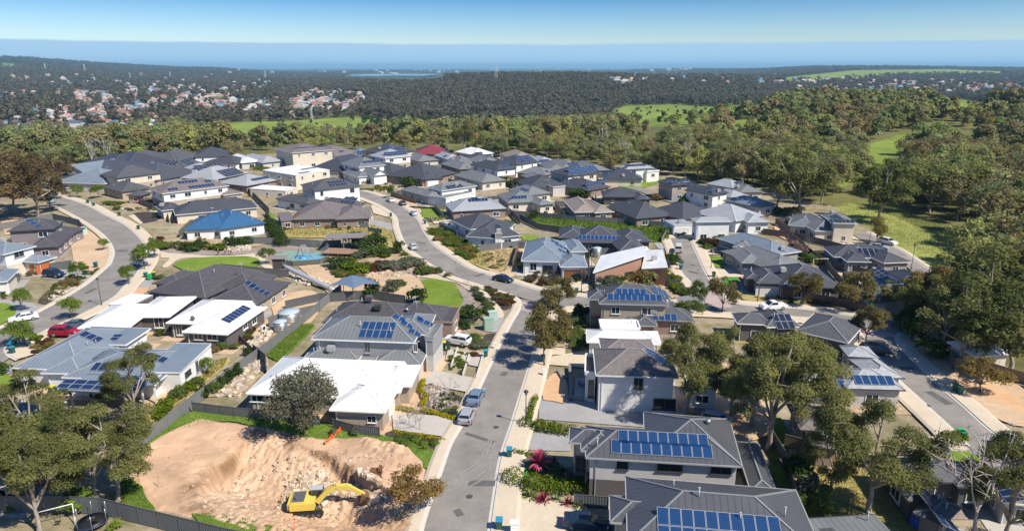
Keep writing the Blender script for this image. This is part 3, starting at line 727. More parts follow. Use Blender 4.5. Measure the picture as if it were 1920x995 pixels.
H('white metal roofed brick house with a diagonal row of seven panels and a rear verandah', 'white', ('dbrick','dbrick'),
  [('h',(341,622),(426,627),(495,575),2.9,{'pitch':20}), ('h',(311,605),(430,609),(425,563),2.9,{'pitch':20}), ('h',(145,615),(243,613),(300,570),2.9,{'pitch':20}), ('h',(240,594),(317,594),(390,556),2.9,{'pitch':18}), ('f',(202,570),(246,573),(275,553),2.7,{'rise':.1})], 'metal', 'white', 'w',
  solar=[(443,589,1,7,'p','n')], winx=[(298,604,1.7,2.0,'w'),(336,617,1.1,2.1,'w'),(372,630,1.6,1.2,'w'),(398,631,1.9,1.2,'w'),(459,608,1.5,1.6,'w'),(476,599,1.5,1.6,'w')], win=False, sat=[(362,602)], pipe=[(369,564)])
H('sprawling pale blue grey metal roofed house covered with small groups of panels', 'bluegrey', ('white','white'),
  [('h',(23,689),(150,694),(168,615),3.0,{'pitch':22}), ('h',(76,699),(150,700),(150,650),3.0,{'pitch':22}), ('h',(115,707),(288,712),(330,655),3.02,{'pitch':17}), ('f',(265,697),(337,698),(402,647),3.3,{'rise':.3}), ('q',[(181,645,3.5),(236,646,3.5),(283,615,4.0),(168,611,4.0)]),
   ('f',(290,722),(334,682),(307,680),2.9,{'rise':.05,'open':1})], 'metal', 'lgrey', 'w',
  solar=[(171,632,3,1,'l','n'),(216,633,2,1,'l','n'),(186,666,1,3,'p','n'),(194,688,1,3,'p','n'),(242,657,2,1,'l','n'),(279,667,5,1,'l','n')], winx=[(352,699,1.7,.8,'d'),(369,687,.8,2.0,'g')], win=False, ac=[])
H('white framed pergola roofed with dark blue panels at the rear of a house', 'bluegrey', 'white', [('f',(125,732),(232,737),(262,712),2.9,{'rise':.6,'open':1})], 'metal', win=False, cat='pergola', name='pergola', solar=[(192,723,2,7,'l','n')])
H('dark purple brown tiled house with six panels between the park and the white roof', 'charb', ('sandbrick','sandbrick'),
  [('h',(277,547),(385,559),(455,505),2.9,{'pitch':24}), ('h',(386,567),(481,572),(527,528),2.9,{'pitch':24}), ('h',(285,531),(335,534),(352,509),2.9), ('h',(400,540),(470,545),(500,516),2.9,{'pitch':28})], 'tile', 'grey', 'd',
  solar=[(470,533,2,1,'l','n'),(486,544,4,1,'l','n')], pipe=[(402,513),(397,559)])
H('small shaded dark roofed house behind the gum trees in the bottom left corner', 'grey', 'brick', [('h',(-60,872),(68,872),(-40,822),2.9), ('h',(-60,905),(30,912),(-40,870),2.9)], 'metal', 'lgrey', 'w')
H('grey roofed shed house showing between two gum trees on the left edge', 'grey', 'pale', [('h',(-60,800),(60,800),(-40,752),2.9)], 'metal', 'lgrey', 'w')
# left edge
H('dark tiled purple brick house with three small panels near the bend in the road', 'charb', ('purple','purple'),
  [('h',(12,434),(100,429),(122,415),5.3,{'pitch':26}), ('h',(52,466),(109,462),(140,436),2.9,{'pitch':24}), ('h',(60,447),(118,446),(138,428),2.9)], 'tile', 'grey', 'd',
  solar=[(56,414,1,1,'l','b'),(64,419,1,1,'l','b'),(72,424,1,1,'l','b')])
H('cream and white two storey house with orange garage door on the left edge', 'bluegrey', ('cream','white'),
  [('h',(7,477),(68,461),(0,443),5.6,{'pitch':22,'D':16}), ('h',(72,492),(107,481),(63,473),2.9,{'pitch':20}), ('h',(-30,531),(13,527),(-30,510),2.8)], 'metal', 'lgrey', 'w',
  winx=[(35,475,2.4,1.7,'g'),(34,521,2.6,1.8,'g')], door=[(62,513,'orange')], gar=[(80,500,'orange',3.6),(5,548,'white',4)], win=False)
# left rows
H('dark roofed two storey house with cream and salmon upper walls facing the street trees', 'char', ('sandbrick','cream'), [('h',(218,334),(303,324),(188,327),5.6,{'pitch':24}), ('h',(227,360),(287,352),(238,345),2.9), ('h',(265,367),(286,361),(248,363),2.9)], 'tile', gar=[(262,377,'red',3)])
H('white and salmon two storey house with a long band of panels along its brown roof', 'brown', ('sandbrick','white'), [('h',(304,363),(430,348),(275,354),5.6,{'pitch':22}), ('h',(420,366),(457,361),(425,352),2.9)], 'tile', 'tan', 'w',
  solar=[(324,355,1,3,'p','n'),(378,349,1,8,'p','n'),(352,341,1,6,'p','n'),(390,340,1,2,'p','n')])
H('navy tiled house with pale rear verandah right behind the blue roof', 'slate', ('cream','cream'), [('h',(328,403),(484,389),(302,391),2.9,{'pitch':24}), ('h',(303,395),(345,390),(302,385),2.9)], 'tile', 'char', 'w')
H('house with a bright blue metal roof and white verandah posts', 'blue', ('white','pale'), [('h',(345,432),(428,428),(337,412),2.9,{'pitch':24}), ('h',(410,431),(499,418),(395,406),2.9,{'pitch':24})], 'metal', 'blue', 'd', pipe=[(473,415),(434,402)])
H('gable fronted house with sky blue roof at the far left of the estate', 'bluegrey', ('pale','pale'), [('g',(105,324),(165,328),(112,304),3.6,{'ax':'D','pitch':22}), ('h',(140,343),(196,345),(150,326),2.9)], 'metal', 'lgrey', 'w')
H('low slate roof leading from the far left gable towards the two storey house', 'slate', 'grey', [('h',(148,318),(200,326),(222,298),2.9,{'pitch':22})], 'metal', 'grey')
H('slate metal roof behind the salmon walled two storey house', 'slate', 'grey', [('h',(178,317),(232,325),(250,296),2.9), ], 'metal', 'grey')
H('wide dark hip roof reaching out behind the salmon two storey wall', 'char', 'grey', [('h',(292,339),(338,331),(250,303),2.9,{'pitch':20})], 'metal', 'grey')
H('far dark tiled roof against the trees with one blue panelled slope', 'char', 'dark', [('h',(232,304),(285,303),(240,291),2.9,{'pitch':22})], 'tile')
H('dark hip roofed house with two slopes thick with rows of panels', 'char', ('dark','grey'), [('h',(290,313),(345,314),(285,296),2.9,{'pitch':26}), ('h',(333,315),(381,305),(325,297),2.9,{'pitch':26})], 'tile', solar=[(313,305,3,6,'l','k'),(355,303,4,5,'l','k')])
H('white walled two storey house under a slate hip roof beside the rear trees', 'slate', ('white','white'), [('h',(382,294),(428,292),(352,286),5.6,{'pitch':24}), ('h',(393,306),(443,307),(400,298),2.9)], 'tile')
H('pale grey house with large staggered array on its nearer left slope', 'lgrey', ('grey','grey'), [('h',(365,328),(424,320),(332,321),2.9,{'pitch':26})], 'metal', 'lgrey', solar=[(392,313,4,7,'l','k')])
H('pale grey house with five stepped rows of panels above the street corner', 'lgrey', ('grey','grey'), [('h',(400,338),(468,324),(372,327),2.9,{'pitch':24})], 'metal', 'lgrey', solar=[(432,323,5,6,'l','k')])
H('long pale grey roof with a single row of eight panels beside the white flat roof', 'lgrey', ('brick','pale'), [('h',(462,349),(521,338),(418,342),2.9,{'pitch':22})], 'metal', 'lgrey', solar=[(488,335,1,8,'p','n')])
H('cream two storey box house with white flat roof carrying dark strips', 'white', ('cream','cream'), [('f',(554,329),(618,318),(525,317),5.6,{'rise':.7}), ('f',(535,358),(558,351),(500,346),2.9,{'rise':.3})], 'metal', 'white', 'w', solar=[(580,316,1,8,'p','k'),(570,324,1,5,'p','k')])
H('white two storey house with black hip roofs and a balcony overlooking the street', 'char', ('white','white'), [('h',(588,357),(677,348),(565,346),5.6,{'pitch':20}), ('h',(577,383),(607,377),(537,369),2.9), ('h',(668,386),(687,381),(625,372),2.9,{'pitch':26})], 'tile', 'char', 'd',
  solar=[(632,344,2,6,'p','k'),(655,376,2,5,'p','k')], wf='d')
H('long low brown tiled house behind a dark fence above the dry bank', 'brown', ('brick','pale'), [('h',(548,412),(640,410),(560,386),2.9,{'pitch':22}), ('h',(628,412),(695,409),(680,390),2.9,{'pitch':22}), ('f',(527,415),(552,413),(523,399),2.6,{'rise':.05})], 'tile', 'brown', 'd')
H('beige three level house standing highest in the estate with glass balconies', 'brown', ('cream','cream'), [('h',(547,287),(625,281),(520,278),7.6,{'pitch':16})], 'tile', 'tan', 'w', solar=[(585,276,1,9,'l','n')])
H('slate hip roofed house between the three level house and the panelled white house', 'slate', 'pale', [('h',(575,318),(652,321),(640,300),2.9,{'pitch':24})], 'metal')
H('white weatherboard two storey house with gable porch and eight upright panels', 'grey', ('white','white'), [('h',(673,314),(723,309),(650,305),5.8,{'pitch':26}), ('g',(700,330),(728,327),(694,320),3.6,{'ax':'D','pitch':30}), ('h',(672,332),(702,329),(645,322),3.0)], 'metal', 'lgrey', 'w', solar=[(697,303,1,8,'p','n')])
H('low slate roof adjoining the white weatherboard house on its right', 'slate', 'white', [('h',(735,325),(776,317),(722,312),2.9)], 'tile')
H('two storey house with pale roof, white upper wall and twin rows of panels', 'lgrey', ('sandbrick','white'), [('h',(722,297),(772,292),(685,292),5.6,{'pitch':24})], 'metal', 'lgrey', 'w', solar=[(741,288,2,10,'p','n')])
H('dark slate house with white garage door beside the round dark tree', 'slate', ('brick','white'), [('h',(798,337),(858,324),(755,322),2.9,{'pitch':24}), ('h',(790,337),(832,334),(785,322),2.9)], 'tile', gar=[(812,347,'white',4.5)])
H('grey tiled house with grey garage doors beside the bare orange corner lot', 'grey', ('pale','sandbrick'), [('h',(805,370),(834,366),(770,353),2.9,{'pitch':24})], 'tile', 'grey', gar=[(788,376,'grey',2.8),(798,381,'grey',2.8)])
H('white rendered house with six large dark panels tilted on its roof', 'grey', ('white','white'), [('h',(828,358),(895,348),(812,350),4.6,{'pitch':22}), ('f',(836,373),(888,362),(833,362),3.0,{'rise':.1,'par':.4})], 'metal', 'lgrey', 'w', solar=[(852,350,1,5,'p','k',1.3)])
H('light grey metal roofed house with eight small panels near the ridge', 'lgrey', ('brick','pale'), [('h',(848,397),(951,391),(835,382),3.0,{'pitch':24})], 'metal', 'lgrey', 'd', solar=[(896,375,1,6,'p','n'),(890,373,1,2,'p','n')])
H('grey green hip roofed house with cream verandah columns', 'grey', ('cream','cream'), [('h',(904,343),(951,338),(872,326),2.9,{'pitch':24})], 'tile', 'grey')
# back rows
BK = [
 ('grey low roof in front of the red roof at the back of the estate', 'grey','pale',[('h',(785,303),(824,300),(778,291),2.9)],'tile',[]),
 ('crimson red roofed house in the rearmost row', 'red','sandbrick',[('h',(775,289),(832,289),(790,279),3.0)],'tile',[]),
 ('rear two storey house with cream side wall and dark panelled roof', 'slate','cream',[('h',(725,289),(777,283),(715,279),5.8)],'tile',[(742,279,2,9,'p','n')]),
 ('small grey roof with a blue panel group behind the weatherboard house', 'grey','white',[('h',(657,294),(692,293),(662,282),2.9)],'metal',[(678,287,2,4,'p','n')]),
 ('brown grey roof immediately right of the three level beige house', 'brown','white',[('h',(628,294),(656,289),(630,279),3.4)],'tile',[(640,284,1,3,'p','n')]),
 ('small white roofed house at the foot of the tall dark gum', 'white','white',[('h',(890,291),(922,288),(893,281),2.9)],'metal',[(898,287,1,4,'p','n')]),
 ('dark blue slate roof below the little white roof', 'slate','pale',[('h',(898,300),(930,297),(903,291),2.9)],'tile',[(913,294,2,6,'p','n')]),
 ('grey green roof between slate roofs in the rear rows', 'grey','pale',[('h',(905,309),(950,306),(915,296),2.9)],'tile',[(918,303,1,3,'p','n')]),
 ('greenish grey long roof left of centre at the back', 'grey','brick',[('h',(845,311),(890,310),(842,298),2.9)],'tile',[]),
 ('pale roof with blue glint tucked behind the greenish roof', 'lgrey','white',[('h',(838,299),(870,297),(842,289),2.9)],'metal',[(835,293,1,3,'p','n')]),
 ('slate two storey house with white band and brown brick base in the middle rows', 'slate',('brick','white'),[('h',(932,319),(969,315),(905,306),5.4)],'tile',[(948,309,2,4,'p','n')]),
 ('tan tiled rear house showing above a blue panelled roof', 'tan','white',[('h',(962,299),(1010,297),(966,287),3.2)],'tile',[]),
 ('white walled two storey house with nearly its whole slope panelled', 'slate','white',[('h',(968,309),(1010,303),(945,300),5.4)],'tile',[(984,298,3,9,'p','n')]),
 ('low pale roof with navy slope right of the tan roofed house', 'lgrey','pale',[('h',(1012,308),(1052,305),(1018,297),2.9)],'metal',[(1022,303,2,5,'p','n')]),
 ('little grey green roof with two panels in the middle rows', 'grey','brick',[('h',(1023,329),(1045,323),(995,317),2.9)],'tile',[(1028,321,1,4,'p','n')]),
 ('grey double hip roof at the rear right of centre', 'grey','pale',[('h',(1030,319),(1065,318),(1030,306),2.9),('h',(1055,318),(1095,315),(1060,303),2.9)],'tile',[(1075,309,2,5,'p','n')]),
 ('cream walled two storey house with a broad four row array', 'slate',('cream','cream'),[('h',(1065,330),(1122,324),(1045,321),5.6)],'tile',[(1093,319,4,8,'l','b')]),
 ('slate hip house with a square white portico', 'slate','pale',[('h',(990,353),(1065,350),(975,338),2.9),('f',(1037,352),(1060,350),(1040,344),3.3,{'par':.4,'rise':0})],'tile',[]),
 ('slate house with pale blue panels beside the dome shaped bush', 'slate','brick',[('h',(1103,358),(1145,350),(1062,342),2.9)],'tile',[(1117,343,2,7,'l','n')]),
 ('long dark low roof with dark windows below the lane', 'slate','dark',[('h',(1130,369),(1204,370),(1126,358),2.9),('h',(1195,374),(1222,373),(1196,364),2.9)],'tile',[]),
 ('dark low house in front of the pale roofed two storey house', 'slate','cream',[('h',(1132,336),(1206,337),(1128,324),2.9)],'metal',[]),
 ('two storey white house with pale roof and balcony box at the forest edge', 'lgrey','white',[('h',(1175,318),(1228,315),(1153,313),5.6),('f',(1213,323),(1236,321),(1208,317),4.2,{'par':.5,'rise':0})],'metal',[(1191,310,1,9,'p','k')]),
 ('grey roof against the forest left of the pale two storey house', 'grey','pale',[('h',(1105,321),(1146,319),(1092,306),2.9)],'tile',[]),
 ('two storey house with brick side wall and slate roof by the sandy lane', 'slate',('grey','sandbrick'),[('h',(1260,348),(1292,346),(1226,340),5.6)],'metal',[(1272,340,1,5,'l','n')]),
 ('pale flat roof just behind the brick sided two storey house', 'lgrey','pale',[('h',(1295,351),(1320,350),(1283,340),2.9)],'metal',[]),
 ('dark roof between the brick sided house and the conservatory', 'slate','grey',[('h',(1298,358),(1337,357),(1298,345),2.9)],'tile',[]),
 ('white walled house with glass conservatory and white chimneys', 'slate',('white','white'),[('h',(1285,367),(1322,369),(1290,357),3.0),('h',(1337,366),(1367,361),(1310,352),5.0)],'metal',[(1345,357,1,4,'l','n')]),
 ('pale cream roofed house with dark panels under the spreading gums', 'lgrey','white',[('h',(1373,353),(1406,348),(1338,342),3.2)],'metal',[(1388,345,2,4,'p','k')]),
 ('grey roof partly hidden beneath the largest rear gum', 'grey','pale',[('h',(1388,361),(1432,360),(1380,350),2.9)],'tile',[]),
 ('low white roof in front of the cream roofed house', 'lgrey','white',[('h',(1370,371),(1408,368),(1363,358),2.9)],'metal',[]),
 ('blue grey roof in the shade of the rear gums', 'bluegrey','pale',[('h',(1425,389),(1458,383),(1378,372),3.2)],'metal',[]),
 ('white roofed house with parked blue car near the back left trees', 'white','pale',[('h',(452,306),(490,303),(455,293),2.9)],'metal',[]),
 ('pale roof half hidden by a tree left of the three level house', 'lgrey','pale',[('h',(492,306),(520,303),(495,292),2.9)],'metal',[]),
 ('tiny slate roof at the back between the three level house and its neighbour', 'slate','pale',[('h',(800,287),(840,285),(800,278),2.9)],'tile',[]),
 ('grey tile roof behind the slate house with white garage', 'grey','brick',[('h',(862,318),(900,315),(850,305),2.9)],'tile',[]),
 ('brick walled grey roof beside the white portico house', 'grey','brick',[('h',(1000,339),(1035,337),(985,328),2.9)],'tile',[]),
]
for q in BK: H(q[0], q[1], q[2], q[3], q[4], solar=q[5])
# middle right
H('grey tiled house with nine panels and timber verandah behind the weedy block', 'grey', ('cream','cream'), [('h',(952,381),(1015,378),(918,366),2.9,{'pitch':24}), ('h',(990,367),(1035,362),(985,352),2.9), ('h',(1012,385),(1041,382),(1005,371),2.9)], 'tile', 'lgrey', 'd', solar=[(973,370,1,5,'p','n'),(982,356,1,5,'p','n')])
H('light brown tiled house behind the long grey fence', 'tan', ('sandbrick','cream'), [('h',(1077,398),(1125,397),(1047,375),2.9,{'pitch':24}), ('h',(1115,399),(1152,397),(1105,378),2.9,{'pitch':24})], 'tile', 'tan', 'w', pipe=[(1083,373)])
H('black slate roofed house beside the red flowering shrubs', 'slate', ('brick','brick'), [('h',(1193,410),(1264,404),(1155,386),2.9,{'pitch':26})], 'tile', 'grey', 'd', pipe=[(1220,392)])
H('broad dark slate roof behind the white two storey cul-de-sac house', 'slate', ('brick','brick'), [('h',(1280,412),(1350,401),(1245,390),2.9,{'pitch':24})], 'tile', 'char', 'd')
H('white two storey house with pale hip roof at the head of the cul-de-sac', 'lgrey', ('white','white'), [('h',(1305,416),(1373,415),(1294,409),5.5,{'pitch':20}), ('f',(1264,423),(1302,421),(1256,413),2.9,{'rise':.1})], 'metal', 'lgrey', 'w', gar=[(1277,434,'white',4.6)])
H('ice blue metal roofed house with angled wings right of the white two storey house', 'lgrey', ('white','cream'), [('h',(1381,416),(1434,404),(1345,390),3.3,{'pitch':24}), ('h',(1402,418),(1445,417),(1412,403),3.2)], 'metal', 'white', 'd')
H('slate blue house with a tall white chimney block above the planted bank', 'slate', ('white','grey'), [('h',(882,430),(957,421),(868,410),2.9,{'pitch':24}), ('h',(873,443),(932,447),(885,414),2.9,{'pitch':24}), ('h',(925,446),(978,441),(925,426),2.9), ('f',(928,437),(942,437),(930,434),4.3,{'rise':0})], 'tile', 'grey', 'w')
H('blue grey gabled house with red front door and brown garage door', 'bluegrey', ('white','white'), [('h',(977,489),(1060,491),(993,453),3.2,{'pitch':26}), ('h',(1050,500),(1102,500),(1065,480),3.2,{'pitch':24}), ('h',(1070,472),(1102,471),(1065,450),3.1)], 'metal', 'lgrey', 'w',
  solar=[(1040,454,2,1,'l','n'),(1052,462,3,1,'l','n'),(1058,473,3,1,'l','n')], winx=[(1027,505,2.3,1.8,'d'),(1000,500,1.6,1.8,'w')], door=[(1048,508,'red')], gar=[(1078,509,'brown',4.8)], win=False)
H('slate roofed house with one row of ten panels facing the white skillion house', 'slate', ('dark','grey'), [('h',(1078,454),(1170,456),(1062,432),2.9,{'pitch':26}), ('h',(1048,446),(1100,447),(1062,427),2.9), ('h',(1160,454),(1222,453),(1155,434),2.9), ('h',(1163,470),(1217,468),(1170,448),2.9)], 'tile', 'lgrey', 'd', solar=[(1123,446,1,10,'p','b')])
H('orange brick house with two white skillion roofs tilting to a valley', 'white', ('orange','orange'), [('q',[(1112,511,3.3),(1210,478,5.6),(1207,461,5.6),(1127,479,3.3)]), ('q',[(1203,504,3.3),(1252,501,4.5),(1242,467,4.5),(1211,469,3.3)]), ('f',(1200,478),(1225,478),(1212,462),3.2,{'rise':0})], 'metal', 'white', 'w', wf='d')
H('two storey house with fourteen bright panels above the gazebo yard', 'char', ('brick','sandbrick'), [('h',(1123,569),(1254,572),(1250,541),5.6,{'pitch':26}), ('h',(1102,561),(1140,562),(1102,545),5.6,{'pitch':26}), ('h',(1167,598),(1303,602),(1175,577),2.9,{'pitch':24}), ('h',(1188,610),(1233,611),(1196,588),2.9), ('h',(1235,590),(1279,590),(1250,565),2.9,{'pitch':16})], 'tile', 'lgrey', 'g',
  solar=[(1190,558,1,9,'p','b'),(1183,548,1,5,'p','b'),(1246,595,1,4,'p','b'),(1238,549,3,3,'l','n')], gar=[(1112,592,'dark',2.8)], ac=[(1224,590,(.3,.32,.33))])
H('white metal roofed house between the fourteen panel house and the ribbed tile roof', 'white', ('white','white'), [('h',(1100,641),(1240,646),(1110,617),2.9,{'pitch':20}), ('f',(1127,616),(1200,617),(1125,601),3.6,{'rise':.15,'par':.3})], 'metal', 'lgrey', 'w', pipe=[(1184,607)])
H('white rendered two storey house with banded brown grey tile roof shaded by the tall gum', 'brown', ('white','white'), [('h',(1117,703),(1272,708),(1118,653),5.6,{'pitch':24}), ('h',(1128,662),(1232,664),(1140,634),5.6,{'pitch':20}), ('f',(1097,702),(1117,703),(1099,668),4.2,{'par':.5,'rise':0})], 'tile', 'lgrey', 'w',
  winx=[(1197,716,1.3,2.6,'g'),(1108,728,.8,2.6,'d'),(1246,757,3.0,1.6,'d')], win=False, solar=[(1222,663,1,2,'p','n'),(1240,677,1,2,'p','n')], sat=[], pipe=[(1249,681)])
H('pale walled house glimpsed through the trunks of the big gums', 'lgrey', ('white','white'), [('h',(1290,722),(1352,726),(1290,690),3.6)], 'metal', 'white', 'w')
# right
H('cream two storey house with grey hips and black panels beside the grass reserve', 'grey', ('cream','cream'), [('h',(1528,433),(1588,433),(1500,406),3.2,{'pitch':24}), ('h',(1563,418),(1608,419),(1548,402),5.6,{'pitch':18}), ('h',(1478,422),(1532,427),(1480,402),3.0)], 'metal', 'lgrey', 'w', solar=[(1570,409,1,6,'p','k'),(1578,415,1,6,'p','k')])
H('wide blue grey metal roof first in the row right of the cul-de-sac', 'bluegrey', ('grey','grey'), [('h',(1398,439),(1503,471),(1362,452),3.0,{'pitch':22})], 'metal', 'lgrey', 'w')
H('mid grey tiled house second in the row right of the cul-de-sac', 'grey', ('grey','pale'), [('h',(1418,463),(1530,502),(1375,480),3.0,{'pitch':22}), ('h',(1390,494),(1443,494),(1400,470),3.0), ('h',(1373,464),(1412,468),(1376,452),3.0)], 'tile', 'lgrey', 'd')
H('long slate tiled corner house above the through road with white rendered garage', 'slate', ('dbrick','dbrick'), [('h',(1465,538),(1581,540),(1478,501),3.0,{'pitch':24}), ('h',(1420,531),(1478,532),(1430,506),3.0), ('h',(1400,522),(1428,523),(1405,507),3.0)], 'tile', 'lgrey', 'd', gar=[(1440,540,'white',4.8)])
H('dark hip house with ten white framed panels facing the reserve road', 'slate', ('grey','grey'), [('h',(1588,490),(1634,491),(1592,470),3.0), ('h',(1563,481),(1682,485),(1560,463),3.0), ('h',(1657,493),(1709,491),(1662,470),3.0)], 'tile', 'grey', 'w', solar=[(1633,471,1,5,'p','k',1.2),(1636,477,1,3,'p','k',1.2)])
H('slate roof speckled with many small panels on a left hip', 'slate', ('dark','dark'), [('h',(1645,532),(1694,533),(1632,511),3.0,{'pitch':26})], 'tile', 'grey', 'd', solar=[(1648,519,4,5,'l','k')])
H('dark gabled two storey house with white front wall by the red car', 'slate', ('white','white'), [('h',(1707,531),(1751,530),(1678,508),5.4,{'pitch':24})], 'metal', 'grey', 'd', solar=[(1728,523,1,5,'p','k')])
H('grey hip house with staggered groups of ten panels beside the power cabinet', 'grey', ('grey','grey'), [('h',(1648,564),(1757,560),(1640,540),3.0,{'pitch':28})], 'tile', 'lgrey', 'd', solar=[(1700,539,1,5,'p','b'),(1683,547,1,3,'p','b'),(1676,555,1,2,'p','b')])
H('charcoal hip house with two panels on its front gable below the through road', 'char', ('dbrick','grey'), [('h',(1382,606),(1452,609),(1372,587),3.4,{'pitch':24}), ('h',(1438,613),(1503,612),(1436,584),3.4,{'pitch':27}), ('h',(1490,620),(1590,643),(1535,588),3.4,{'pitch':20})], 'tile', 'lgrey', 'w', solar=[(1469,603,2,3,'p','k')], pipe=[(1451,596)])
H('light grey tiled house with a solid blue panel block beside the right hand road', 'lgrey', ('pale','dark'), [('h',(1588,728),(1698,731),(1575,690),3.0,{'pitch':24}), ('h',(1640,710),(1697,708),(1632,672),3.0), ('h',(1590,668),(1648,671),(1583,648),3.0), ('h',(1480,712),(1590,716),(1500,668),3.0,{'pitch':20})], 'tile', 'lgrey', 'd', solar=[(1638,713,1,5,'p','b'),(1560,712,2,3,'p','b')], pipe=[(1587,687)])
H('dark corrugated tile house with blue panel block under the bare dead tree', 'char', ('dark','dark'), [('h',(1702,938),(1748,941),(1712,868),2.9,{'pitch':26}), ('h',(1688,905),(1812,903),(1715,866),2.9,{'pitch':24}), ('h',(1766,985),(1803,950),(1775,905),2.9)], 'tile', 'grey', 'd', solar=[(1735,930,2,6,'l','n')])
H('dark ribbed tile roof right of the dead tree', 'char', ('dark','pale'), [('h',(1795,912),(1870,913),(1782,865),2.9,{'pitch':22})], 'tile', 'grey', 'd')
H('brown grey tiled house on the right edge with pale verandah panels', 'brown', ('pale','pale'), [('h',(1878,940),(1960,950),(1880,897),2.9,{'pitch':22})], 'tile', 'lgrey', 'w', solar=[(1893,924,1,3,'p','n')])
H('small grey hip roof behind the cream shade sail', 'bluegrey', ('pale','pale'), [('h',(1737,863),(1772,863),(1730,846),2.9,{'pitch':26})], 'tile', 'grey', 'd')
H('white roof glimpsed through the thick trees on the right edge', 'white', ('cream','cream'), [('h',(1832,668),(1900,662),(1830,636),3.0)], 'metal', 'white', 'w')
H('low dark roof between the big gums and the right hand road', 'brown', ('brick','pale'), [('h',(1500,805),(1600,812),(1500,758),2.9), ('h',(1525,838),(1580,842),(1530,812),2.9)], 'tile', 'grey', 'd')
# ------------------------------------------------------------------ base cover, streets and paths
patch('estate_soil', [(-200,332),(0,336),(90,322),(200,308),(330,294),(430,292),(520,287),(640,281),(760,281),(900,286),(1010,292),(1130,307),(1240,315),(1300,338),(1430,348),(1500,374),(1560,386),(1620,420),(1700,478),(1790,560),(1750,610),(1800,700),(2100,800),(2300,1300),(785,1300),(775,1040),(792,985),(783,940),(793,905),(792,872),(765,854),(720,836),(660,826),(600,830),(520,813),(450,798),(400,794),(348,803),(304,822),(268,848),(236,906),(270,915),(296,950),(385,965),(560,1032),(560,1300),(-600,1300),(-500,500)], soil('estate_soil', [(.11,.12,.05),(.22,.19,.11),(.35,.29,.20),(.44,.37,.27)], (.09, .5, 5), .95, .4), sm=False, z=.012)
AP = [CONC, DRIVE, LTMULCH, SAND, GREYDRIVE, ROCKBED, DRYGRASS]; rnA = random.Random(8); kA = 0
for h_ in House.all:
    if h_.root.get('category') != 'house': continue
    ma_ = rnA.choice(AP)
    for f_ in h_.foot:
        if f_ is None: continue
        A, e, n, L, D, ins, he = f_; w_ = rnA.uniform(.6, 1.6); kA += 1; z_ = .016+.0004*kA
        patch('house_paving', [A-e*w_-n*w_, A+e*(L+w_)-n*w_, A+e*(L+w_)+n*(D+w_), A-e*w_+n*(D+w_)], ma_, raw=True, sm=False, z=z_)
def pch(name, mat, *polys, **k):
    for p in polys: patch(name, p, mat, **k)
# the vacant rough blocks and banks
pch('dry_grass_bank', DRYGRASS, [(505,425),(560,415),(700,424),(733,434),(742,455),(755,470),(700,455),(640,446),(560,446),(505,440)], [(800,430),(830,430),(890,470),(975,468),(985,500),(940,512),(880,492),(830,462)],
    [(1480,850),(1600,870),(1700,960),(1720,1010),(1660,1060),(1560,1060),(1480,960)], [(1380,548),(1470,558),(1500,572),(1450,572),(1385,560)])
pch('bare_soil', SAND, [(900,470),(985,455),(980,490),(960,520),(925,520),(915,500)], [(130,440),(165,432),(205,470),(205,500),(165,508),(135,490)], [(0,410),(60,408),(60,430),(0,440)], [(705,372),(760,372),(790,395),(770,402),(720,386)],
    [(1340,690),(1420,690),(1450,800),(1370,830),(1330,800)], [(505,560),(585,545),(600,580),(560,620),(510,600)], [(560,500),(700,500),(780,520),(790,560),(700,560),(600,545)], [(1640,640),(1760,640),(1920,730),(1920,800),(1800,750),(1700,690)])
pch('sandy_track', REDSOIL, [(1780,720),(1830,712),(1920,752),(1920,775),(1840,742),(1790,738)], [(1014,728),(1040,700),(1060,712),(1066,740),(1062,756),(1036,752),(1016,748)], [(1340,750),(1380,752),(1400,810),(1350,815)], [(1450,425),(1485,430),(1480,450),(1455,440)], [(225,545),(278,540),(262,556),(225,560)])
pch('lush_weeds', WEEDS, [(975,404),(1080,404),(1170,414),(1250,430),(1252,452),(1235,455),(1150,440),(1050,425),(985,415)], [(365,770),(420,764),(640,800),(760,828),(825,850),(815,880),(740,862),(640,830),(520,815),(430,790),(330,810),(245,858),(235,850),(300,800)],
    [(228,900),(262,898),(272,930),(290,958),(225,950)], [(500,668),(560,612),(590,612),(545,660),(520,680)], [(360,965),(420,965),(520,990),(560,1010),(360,990)])
# park
pch('park_lawn', LAWN, [(324,498),(342,488),(395,482),(470,482),(488,492),(470,505),(440,512),(330,506)], [(752,546),(775,530),(820,519),(845,524),(860,545),(872,572),(866,592),(830,596),(790,570),(756,560)])
pch('path', PAVE, [(300,470),(380,478),(440,478),(480,474),(500,478),(500,492),(480,490),(465,480),(400,482),(340,484),(315,500),(305,498),(318,484),(298,482)], [(880,532),(905,540),(930,565),(945,590),(930,600),(915,575),(895,552),(872,540),(850,528),(760,516),(690,520),(690,514),(800,508),(850,516)],
    [(480,490),(520,500),(600,520),(690,514),(690,522),(600,530),(500,512)])
pch('light_mulch', LTMULCH, [(265,462),(350,466),(420,472),(480,464),(570,462),(575,470),(480,474),(400,478),(300,472)], [(660,474),(700,474),(720,486),(700,498),(660,500)], [(700,510),(800,506),(850,520),(820,514),(760,520),(700,520)], [(858,540),(880,548),(895,575),(880,600),(862,580),(870,556)], [(510,505),(640,508),(690,512),(640,522),(520,516)])
pch('path', plain('splash_green', (.22,.34,.26), .6, var=.1), [(515,478),(545,470),(600,472),(615,484),(590,492),(540,494),(515,488)])
pch('path', plain('splash_blue', (.16,.36,.48), .5, var=.1), [(545,482),(575,476),(600,478),(602,486),(570,491),(550,488)])
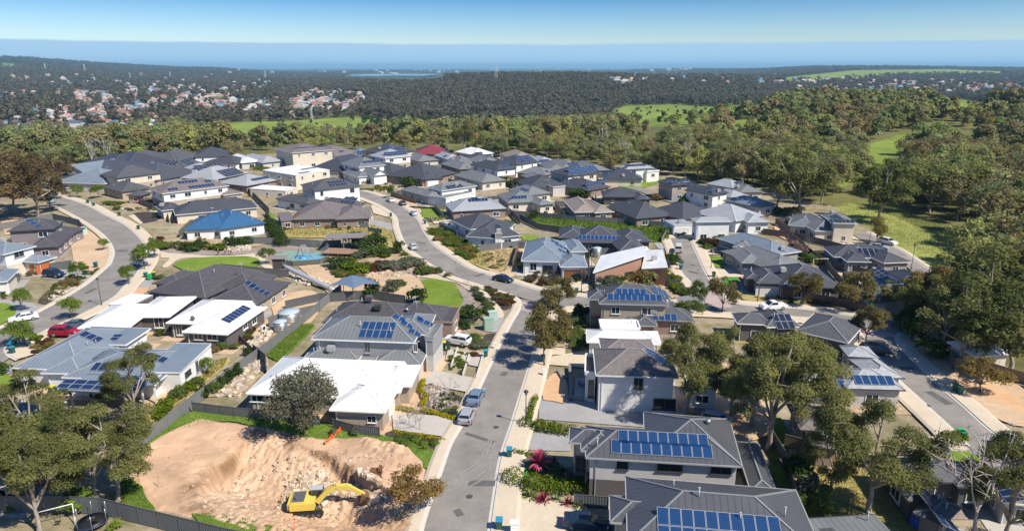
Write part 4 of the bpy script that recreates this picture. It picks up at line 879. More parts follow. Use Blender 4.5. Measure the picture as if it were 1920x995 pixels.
pch('garden_bed', ROCKBED, [(620,470),(700,466),(800,480),(860,500),(850,512),(760,506),(640,508),(610,490)], [(300,450),(480,445),(480,462),(300,468)], [(1220,480),(1265,505),(1300,545),(1310,565),(1270,565),(1230,530),(1210,505)], [(1040,600),(1090,612),(1105,650),(1050,650),(1030,640)],
    [(370,745),(430,690),(490,664),(500,690),(430,750)], [(90,545),(160,530),(150,548),(100,572),(60,568)], [(850,510),(885,500),(955,530),(940,530)], [(215,375),(260,372),(290,384),(255,394),(225,388)], [(450,690),(560,580),(575,590),(500,660)])
pch('garden_bed', MULCH, [(905,538),(925,545),(960,558),(965,568),(950,580),(938,575),(920,556)], [(908,628),(940,628),(925,655),(908,650)], [(800,730),(850,738),(868,748),(862,782),(820,768)], [(722,812),(760,806),(835,826),(838,838),(800,852),(725,828)], [(70,568),(100,540),(165,532),(150,555),(95,580)], [(250,400),(300,398),(300,410),(262,418)], [(160,498),(185,498),(195,508),(170,515)])
# lawns
pch('lawn', LAWN, [(0,568),(22,572),(30,582),(20,598),(-20,612),(-40,580)], [(770,392),(825,391),(830,402),(800,408),(776,404)], [(1322,482),(1352,482),(1362,496),(1332,500)], [(1240,410),(1246,414),(1250,424)], [(-20,700),(20,706),(28,738),(-20,742)], [(498,400),(512,402),(525,438),(505,440)], [(976,442),(1006,442),(1008,452),(978,452)], [(1080,474),(1104,474),(1104,482),(1080,482)],
    [(1800,824),(1850,838),(1880,862),(1790,864),(1765,840)], [(1440,875),(1470,872),(1480,905),(1455,910)], [(1240,335),(1226,346),(1190,356),(1160,350),(1180,344)], [(1430,780),(1470,790),(1470,850),(1440,860)], sm=True)
pch('lawn', TURF, [(963,868),(1000,858),(992,895),(962,910)], [(1345,519),(1378,519),(1384,534),(1352,534)])
pch('dry_grass_bank', DRYGRASS, [(300,760),(400,680),(430,672),(420,690),(330,760),(270,800),(255,790)])
# driveways
pch('driveway', DRIVE, [(790,715),(815,694),(905,712),(892,738),(800,722)], [(735,775),(865,782),(858,822),(738,806)], [(840,655),(915,663),(905,690),(835,675)], sm=False)
pch('driveway', PAVE, [(925,925),(1100,945),(1110,1060),(920,1060)], [(1040,668),(1110,655),(1105,690),(1000,682)], [(1065,618),(1105,622),(1125,612),(1130,640),(1060,628)], [(40,660),(60,640),(72,655),(48,672)], [(1060,500),(1100,502),(1104,548),(1072,545)], [(1255,436),(1300,436),(1298,448),(1255,448)], [(800,408),(842,404),(860,414),(815,420)],
    [(695,385),(735,385),(742,412),(700,400)], [(1335,505),(1395,506),(1398,520),(1345,520)], [(1305,462),(1345,462),(1352,478),(1312,478)], [(1612,437),(1570,455),(1600,470),(1640,468)],[(215,384),(280,372),(290,380),(235,396)],[(240,404),(300,392),(310,404),(262,420)],[(1000,648),(1060,652),(1060,664),(1000,664)], sm=False)
pch('driveway', GREYDRIVE, [(982,808),(1070,815),(1070,845),(975,842)], [(1012,745),(1215,765),(1210,800),(1010,785)], [(75,500),(165,510),(180,528),(80,522)], [(-20,560),(90,570),(95,590),(20,598),(-20,580)], [(240,528),(290,520),(278,540),(225,548)], [(905,592),(965,598),(950,625),(905,620)], [(1225,455),(1262,452),(1268,468),(1235,466)], [(690,410),(740,420),(735,432),(690,426)], [(350,700),(430,675),(425,690),(350,722)], [(-20,690),(25,680),(20,700),(-20,705)],[(1685,925),(1720,945),(1760,1000),(1720,1010)], sm=False)
pch('path', PINK, [(1322,568),(1326,546),(1348,546),(1368,566),(1372,578),(1320,578)], [(1606,616),(1672,626),(1682,634),(1616,632)], [(978,566),(1036,578),(1020,590),(975,582)], sm=False, z=.315)
# streets
road('street', [(785,1090),(788,995),(818,904),(843,833),(868,790),(900,722),(934,651),(958,605),(978,560)], [(914,1090),(920,995),(929,925),(940,858),(960,797),(973,754),(1001,664),(1020,610),(1040,572)], .300)
road('street', [(640,345),(676,357),(703,364),(747,381),(782,409),(795,433),(816,460),(850,484),(884,504),(929,518),(960,528),(1020,545),(1102,556),(1200,562),(1290,566),(1340,569),(1400,572),(1478,576),(1547,583),(1607,592),(1660,598),(1760,612)],
     [(640,362),(676,370),(713,385),(741,405),(747,429),(761,460),(782,477),(816,501),(850,518),(894,532),(950,549),(985,560),(1045,574),(1103,574),(1200,577),(1290,582),(1340,584),(1372,586),(1547,598),(1607,607),(1692,616),(1760,626)], .304)
road('street', [(1255,446),(1265,473),(1275,507),(1295,530),(1308,545),(1314,574)], [(1295,446),(1305,470),(1320,503),(1335,530),(1350,552),(1370,578)], .307)
road('street', [(1600,600),(1614,625),(1625,645),(1645,667),(1683,710),(1710,735),(1737,760),(1762,783),(1789,808),(1815,835),(1860,880)], [(1700,606),(1676,636),(1690,652),(1715,677),(1745,706),(1775,733),(1810,763),(1857,805),(1920,850),(1990,900)], .309)
road('street', [(60,362),(98,383),(150,410),(183,432),(202,450),(212,470),(208,490),(197,503),(158,535),(90,575),(33,602),(0,614),(-60,640)], [(60,345),(93,361),(160,383),(197,402),(238,423),(267,450),(276,468),(272,490),(255,515),(235,535),(215,556),(165,583),(100,612),(60,640),(-30,705)], .303)
road('street', [(1600,440),(1636,462),(1670,484),(1700,500),(1740,540),(1790,585)], [(1626,434),(1660,455),(1688,468),(1712,484),(1750,510),(1830,570)], .301)
road('street', [(1180,352),(1230,370),(1270,384),(1300,395)], [(1195,350),(1240,362),(1290,374),(1320,386)], .302)
kerb([(788,1080),(788,995),(818,904),(843,833),(868,790),(900,722),(934,651),(958,605),(974,578),(974,563),(960,553),(940,546),(894,532),(850,518),(816,501),(782,477),(761,460),(747,429),(741,405),(713,385),(676,370)], 1, 1.0)
kerb([(917,1080),(920,995),(929,925),(940,858),(960,797),(973,754),(1001,664),(1014,625),(1026,594),(1040,580),(1062,575),(1103,574),(1200,577),(1290,582),(1340,584),(1372,586),(1470,592),(1547,598),(1590,604),(1608,612),(1614,625),(1625,645),(1645,667),(1683,710),(1710,735),(1737,760),(1762,783),(1789,808),(1815,835)], -1, 2.3)
kerb([(676,357),(703,364),(747,381),(782,409),(795,433),(816,460),(850,484),(884,504),(929,518),(960,528),(1020,545),(1102,556),(1200,562),(1290,566),(1308,562),(1308,548),(1295,530),(1275,507),(1265,473),(1255,447)], 1, 1.5)
kerb([(1295,447),(1305,470),(1320,503),(1335,530),(1350,552),(1368,565),(1400,571),(1478,576),(1547,583),(1607,592),(1660,598),(1700,604)], 1, 2.0)
kerb([(1720,618),(1694,622),(1680,632),(1690,652),(1715,677),(1745,706),(1775,733),(1810,763),(1857,805),(1920,850)], 1, 2.0)
kerb([(93,361),(160,383),(197,402),(238,423),(267,450),(276,468),(272,490),(255,515),(235,535),(215,556),(165,583),(100,612),(60,632),(25,642),(12,652),(16,664),(33,674)], 1, 2.2)
kerb([(98,383),(150,410),(183,432),(202,450),(212,470),(208,490),(197,503),(158,535),(90,575),(33,602),(0,614),(-60,640)], -1, .6)
kerb([(1626,434),(1660,455),(1688,468),(1712,484),(1750,510),(1800,548)], 1, .8)
# ------------------------------------------------------------------ the building site: a cut bench with a broken bank, spoil and rubble
BANKFLIP = False
def build_site():
    out = SITE_OUT
    pl = [G(x, y) for x, y in out]; s = []; re_ = random.Random(3)
    for a_, b_ in zip(pl, pl[1:]+pl[:1]):
        k_ = max(1, int((b_-a_).length/.9)); s += [a_+(b_-a_)*j/k_+Vector((re_.uniform(-.2, .2), re_.uniform(-.2, .2), 0)) for j in range(k_)]
    poly = [(p.x, p.y) for p in s]; xs = [p[0] for p in poly]; ys = [p[1] for p in poly]
    bx = [G(x, y) for x, y in [(380,975),(352,935),(370,905),(405,880),(438,850),(470,822),(500,812),(540,830),(575,845),(620,860),(655,880)]]
    bank = [(p.x, p.y) for p in bx]
    n1, n2 = 260, 260; X = np.linspace(min(xs)-.5, max(xs)+.5, n1); Y = np.linspace(min(ys)-.5, max(ys)+.5, n2); XX, YY = np.meshgrid(X, Y)
    def dseg(px, py, pts):
        best = np.full(px.shape, 1e9); side = np.zeros(px.shape)
        for (x0, y0), (x1, y1) in zip(pts, pts[1:]):
            dx, dy = x1-x0, y1-y0; t = np.clip(((px-x0)*dx+(py-y0)*dy)/(dx*dx+dy*dy), 0, 1)
            d = np.hypot(px-x0-t*dx, py-y0-t*dy); c = dx*(py-y0)-dy*(px-x0); m = d < best
            best = np.where(m, d, best); side = np.where(m, np.sign(c), side)
        return best, side
    rng = np.random.default_rng(4)
    def noise(f, o=4, seed=0):
        r = np.random.default_rng(seed); out = np.zeros(XX.shape); a = 1
        for _ in range(o):
            g = r.random((90, 90)); u = (XX*f) % 88; v = (YY*f) % 88; i = u.astype(int); j = v.astype(int); fu = u-i; fv = v-j; fu = fu*fu*(3-2*fu); fv = fv*fv*(3-2*fv)
            out += a*((g[i, j]*(1-fu)+g[i+1, j]*fu)*(1-fv)+(g[i, j+1]*(1-fu)+g[i+1, j+1]*fu)*fv-.5); a *= .5; f *= 2.1
        return out
    d, sd = dseg(XX, YY, bank); sgn = -d*sd if BANKFLIP else d*sd
    sgn = sgn+noise(.55, 4, 3)*2.0
    high = 1/(1+np.exp(-np.clip(sgn*4.0+.6, -30, 30)))
    de, _ = dseg(XX, YY, poly+[poly[0]]); edge = np.clip(de/.8, 0, 1); edge = edge*edge*(3-2*edge)
    pit = 1-high
    dip = np.clip((de-1.8)/7, 0, 1); dip = dip*dip*(3-2*dip)
    z = .30-2.7*pit*dip+noise(.25, 4, 5)*.35*pit*dip+noise(2.2, 5, 7)*.30*pit+noise(1.5, 3, 9)*.03
    for (hx, hy, hr, hz) in ((745,850,4.0,1.3), (690,835,2.5,.6), (600,905,3.0,1.5), (660,918,3.0,1.3), (560,915,2.2,1.0)):
        g = G(hx, hy); z += hz*np.exp(-((XX-g.x)**2+(YY-g.y)**2)/(hr*hr/2))*(.8+noise(1.3, 3, 11)*.5)
    # tracks of the machine and ruts across the fill
    for (ax, ay, bx_, by_) in ((330,880,560,960), (420,820,520,960), (560,985,740,930), (300,850,430,940)):
        a_, b_ = G(ax, ay), G(bx_, by_); dd, _ = dseg(XX, YY, [(a_.x, a_.y), ((a_.x+b_.x)/2+1.2, (a_.y+b_.y)/2), (b_.x, b_.y)])
        z -= .10*(np.exp(-((dd-1.2)/.28)**2))*(.6+noise(1.2, 2, 31))
    z = z*edge+.02
    inside = inpoly(XX, YY, poly); idx = -np.ones(XX.shape, int); keep = inside; idx[keep] = np.arange(keep.sum())
    v = np.stack([XX[keep], YY[keep], z[keep]], -1); a, b, c, e = idx[:-1, :-1], idx[:-1, 1:], idx[1:, 1:], idx[1:, :-1]
    ok = (a >= 0) & (b >= 0) & (c >= 0) & (e >= 0); f = np.stack([a[ok], b[ok], c[ok], e[ok]], -1)
    me = bpy.data.meshes.new('building_site_ground'); me.from_pydata(v.tolist(), [], f.tolist()); me.polygons.foreach_set('use_smooth', [True]*len(f))
    # layers of the ground itself: brown topsoil along the broken rim, cream rock in the cut face, sandy fill on the bench
    rim = np.exp(-((sgn-.1)/.7)**2)*np.clip(.75+noise(.6, 3, 21)*1.2, 0, 1); face = np.exp(-((sgn+3.2)/2.6)**2)*np.clip(.75+noise(.5, 3, 22), 0, 1); mix = np.clip(.5+noise(.3, 4, 23)*1.3, 0, 1)
    c = (np.array((.55,.365,.235))*(1-pit[..., None])+np.array((.48,.315,.195))*pit[..., None])*(.86+.28*mix[..., None])
    c = c*(1-face[..., None]*.9)+np.array((.62,.46,.32))*face[..., None]*.9; c = c*(1-rim[..., None]*.9)+np.array((.20,.115,.06))*rim[..., None]*.9
    ca = np.ones((int(keep.sum()), 4)); ca[:, :3] = c[keep]; at = me.color_attributes.new('layer', 'FLOAT_COLOR', 'POINT'); at.data.foreach_set('color', ca.ravel())
    m = soil('cut_earth', [(.8,.8,.8),(1,1,1),(1.15,1.15,1.15)], (.3, 1.6, 9), .95, .5, dist=.12); n = m.node_tree; bs = n.nodes['Principled BSDF']; lk = bs.inputs['Base Color'].links[0].from_socket
    an = N(n, 'ShaderNodeAttribute', attribute_name='layer'); vm = N(n, 'ShaderNodeVectorMath', operation='MULTIPLY'); n.links.new(lk, vm.inputs[0]); n.links.new(an.outputs['Color'], vm.inputs[1]); n.links.new(vm.outputs[0], bs.inputs['Base Color'])
    tag(link('building_site_ground', me, None, [m]), kind='structure')
    global SITEZ
    def SITEZ(x, y):
        i = int(np.clip(np.searchsorted(Y, y), 0, n2-1)); j = int(np.clip(np.searchsorted(X, x), 0, n1-1)); return float(z[i, j]) if inside[i, j] else 0.05
build_site()
def GS(px, py):
    g = G(px, py)
    for _ in range(6): g = G(px, py, SITEZ(g.x, g.y))
    return g
def stones(name, poly, n, smin, smax, mat, seed=1, zf=None, label=None, kind='stuff', z0=0.1):
    rnd = random.Random(seed); mb = MB(); P_ = [(GS if zf else G)(*p) for p in poly]; pl = [(p.x, p.y) for p in P_]
    x0, x1 = min(p[0] for p in pl), max(p[0] for p in pl); y0, y1 = min(p[1] for p in pl), max(p[1] for p in pl); k = 0; tries = 0
    while k < n and tries < n*30:
        tries += 1
        x, y = rnd.uniform(x0, x1), rnd.uniform(y0, y1)
        if not inpoly(x, y, pl): continue
        s = smin+(smax-smin)*rnd.random()**2.2; z = (zf(x, y) if zf else z0)
        M = Matrix.Translation((x, y, z+s*.12)) @ Euler((rnd.uniform(-.5, .5), rnd.uniform(-.5, .5), rnd.uniform(0, 6.3))).to_matrix().to_4x4()
        co = [Vector((a*s*rnd.uniform(.35, .62), b*s*rnd.uniform(.3, .5), c*s*rnd.uniform(.2, .4))) for a in (-1, 1) for b in (-1, 1) for c in (-1, 1)]
        co = [M @ p for p in co]; mm = rnd.randrange(len(mat)) if isinstance(mat, list) else 0
        for q in ((0,1,3,2), (4,6,7,5), (0,4,5,1), (2,3,7,6), (0,2,6,4), (1,5,7,3)): mb.face([co[i] for i in q], mm)
        k += 1
    o = mb.obj(name, mat); tag(o, label=label, kind=kind); return o
ST = [plain('stone_tan', (.50,.38,.26), .9), plain('stone_pale', (.60,.50,.38), .9), plain('stone_brown', (.34,.23,.15), .9)]
stones('rubble', [(528,940),(545,905),(600,885),(640,888),(700,905),(720,930),(700,945),(640,935),(600,945)], 3000, .2, .95, ST, 5, SITEZ)
stones('rubble', [(380,880),(560,840),(760,860),(780,960),(640,990),(380,960)], 500, .08, .35, ST, 6, SITEZ)
stones('rubble', [(255,900),(420,790),(640,830),(790,880),(790,980),(420,980)], 500, .05, .2, ST, 8, SITEZ)
ST2 = [plain('garden_rock', (.42,.36,.30), .9), plain('garden_rock_pale', (.56,.47,.36), .9)]
stones('garden_rocks', [(790,735),(812,722),(840,738),(858,765),(830,770),(800,760)], 420, .35, 1.05, [plain('rock_brown', (.30,.24,.19), .9), ST2[0], plain('rock_dark', (.20,.17,.14), .9)], 9)
for i_, pl_ in enumerate([[(400,745),(440,700),(490,668),(498,690),(450,745)], [(85,558),(120,535),(150,532),(140,550),(100,568)], [(455,650),(490,625),(520,610),(500,640),(460,668)], [(1045,600),(1100,625),(1095,650),(1050,650)], [(700,352),(770,350),(775,358),(700,362)], [(420,460),(470,460),(470,470),(430,472)], [(620,500),(700,505),(790,512),(785,520),(640,515)], [(520,505),(600,525),(640,540),(560,535)]]):
    stones('garden_rocks', pl_, 170, .2, .9, ST2, 20+i_)

# worn asphalt: utility patches, drain covers and scuffed turning marks
PATCHM = plain('asphalt_patch', (.11,.108,.105), .9, var=.15, scale=2); SCUFF = plain('scuffed_asphalt', (.245,.232,.214), .85, var=.2, scale=2.5)
for i_, (x_, y_, w_, l_) in enumerate([(905,905,1.1,3.2),(945,700,.9,1.4),(900,820,.6,4.5),(985,620,1.2,2.2),(860,960,.8,1.2),(230,470,1.4,2.4),(170,545,.9,3.4),(790,455,1.0,2.4),(900,515,.9,3.0),(1300,510,1.2,2.6),(1320,545,1,1.6),(1760,745,1.3,4.0),(1700,690,1,2.4),(1450,584,.9,3.4),(1560,592,1,2)]):
    g_ = G(x_, y_, .32); a_ = i_*1.3; u = Vector((math.cos(a_), math.sin(a_), 0)); v = Vector((-u.y, u.x, 0)); patch('asphalt_patch', [g_-u*l_/2-v*w_/2, g_+u*l_/2-v*w_/2, g_+u*l_/2+v*w_/2, g_-u*l_/2+v*w_/2], PATCHM, raw=True, sm=False, z=.318)
for i_, (x_, y_) in enumerate([(1000,602),(1336,575),(1309,506),(903,640),(240,560),(800,470),(930,800),(1740,760),(868,525),(880,930)]):
    g_ = G(x_, y_, .32); patch('drain_cover', [g_+Vector((.38*math.cos(k*.524), .38*math.sin(k*.524), 0)) for k in range(12)], plain('drain_iron', (.07,.065,.06), .8), raw=True, sm=False, z=.322)
def mark(pts, w, z):
    c = smooth([G(x, y, .32) for x, y in pts], 8); mb = MB(); strip(mb, offs(c, -w/2), offs(c, w/2), z, z); tag(mb.obj('tyre_mark', SCUFF), kind='structure')
for i_, q in enumerate([[(820,905),(860,890),(900,860),(918,820)],[(822,918),(868,900),(908,872),(928,828)],[(826,930),(872,915),(912,890),(932,845)],[(824,924),(870,906),(910,880),(930,836)],[(821,911),(864,895),(904,866),(922,824)]]): mark(q, .22 if i_ < 3 else .3, .3235+.0005*i_)
# ------------------------------------------------------------------ trees and shrubs
def leafmat(name, c0, c1, tint=.25, trans=.38):
    m = bpy.data.materials.new(name); m.use_nodes = True; n = m.node_tree; n.nodes.clear()
    out = N(n, 'ShaderNodeOutputMaterial'); df = N(n, 'ShaderNodeBsdfDiffuse'); tl = N(n, 'ShaderNodeBsdfTranslucent'); ms = N(n, 'ShaderNodeMixShader'); ms.inputs[0].default_value = trans
    at = N(n, 'ShaderNodeAttribute', attribute_name='leafvar'); oi = N(n, 'ShaderNodeObjectInfo')
    a = N(n, 'ShaderNodeMath', operation='MULTIPLY_ADD'); a.inputs[1].default_value = tint*2; n.links.new(oi.outputs['Random'], a.inputs[0])
    b = N(n, 'ShaderNodeMath', operation='SUBTRACT'); n.links.new(at.outputs['Fac'], b.inputs[0]); b.inputs[1].default_value = tint; n.links.new(b.outputs[0], a.inputs[2])
    mx = N(n, 'ShaderNodeMix', data_type='RGBA'); mx.inputs['A'].default_value = (*c0, 1); mx.inputs['B'].default_value = (*c1, 1); n.links.new(a.outputs[0], mx.inputs['Factor'])
    for s in (df, tl): n.links.new(mx.outputs['Result'], s.inputs['Color'])
    n.links.new(df.outputs[0], ms.inputs[1]); n.links.new(tl.outputs[0], ms.inputs[2]); n.links.new(ms.outputs[0], out.inputs[0]); return m
GUM = leafmat('gum_leaves', (.095,.115,.038), (.27,.265,.095))
def leafvary(name, cols):
    """one wood, many kinds of gum: each tree takes its own leaf colour, each spray its own lightness"""
    m = leafmat(name, (0,0,0), (1,1,1), 0); n = m.node_tree; mxn = [x for x in n.nodes if x.type == 'MIX'][0]; at = [x for x in n.nodes if x.type == 'ATTRIBUTE'][0]; oi = [x for x in n.nodes if x.type == 'OBJECT_INFO'][0]
    cr = N(n, 'ShaderNodeValToRGB'); e = cr.color_ramp.elements
    while len(e) < len(cols): e.new(.5)
    for i, c in enumerate(cols): e[i].position = i/(len(cols)-1); e[i].color = (*c, 1)
    mr_ = N(n, 'ShaderNodeMapRange'); mr_.inputs['To Min'].default_value = .5; mr_.inputs['To Max'].default_value = 1.5; n.links.new(at.outputs['Fac'], mr_.inputs['Value']); n.links.new(oi.outputs['Random'], cr.inputs[0])
    vm = N(n, 'ShaderNodeVectorMath', operation='SCALE'); n.links.new(cr.outputs[0], vm.inputs[0]); n.links.new(mr_.outputs[0], vm.inputs['Scale'])
    for x in n.nodes:
        if x.type in ('BSDF_DIFFUSE', 'BSDF_TRANSLUCENT'): n.links.new(vm.outputs[0], x.inputs['Color'])
    n.nodes.remove(mxn); return m
STREETL = leafmat('street_gum_leaves', (.10,.088,.030), (.27,.225,.085))
GUMW = leafvary('forest_leaves', [(.26,.28,.10),(.32,.24,.12),(.21,.25,.115),(.36,.35,.11),(.15,.19,.08),(.28,.23,.115),(.23,.29,.095),(.33,.34,.16)])
BROWNL = leafmat('bronze_leaves', (.16,.11,.035), (.32,.21,.075))
OLIVE = leafmat('olive_leaves', (.075,.08,.05), (.20,.20,.13))
PEAR = leafmat('fresh_leaves', (.09,.14,.018), (.22,.29,.05))
DARKL = leafmat('dark_leaves', (.03,.055,.018), (.085,.13,.035))
MIDL = leafmat('shrub_leaves', (.06,.10,.025), (.16,.21,.05))
GREYL = leafmat('greygreen_leaves', (.07,.09,.055), (.17,.19,.11))
YELL = leafmat('yellow_leaves', (.28,.25,.01), (.45,.40,.02))
HEDGE = leafmat('hedge_leaves', (.05,.085,.008), (.19,.25,.02), .1)
REDL = leafmat('red_leaves', (.16,.02,.03), (.36,.06,.08), .1)
RUSTL = leafmat('rust_leaves', (.07,.035,.02), (.15,.075,.04), .1)
BARKW = plain('pale_bark', (.31,.26,.21), .9, var=.25, scale=1.5); BARKD = plain('dark_bark', (.12,.09,.07), .95, var=.25, scale=3); BARKB = plain('bleached_wood', (.42,.37,.34), .9, var=.1, scale=3)
def leaves(name, clumps, n, size, mat, seed, flat=.55, asp=.55, up=.55, shell=.55):
    """many small leaf-sprays spread through a set of clumps (centre, radii)"""
    r = np.random.default_rng(seed); vol = np.array([c[1][0]*c[1][1] for c in clumps]); k = r.choice(len(clumps), n, p=vol/vol.sum())
    C = np.array([c[0] for c in clumps], float)[k]; Rd = np.array([c[1] for c in clumps], float)[k]
    d = r.normal(size=(n, 3)); d /= np.linalg.norm(d, axis=1)[:, None]; d[:, 2] = np.where(d[:, 2] < -.3, -d[:, 2]*.6, d[:, 2])
    t = (shell+(1-shell)*r.random(n)**.7)*(1+r.normal(size=n)*.10); p = C+d*Rd*t[:, None]
    nn = d+r.normal(size=(n, 3))*.6+np.array([0, 0, up]); nn /= np.linalg.norm(nn, axis=1)[:, None]
    a = np.cross(nn, r.normal(size=(n, 3))); a /= np.linalg.norm(a, axis=1)[:, None]; b = np.cross(nn, a)
    s = size*(.6+.8*r.random(n))[:, None]*.5
    v = np.stack([p-a*s, p-b*s*asp, p+a*s, p+b*s*asp], 1).reshape(-1, 3)
    me = bpy.data.meshes.new(name); me.vertices.add(4*n); me.vertices.foreach_set('co', v.ravel().astype('f'))
    me.loops.add(4*n); me.loops.foreach_set('vertex_index', np.arange(4*n)); me.polygons.add(n); me.polygons.foreach_set('loop_start', np.arange(n)*4)
    cv = r.random(len(clumps))*.5; at = me.attributes.new('leafvar', 'FLOAT', 'FACE'); at.data.foreach_set('value', (cv[k]+r.random(n)*.5).astype('f'))
    me.update(calc_edges=True); me.materials.append(mat); return me
def skeleton(rnd, H, Rr, trunk, limbs, lean=0, levels=2, r0=None, spread=1.0, zlo=.66):
    """tapered trunk, limbs and branchlets; returns tubes and the ends where foliage sits"""
    tubes = []; ends = []; r0 = r0 or H*.022
    th = trunk*H; ang = rnd.uniform(0, 6.28); tp = [Vector((0, 0, 0))]
    for i in range(1, 5): tp.append(Vector((math.cos(ang)*lean*th*i/4+rnd.uniform(-.04, .04)*th, math.sin(ang)*lean*th*i/4+rnd.uniform(-.04, .04)*th, th*i/4)))
    tubes.append((tp, [r0*(1.25-.12*i) if i == 0 else r0*(1-.1*i) for i in range(5)]))
    a0 = rnd.uniform(0, 6.28)
    for i in range(limbs):
        a = a0+i*6.28/limbs+rnd.uniform(-.35, .35); rr = Rr*rnd.uniform(.45, .72)*spread*(0.25 if i == 0 and limbs > 3 else 1); zt = H*rnd.uniform(zlo, .86) if i else H*.88
        b = tp[-1] if rnd.random() < .6 else tp[-2]; e = Vector((tp[-1].x+math.cos(a)*rr, tp[-1].y+math.sin(a)*rr, zt))
        m = b+(e-b)*.5+Vector((rnd.uniform(-.1, .1)*Rr, rnd.uniform(-.1, .1)*Rr, -H*.03)); tubes.append(([b, m, e], [r0*.55, r0*.36, r0*.16])); ends.append(e)
        for j in range(levels):
            a2 = a+rnd.uniform(-1.1, 1.1); rr2 = Rr*rnd.uniform(.25, .45); b2 = m+(e-m)*rnd.uniform(0, .6)
            e2 = Vector((b2.x+math.cos(a2)*rr2, b2.y+math.sin(a2)*rr2, min(H*.93, b2.z+H*rnd.uniform(-.06, .2)))); tubes.append(([b2, (b2+e2)/2+Vector((0, 0, H*.02)), e2], [r0*.3, r0*.2, r0*.08])); ends.append(e2)
    return tubes, ends
def maketree(seed, H, Rr, n, size, mat, bark, trunk=.4, limbs=5, lean=.1, levels=2, cr=.34, flat=.7, r0=None, low=None, sides=6, asp=.55, zlo=.66):
    rnd = random.Random(seed); tubes, ends = skeleton(rnd, H, Rr, trunk, limbs, lean, levels, r0, 1.0, zlo)
    mb = MB()
    for p, r in tubes: mb.tube(p, r, sides, cap=False)
    tr = mb.mesh('trunk', [bark]); cl = []
    for e in ends: q = Rr*cr*rnd.uniform(.7, 1.25); cl.append((tuple(e), (q, q*rnd.uniform(.8, 1.1), q*flat)))
    if low:
        for i in range(low): a = rnd.uniform(0, 6.3); q = Rr*cr; cl.append(((math.cos(a)*Rr*.5, math.sin(a)*Rr*.5, H*rnd.uniform(.3, .6)), (q, q, q*flat)))
    return tr, leaves('crown', cl, n, size, mat, seed)
def blob(seed, H, Rr, n, size, mat, shape='round', bark=BARKD):
    """shrub or dense round tree"""
    rnd = random.Random(seed); cl = []
    for i in range(9):
        a = rnd.uniform(0, 6.3); q = Rr*rnd.uniform(.4, .6)
        zz = H*rnd.uniform(.25, .72); rad = Rr*.5*(1.2-zz/H if shape == 'cone' else 1)
        cl.append(((math.cos(a)*rad, math.sin(a)*rad, zz), (q, q, min(q, H*.3))))
    cl.append(((0, 0, H*.62), (Rr*.55, Rr*.55, H*.36)))
    mb = MB(); mb.tube([(0, 0, 0), (0, 0, H*.6)], [Rr*.07, Rr*.03], 5, cap=False)
    return mb.mesh('stem', [bark]), leaves('foliage', cl, n, size, mat, seed, asp=.7)
PROTO = {}
def proto(k, fn):
    if k not in PROTO: PROTO[k] = fn()
    return PROTO[k]
KINDS = {
 'gumA': lambda i: maketree(100+i, 14, 6.2, 30000, .235, GUM, BARKW, .30, 7, .14, 4, .225, flat=.85, r0=.34, zlo=.45),
 'gumB': lambda i: maketree(200+i, 14, 6.2, 8000, .46, GUM, BARKW, .28, 7, .12, 3, .27, flat=.85, r0=.32, low=3, zlo=.45),
 'street': lambda i: maketree(300+i, 7, 3.0, 7000, .25, STREETL, BARKD, .30, 6, .08, 3, .33, flat=.9, r0=.13, low=2, zlo=.5),
 'bronze': lambda i: maketree(350+i, 7, 3.0, 4200, .28, BROWNL, BARKD, .30, 5, .1, 3, .34, r0=.12, low=4),
 'olive': lambda i: maketree(400+i, 9, 4.2, 9000, .32, OLIVE, BARKD, .18, 6, .05, 3, .38, flat=.95, r0=.18, low=7),
 'pear': lambda i: maketree(500+i, 5, 2.1, 2600, .28, PEAR, BARKD, .3, 5, .02, 2, .46, flat=.9, r0=.09),
 'forest': lambda i: maketree(600+i, 14, 5.4+.4*(i % 4), 4200, .60, GUMW, BARKW, .22, 7, .1, 3, .30, flat=.95, r0=.26, low=6, sides=4, asp=.7, zlo=.4),
}
CNT = {}
def tree(kind, px, py, H, Rr=None, label='', var=0, rz=None, cat='tree', group=None, name=None, leaf=None, loc=None, parts=('trunk', 'crown')):
    tr, cr = proto((kind, var), lambda: KINDS[kind](var))
    base = {'gumA': (14, 6.2), 'gumB': (14, 6.2), 'street': (7, 3), 'bronze': (7, 3), 'olive': (9, 4.2), 'pear': (5, 2.1), 'forest': (14, 6)}[kind]
    p = loc or P(px, py)
    o = empty(name or {'pear': 'street_tree', 'street': 'gum_tree', 'olive': 'olive_tree'}.get(kind, 'gum_tree'), p, label, cat, group, rz if rz is not None else random.Random(px*7+py).uniform(0, 6.28))
    sz = H/base[0]; sr = (Rr or base[1]*sz)/base[1]; o.scale = (sr, sr, sz)
    a = link(parts[0], tr, o); b = link(parts[1], cr, o)
    if leaf: mat_over(b, leaf)
    return o
SH = {}
def shrub(px, py, h, r, mat=MIDL, label=None, group=None, var=None, name='shrub', cat='shrub', loc=None, parts=True, shape='round', dens=1.0):
    var = (px*3+py*5) % 3 if var is None else var; k = (int(var), shape, mat.name)
    if k not in SH: SH[k] = blob(int(var)*31+7, 1.6, 1.0, 700 if dens < 1.5 else 1400, .22, mat, shape)
    st, fo = SH[k]; p = loc or P(px, py)
    if parts:
        o = empty(name, p, label, cat, group, random.Random(px*5+py).uniform(0, 6.28)); link('foliage', fo, o); link('stem', st, o)
    else:
        o = link(name, fo); tag(o, label, cat, group); o.location = p; o.rotation_euler.z = random.Random(px*5+py).uniform(0, 6.28)
    o.scale = (r, r, h/1.6); return o
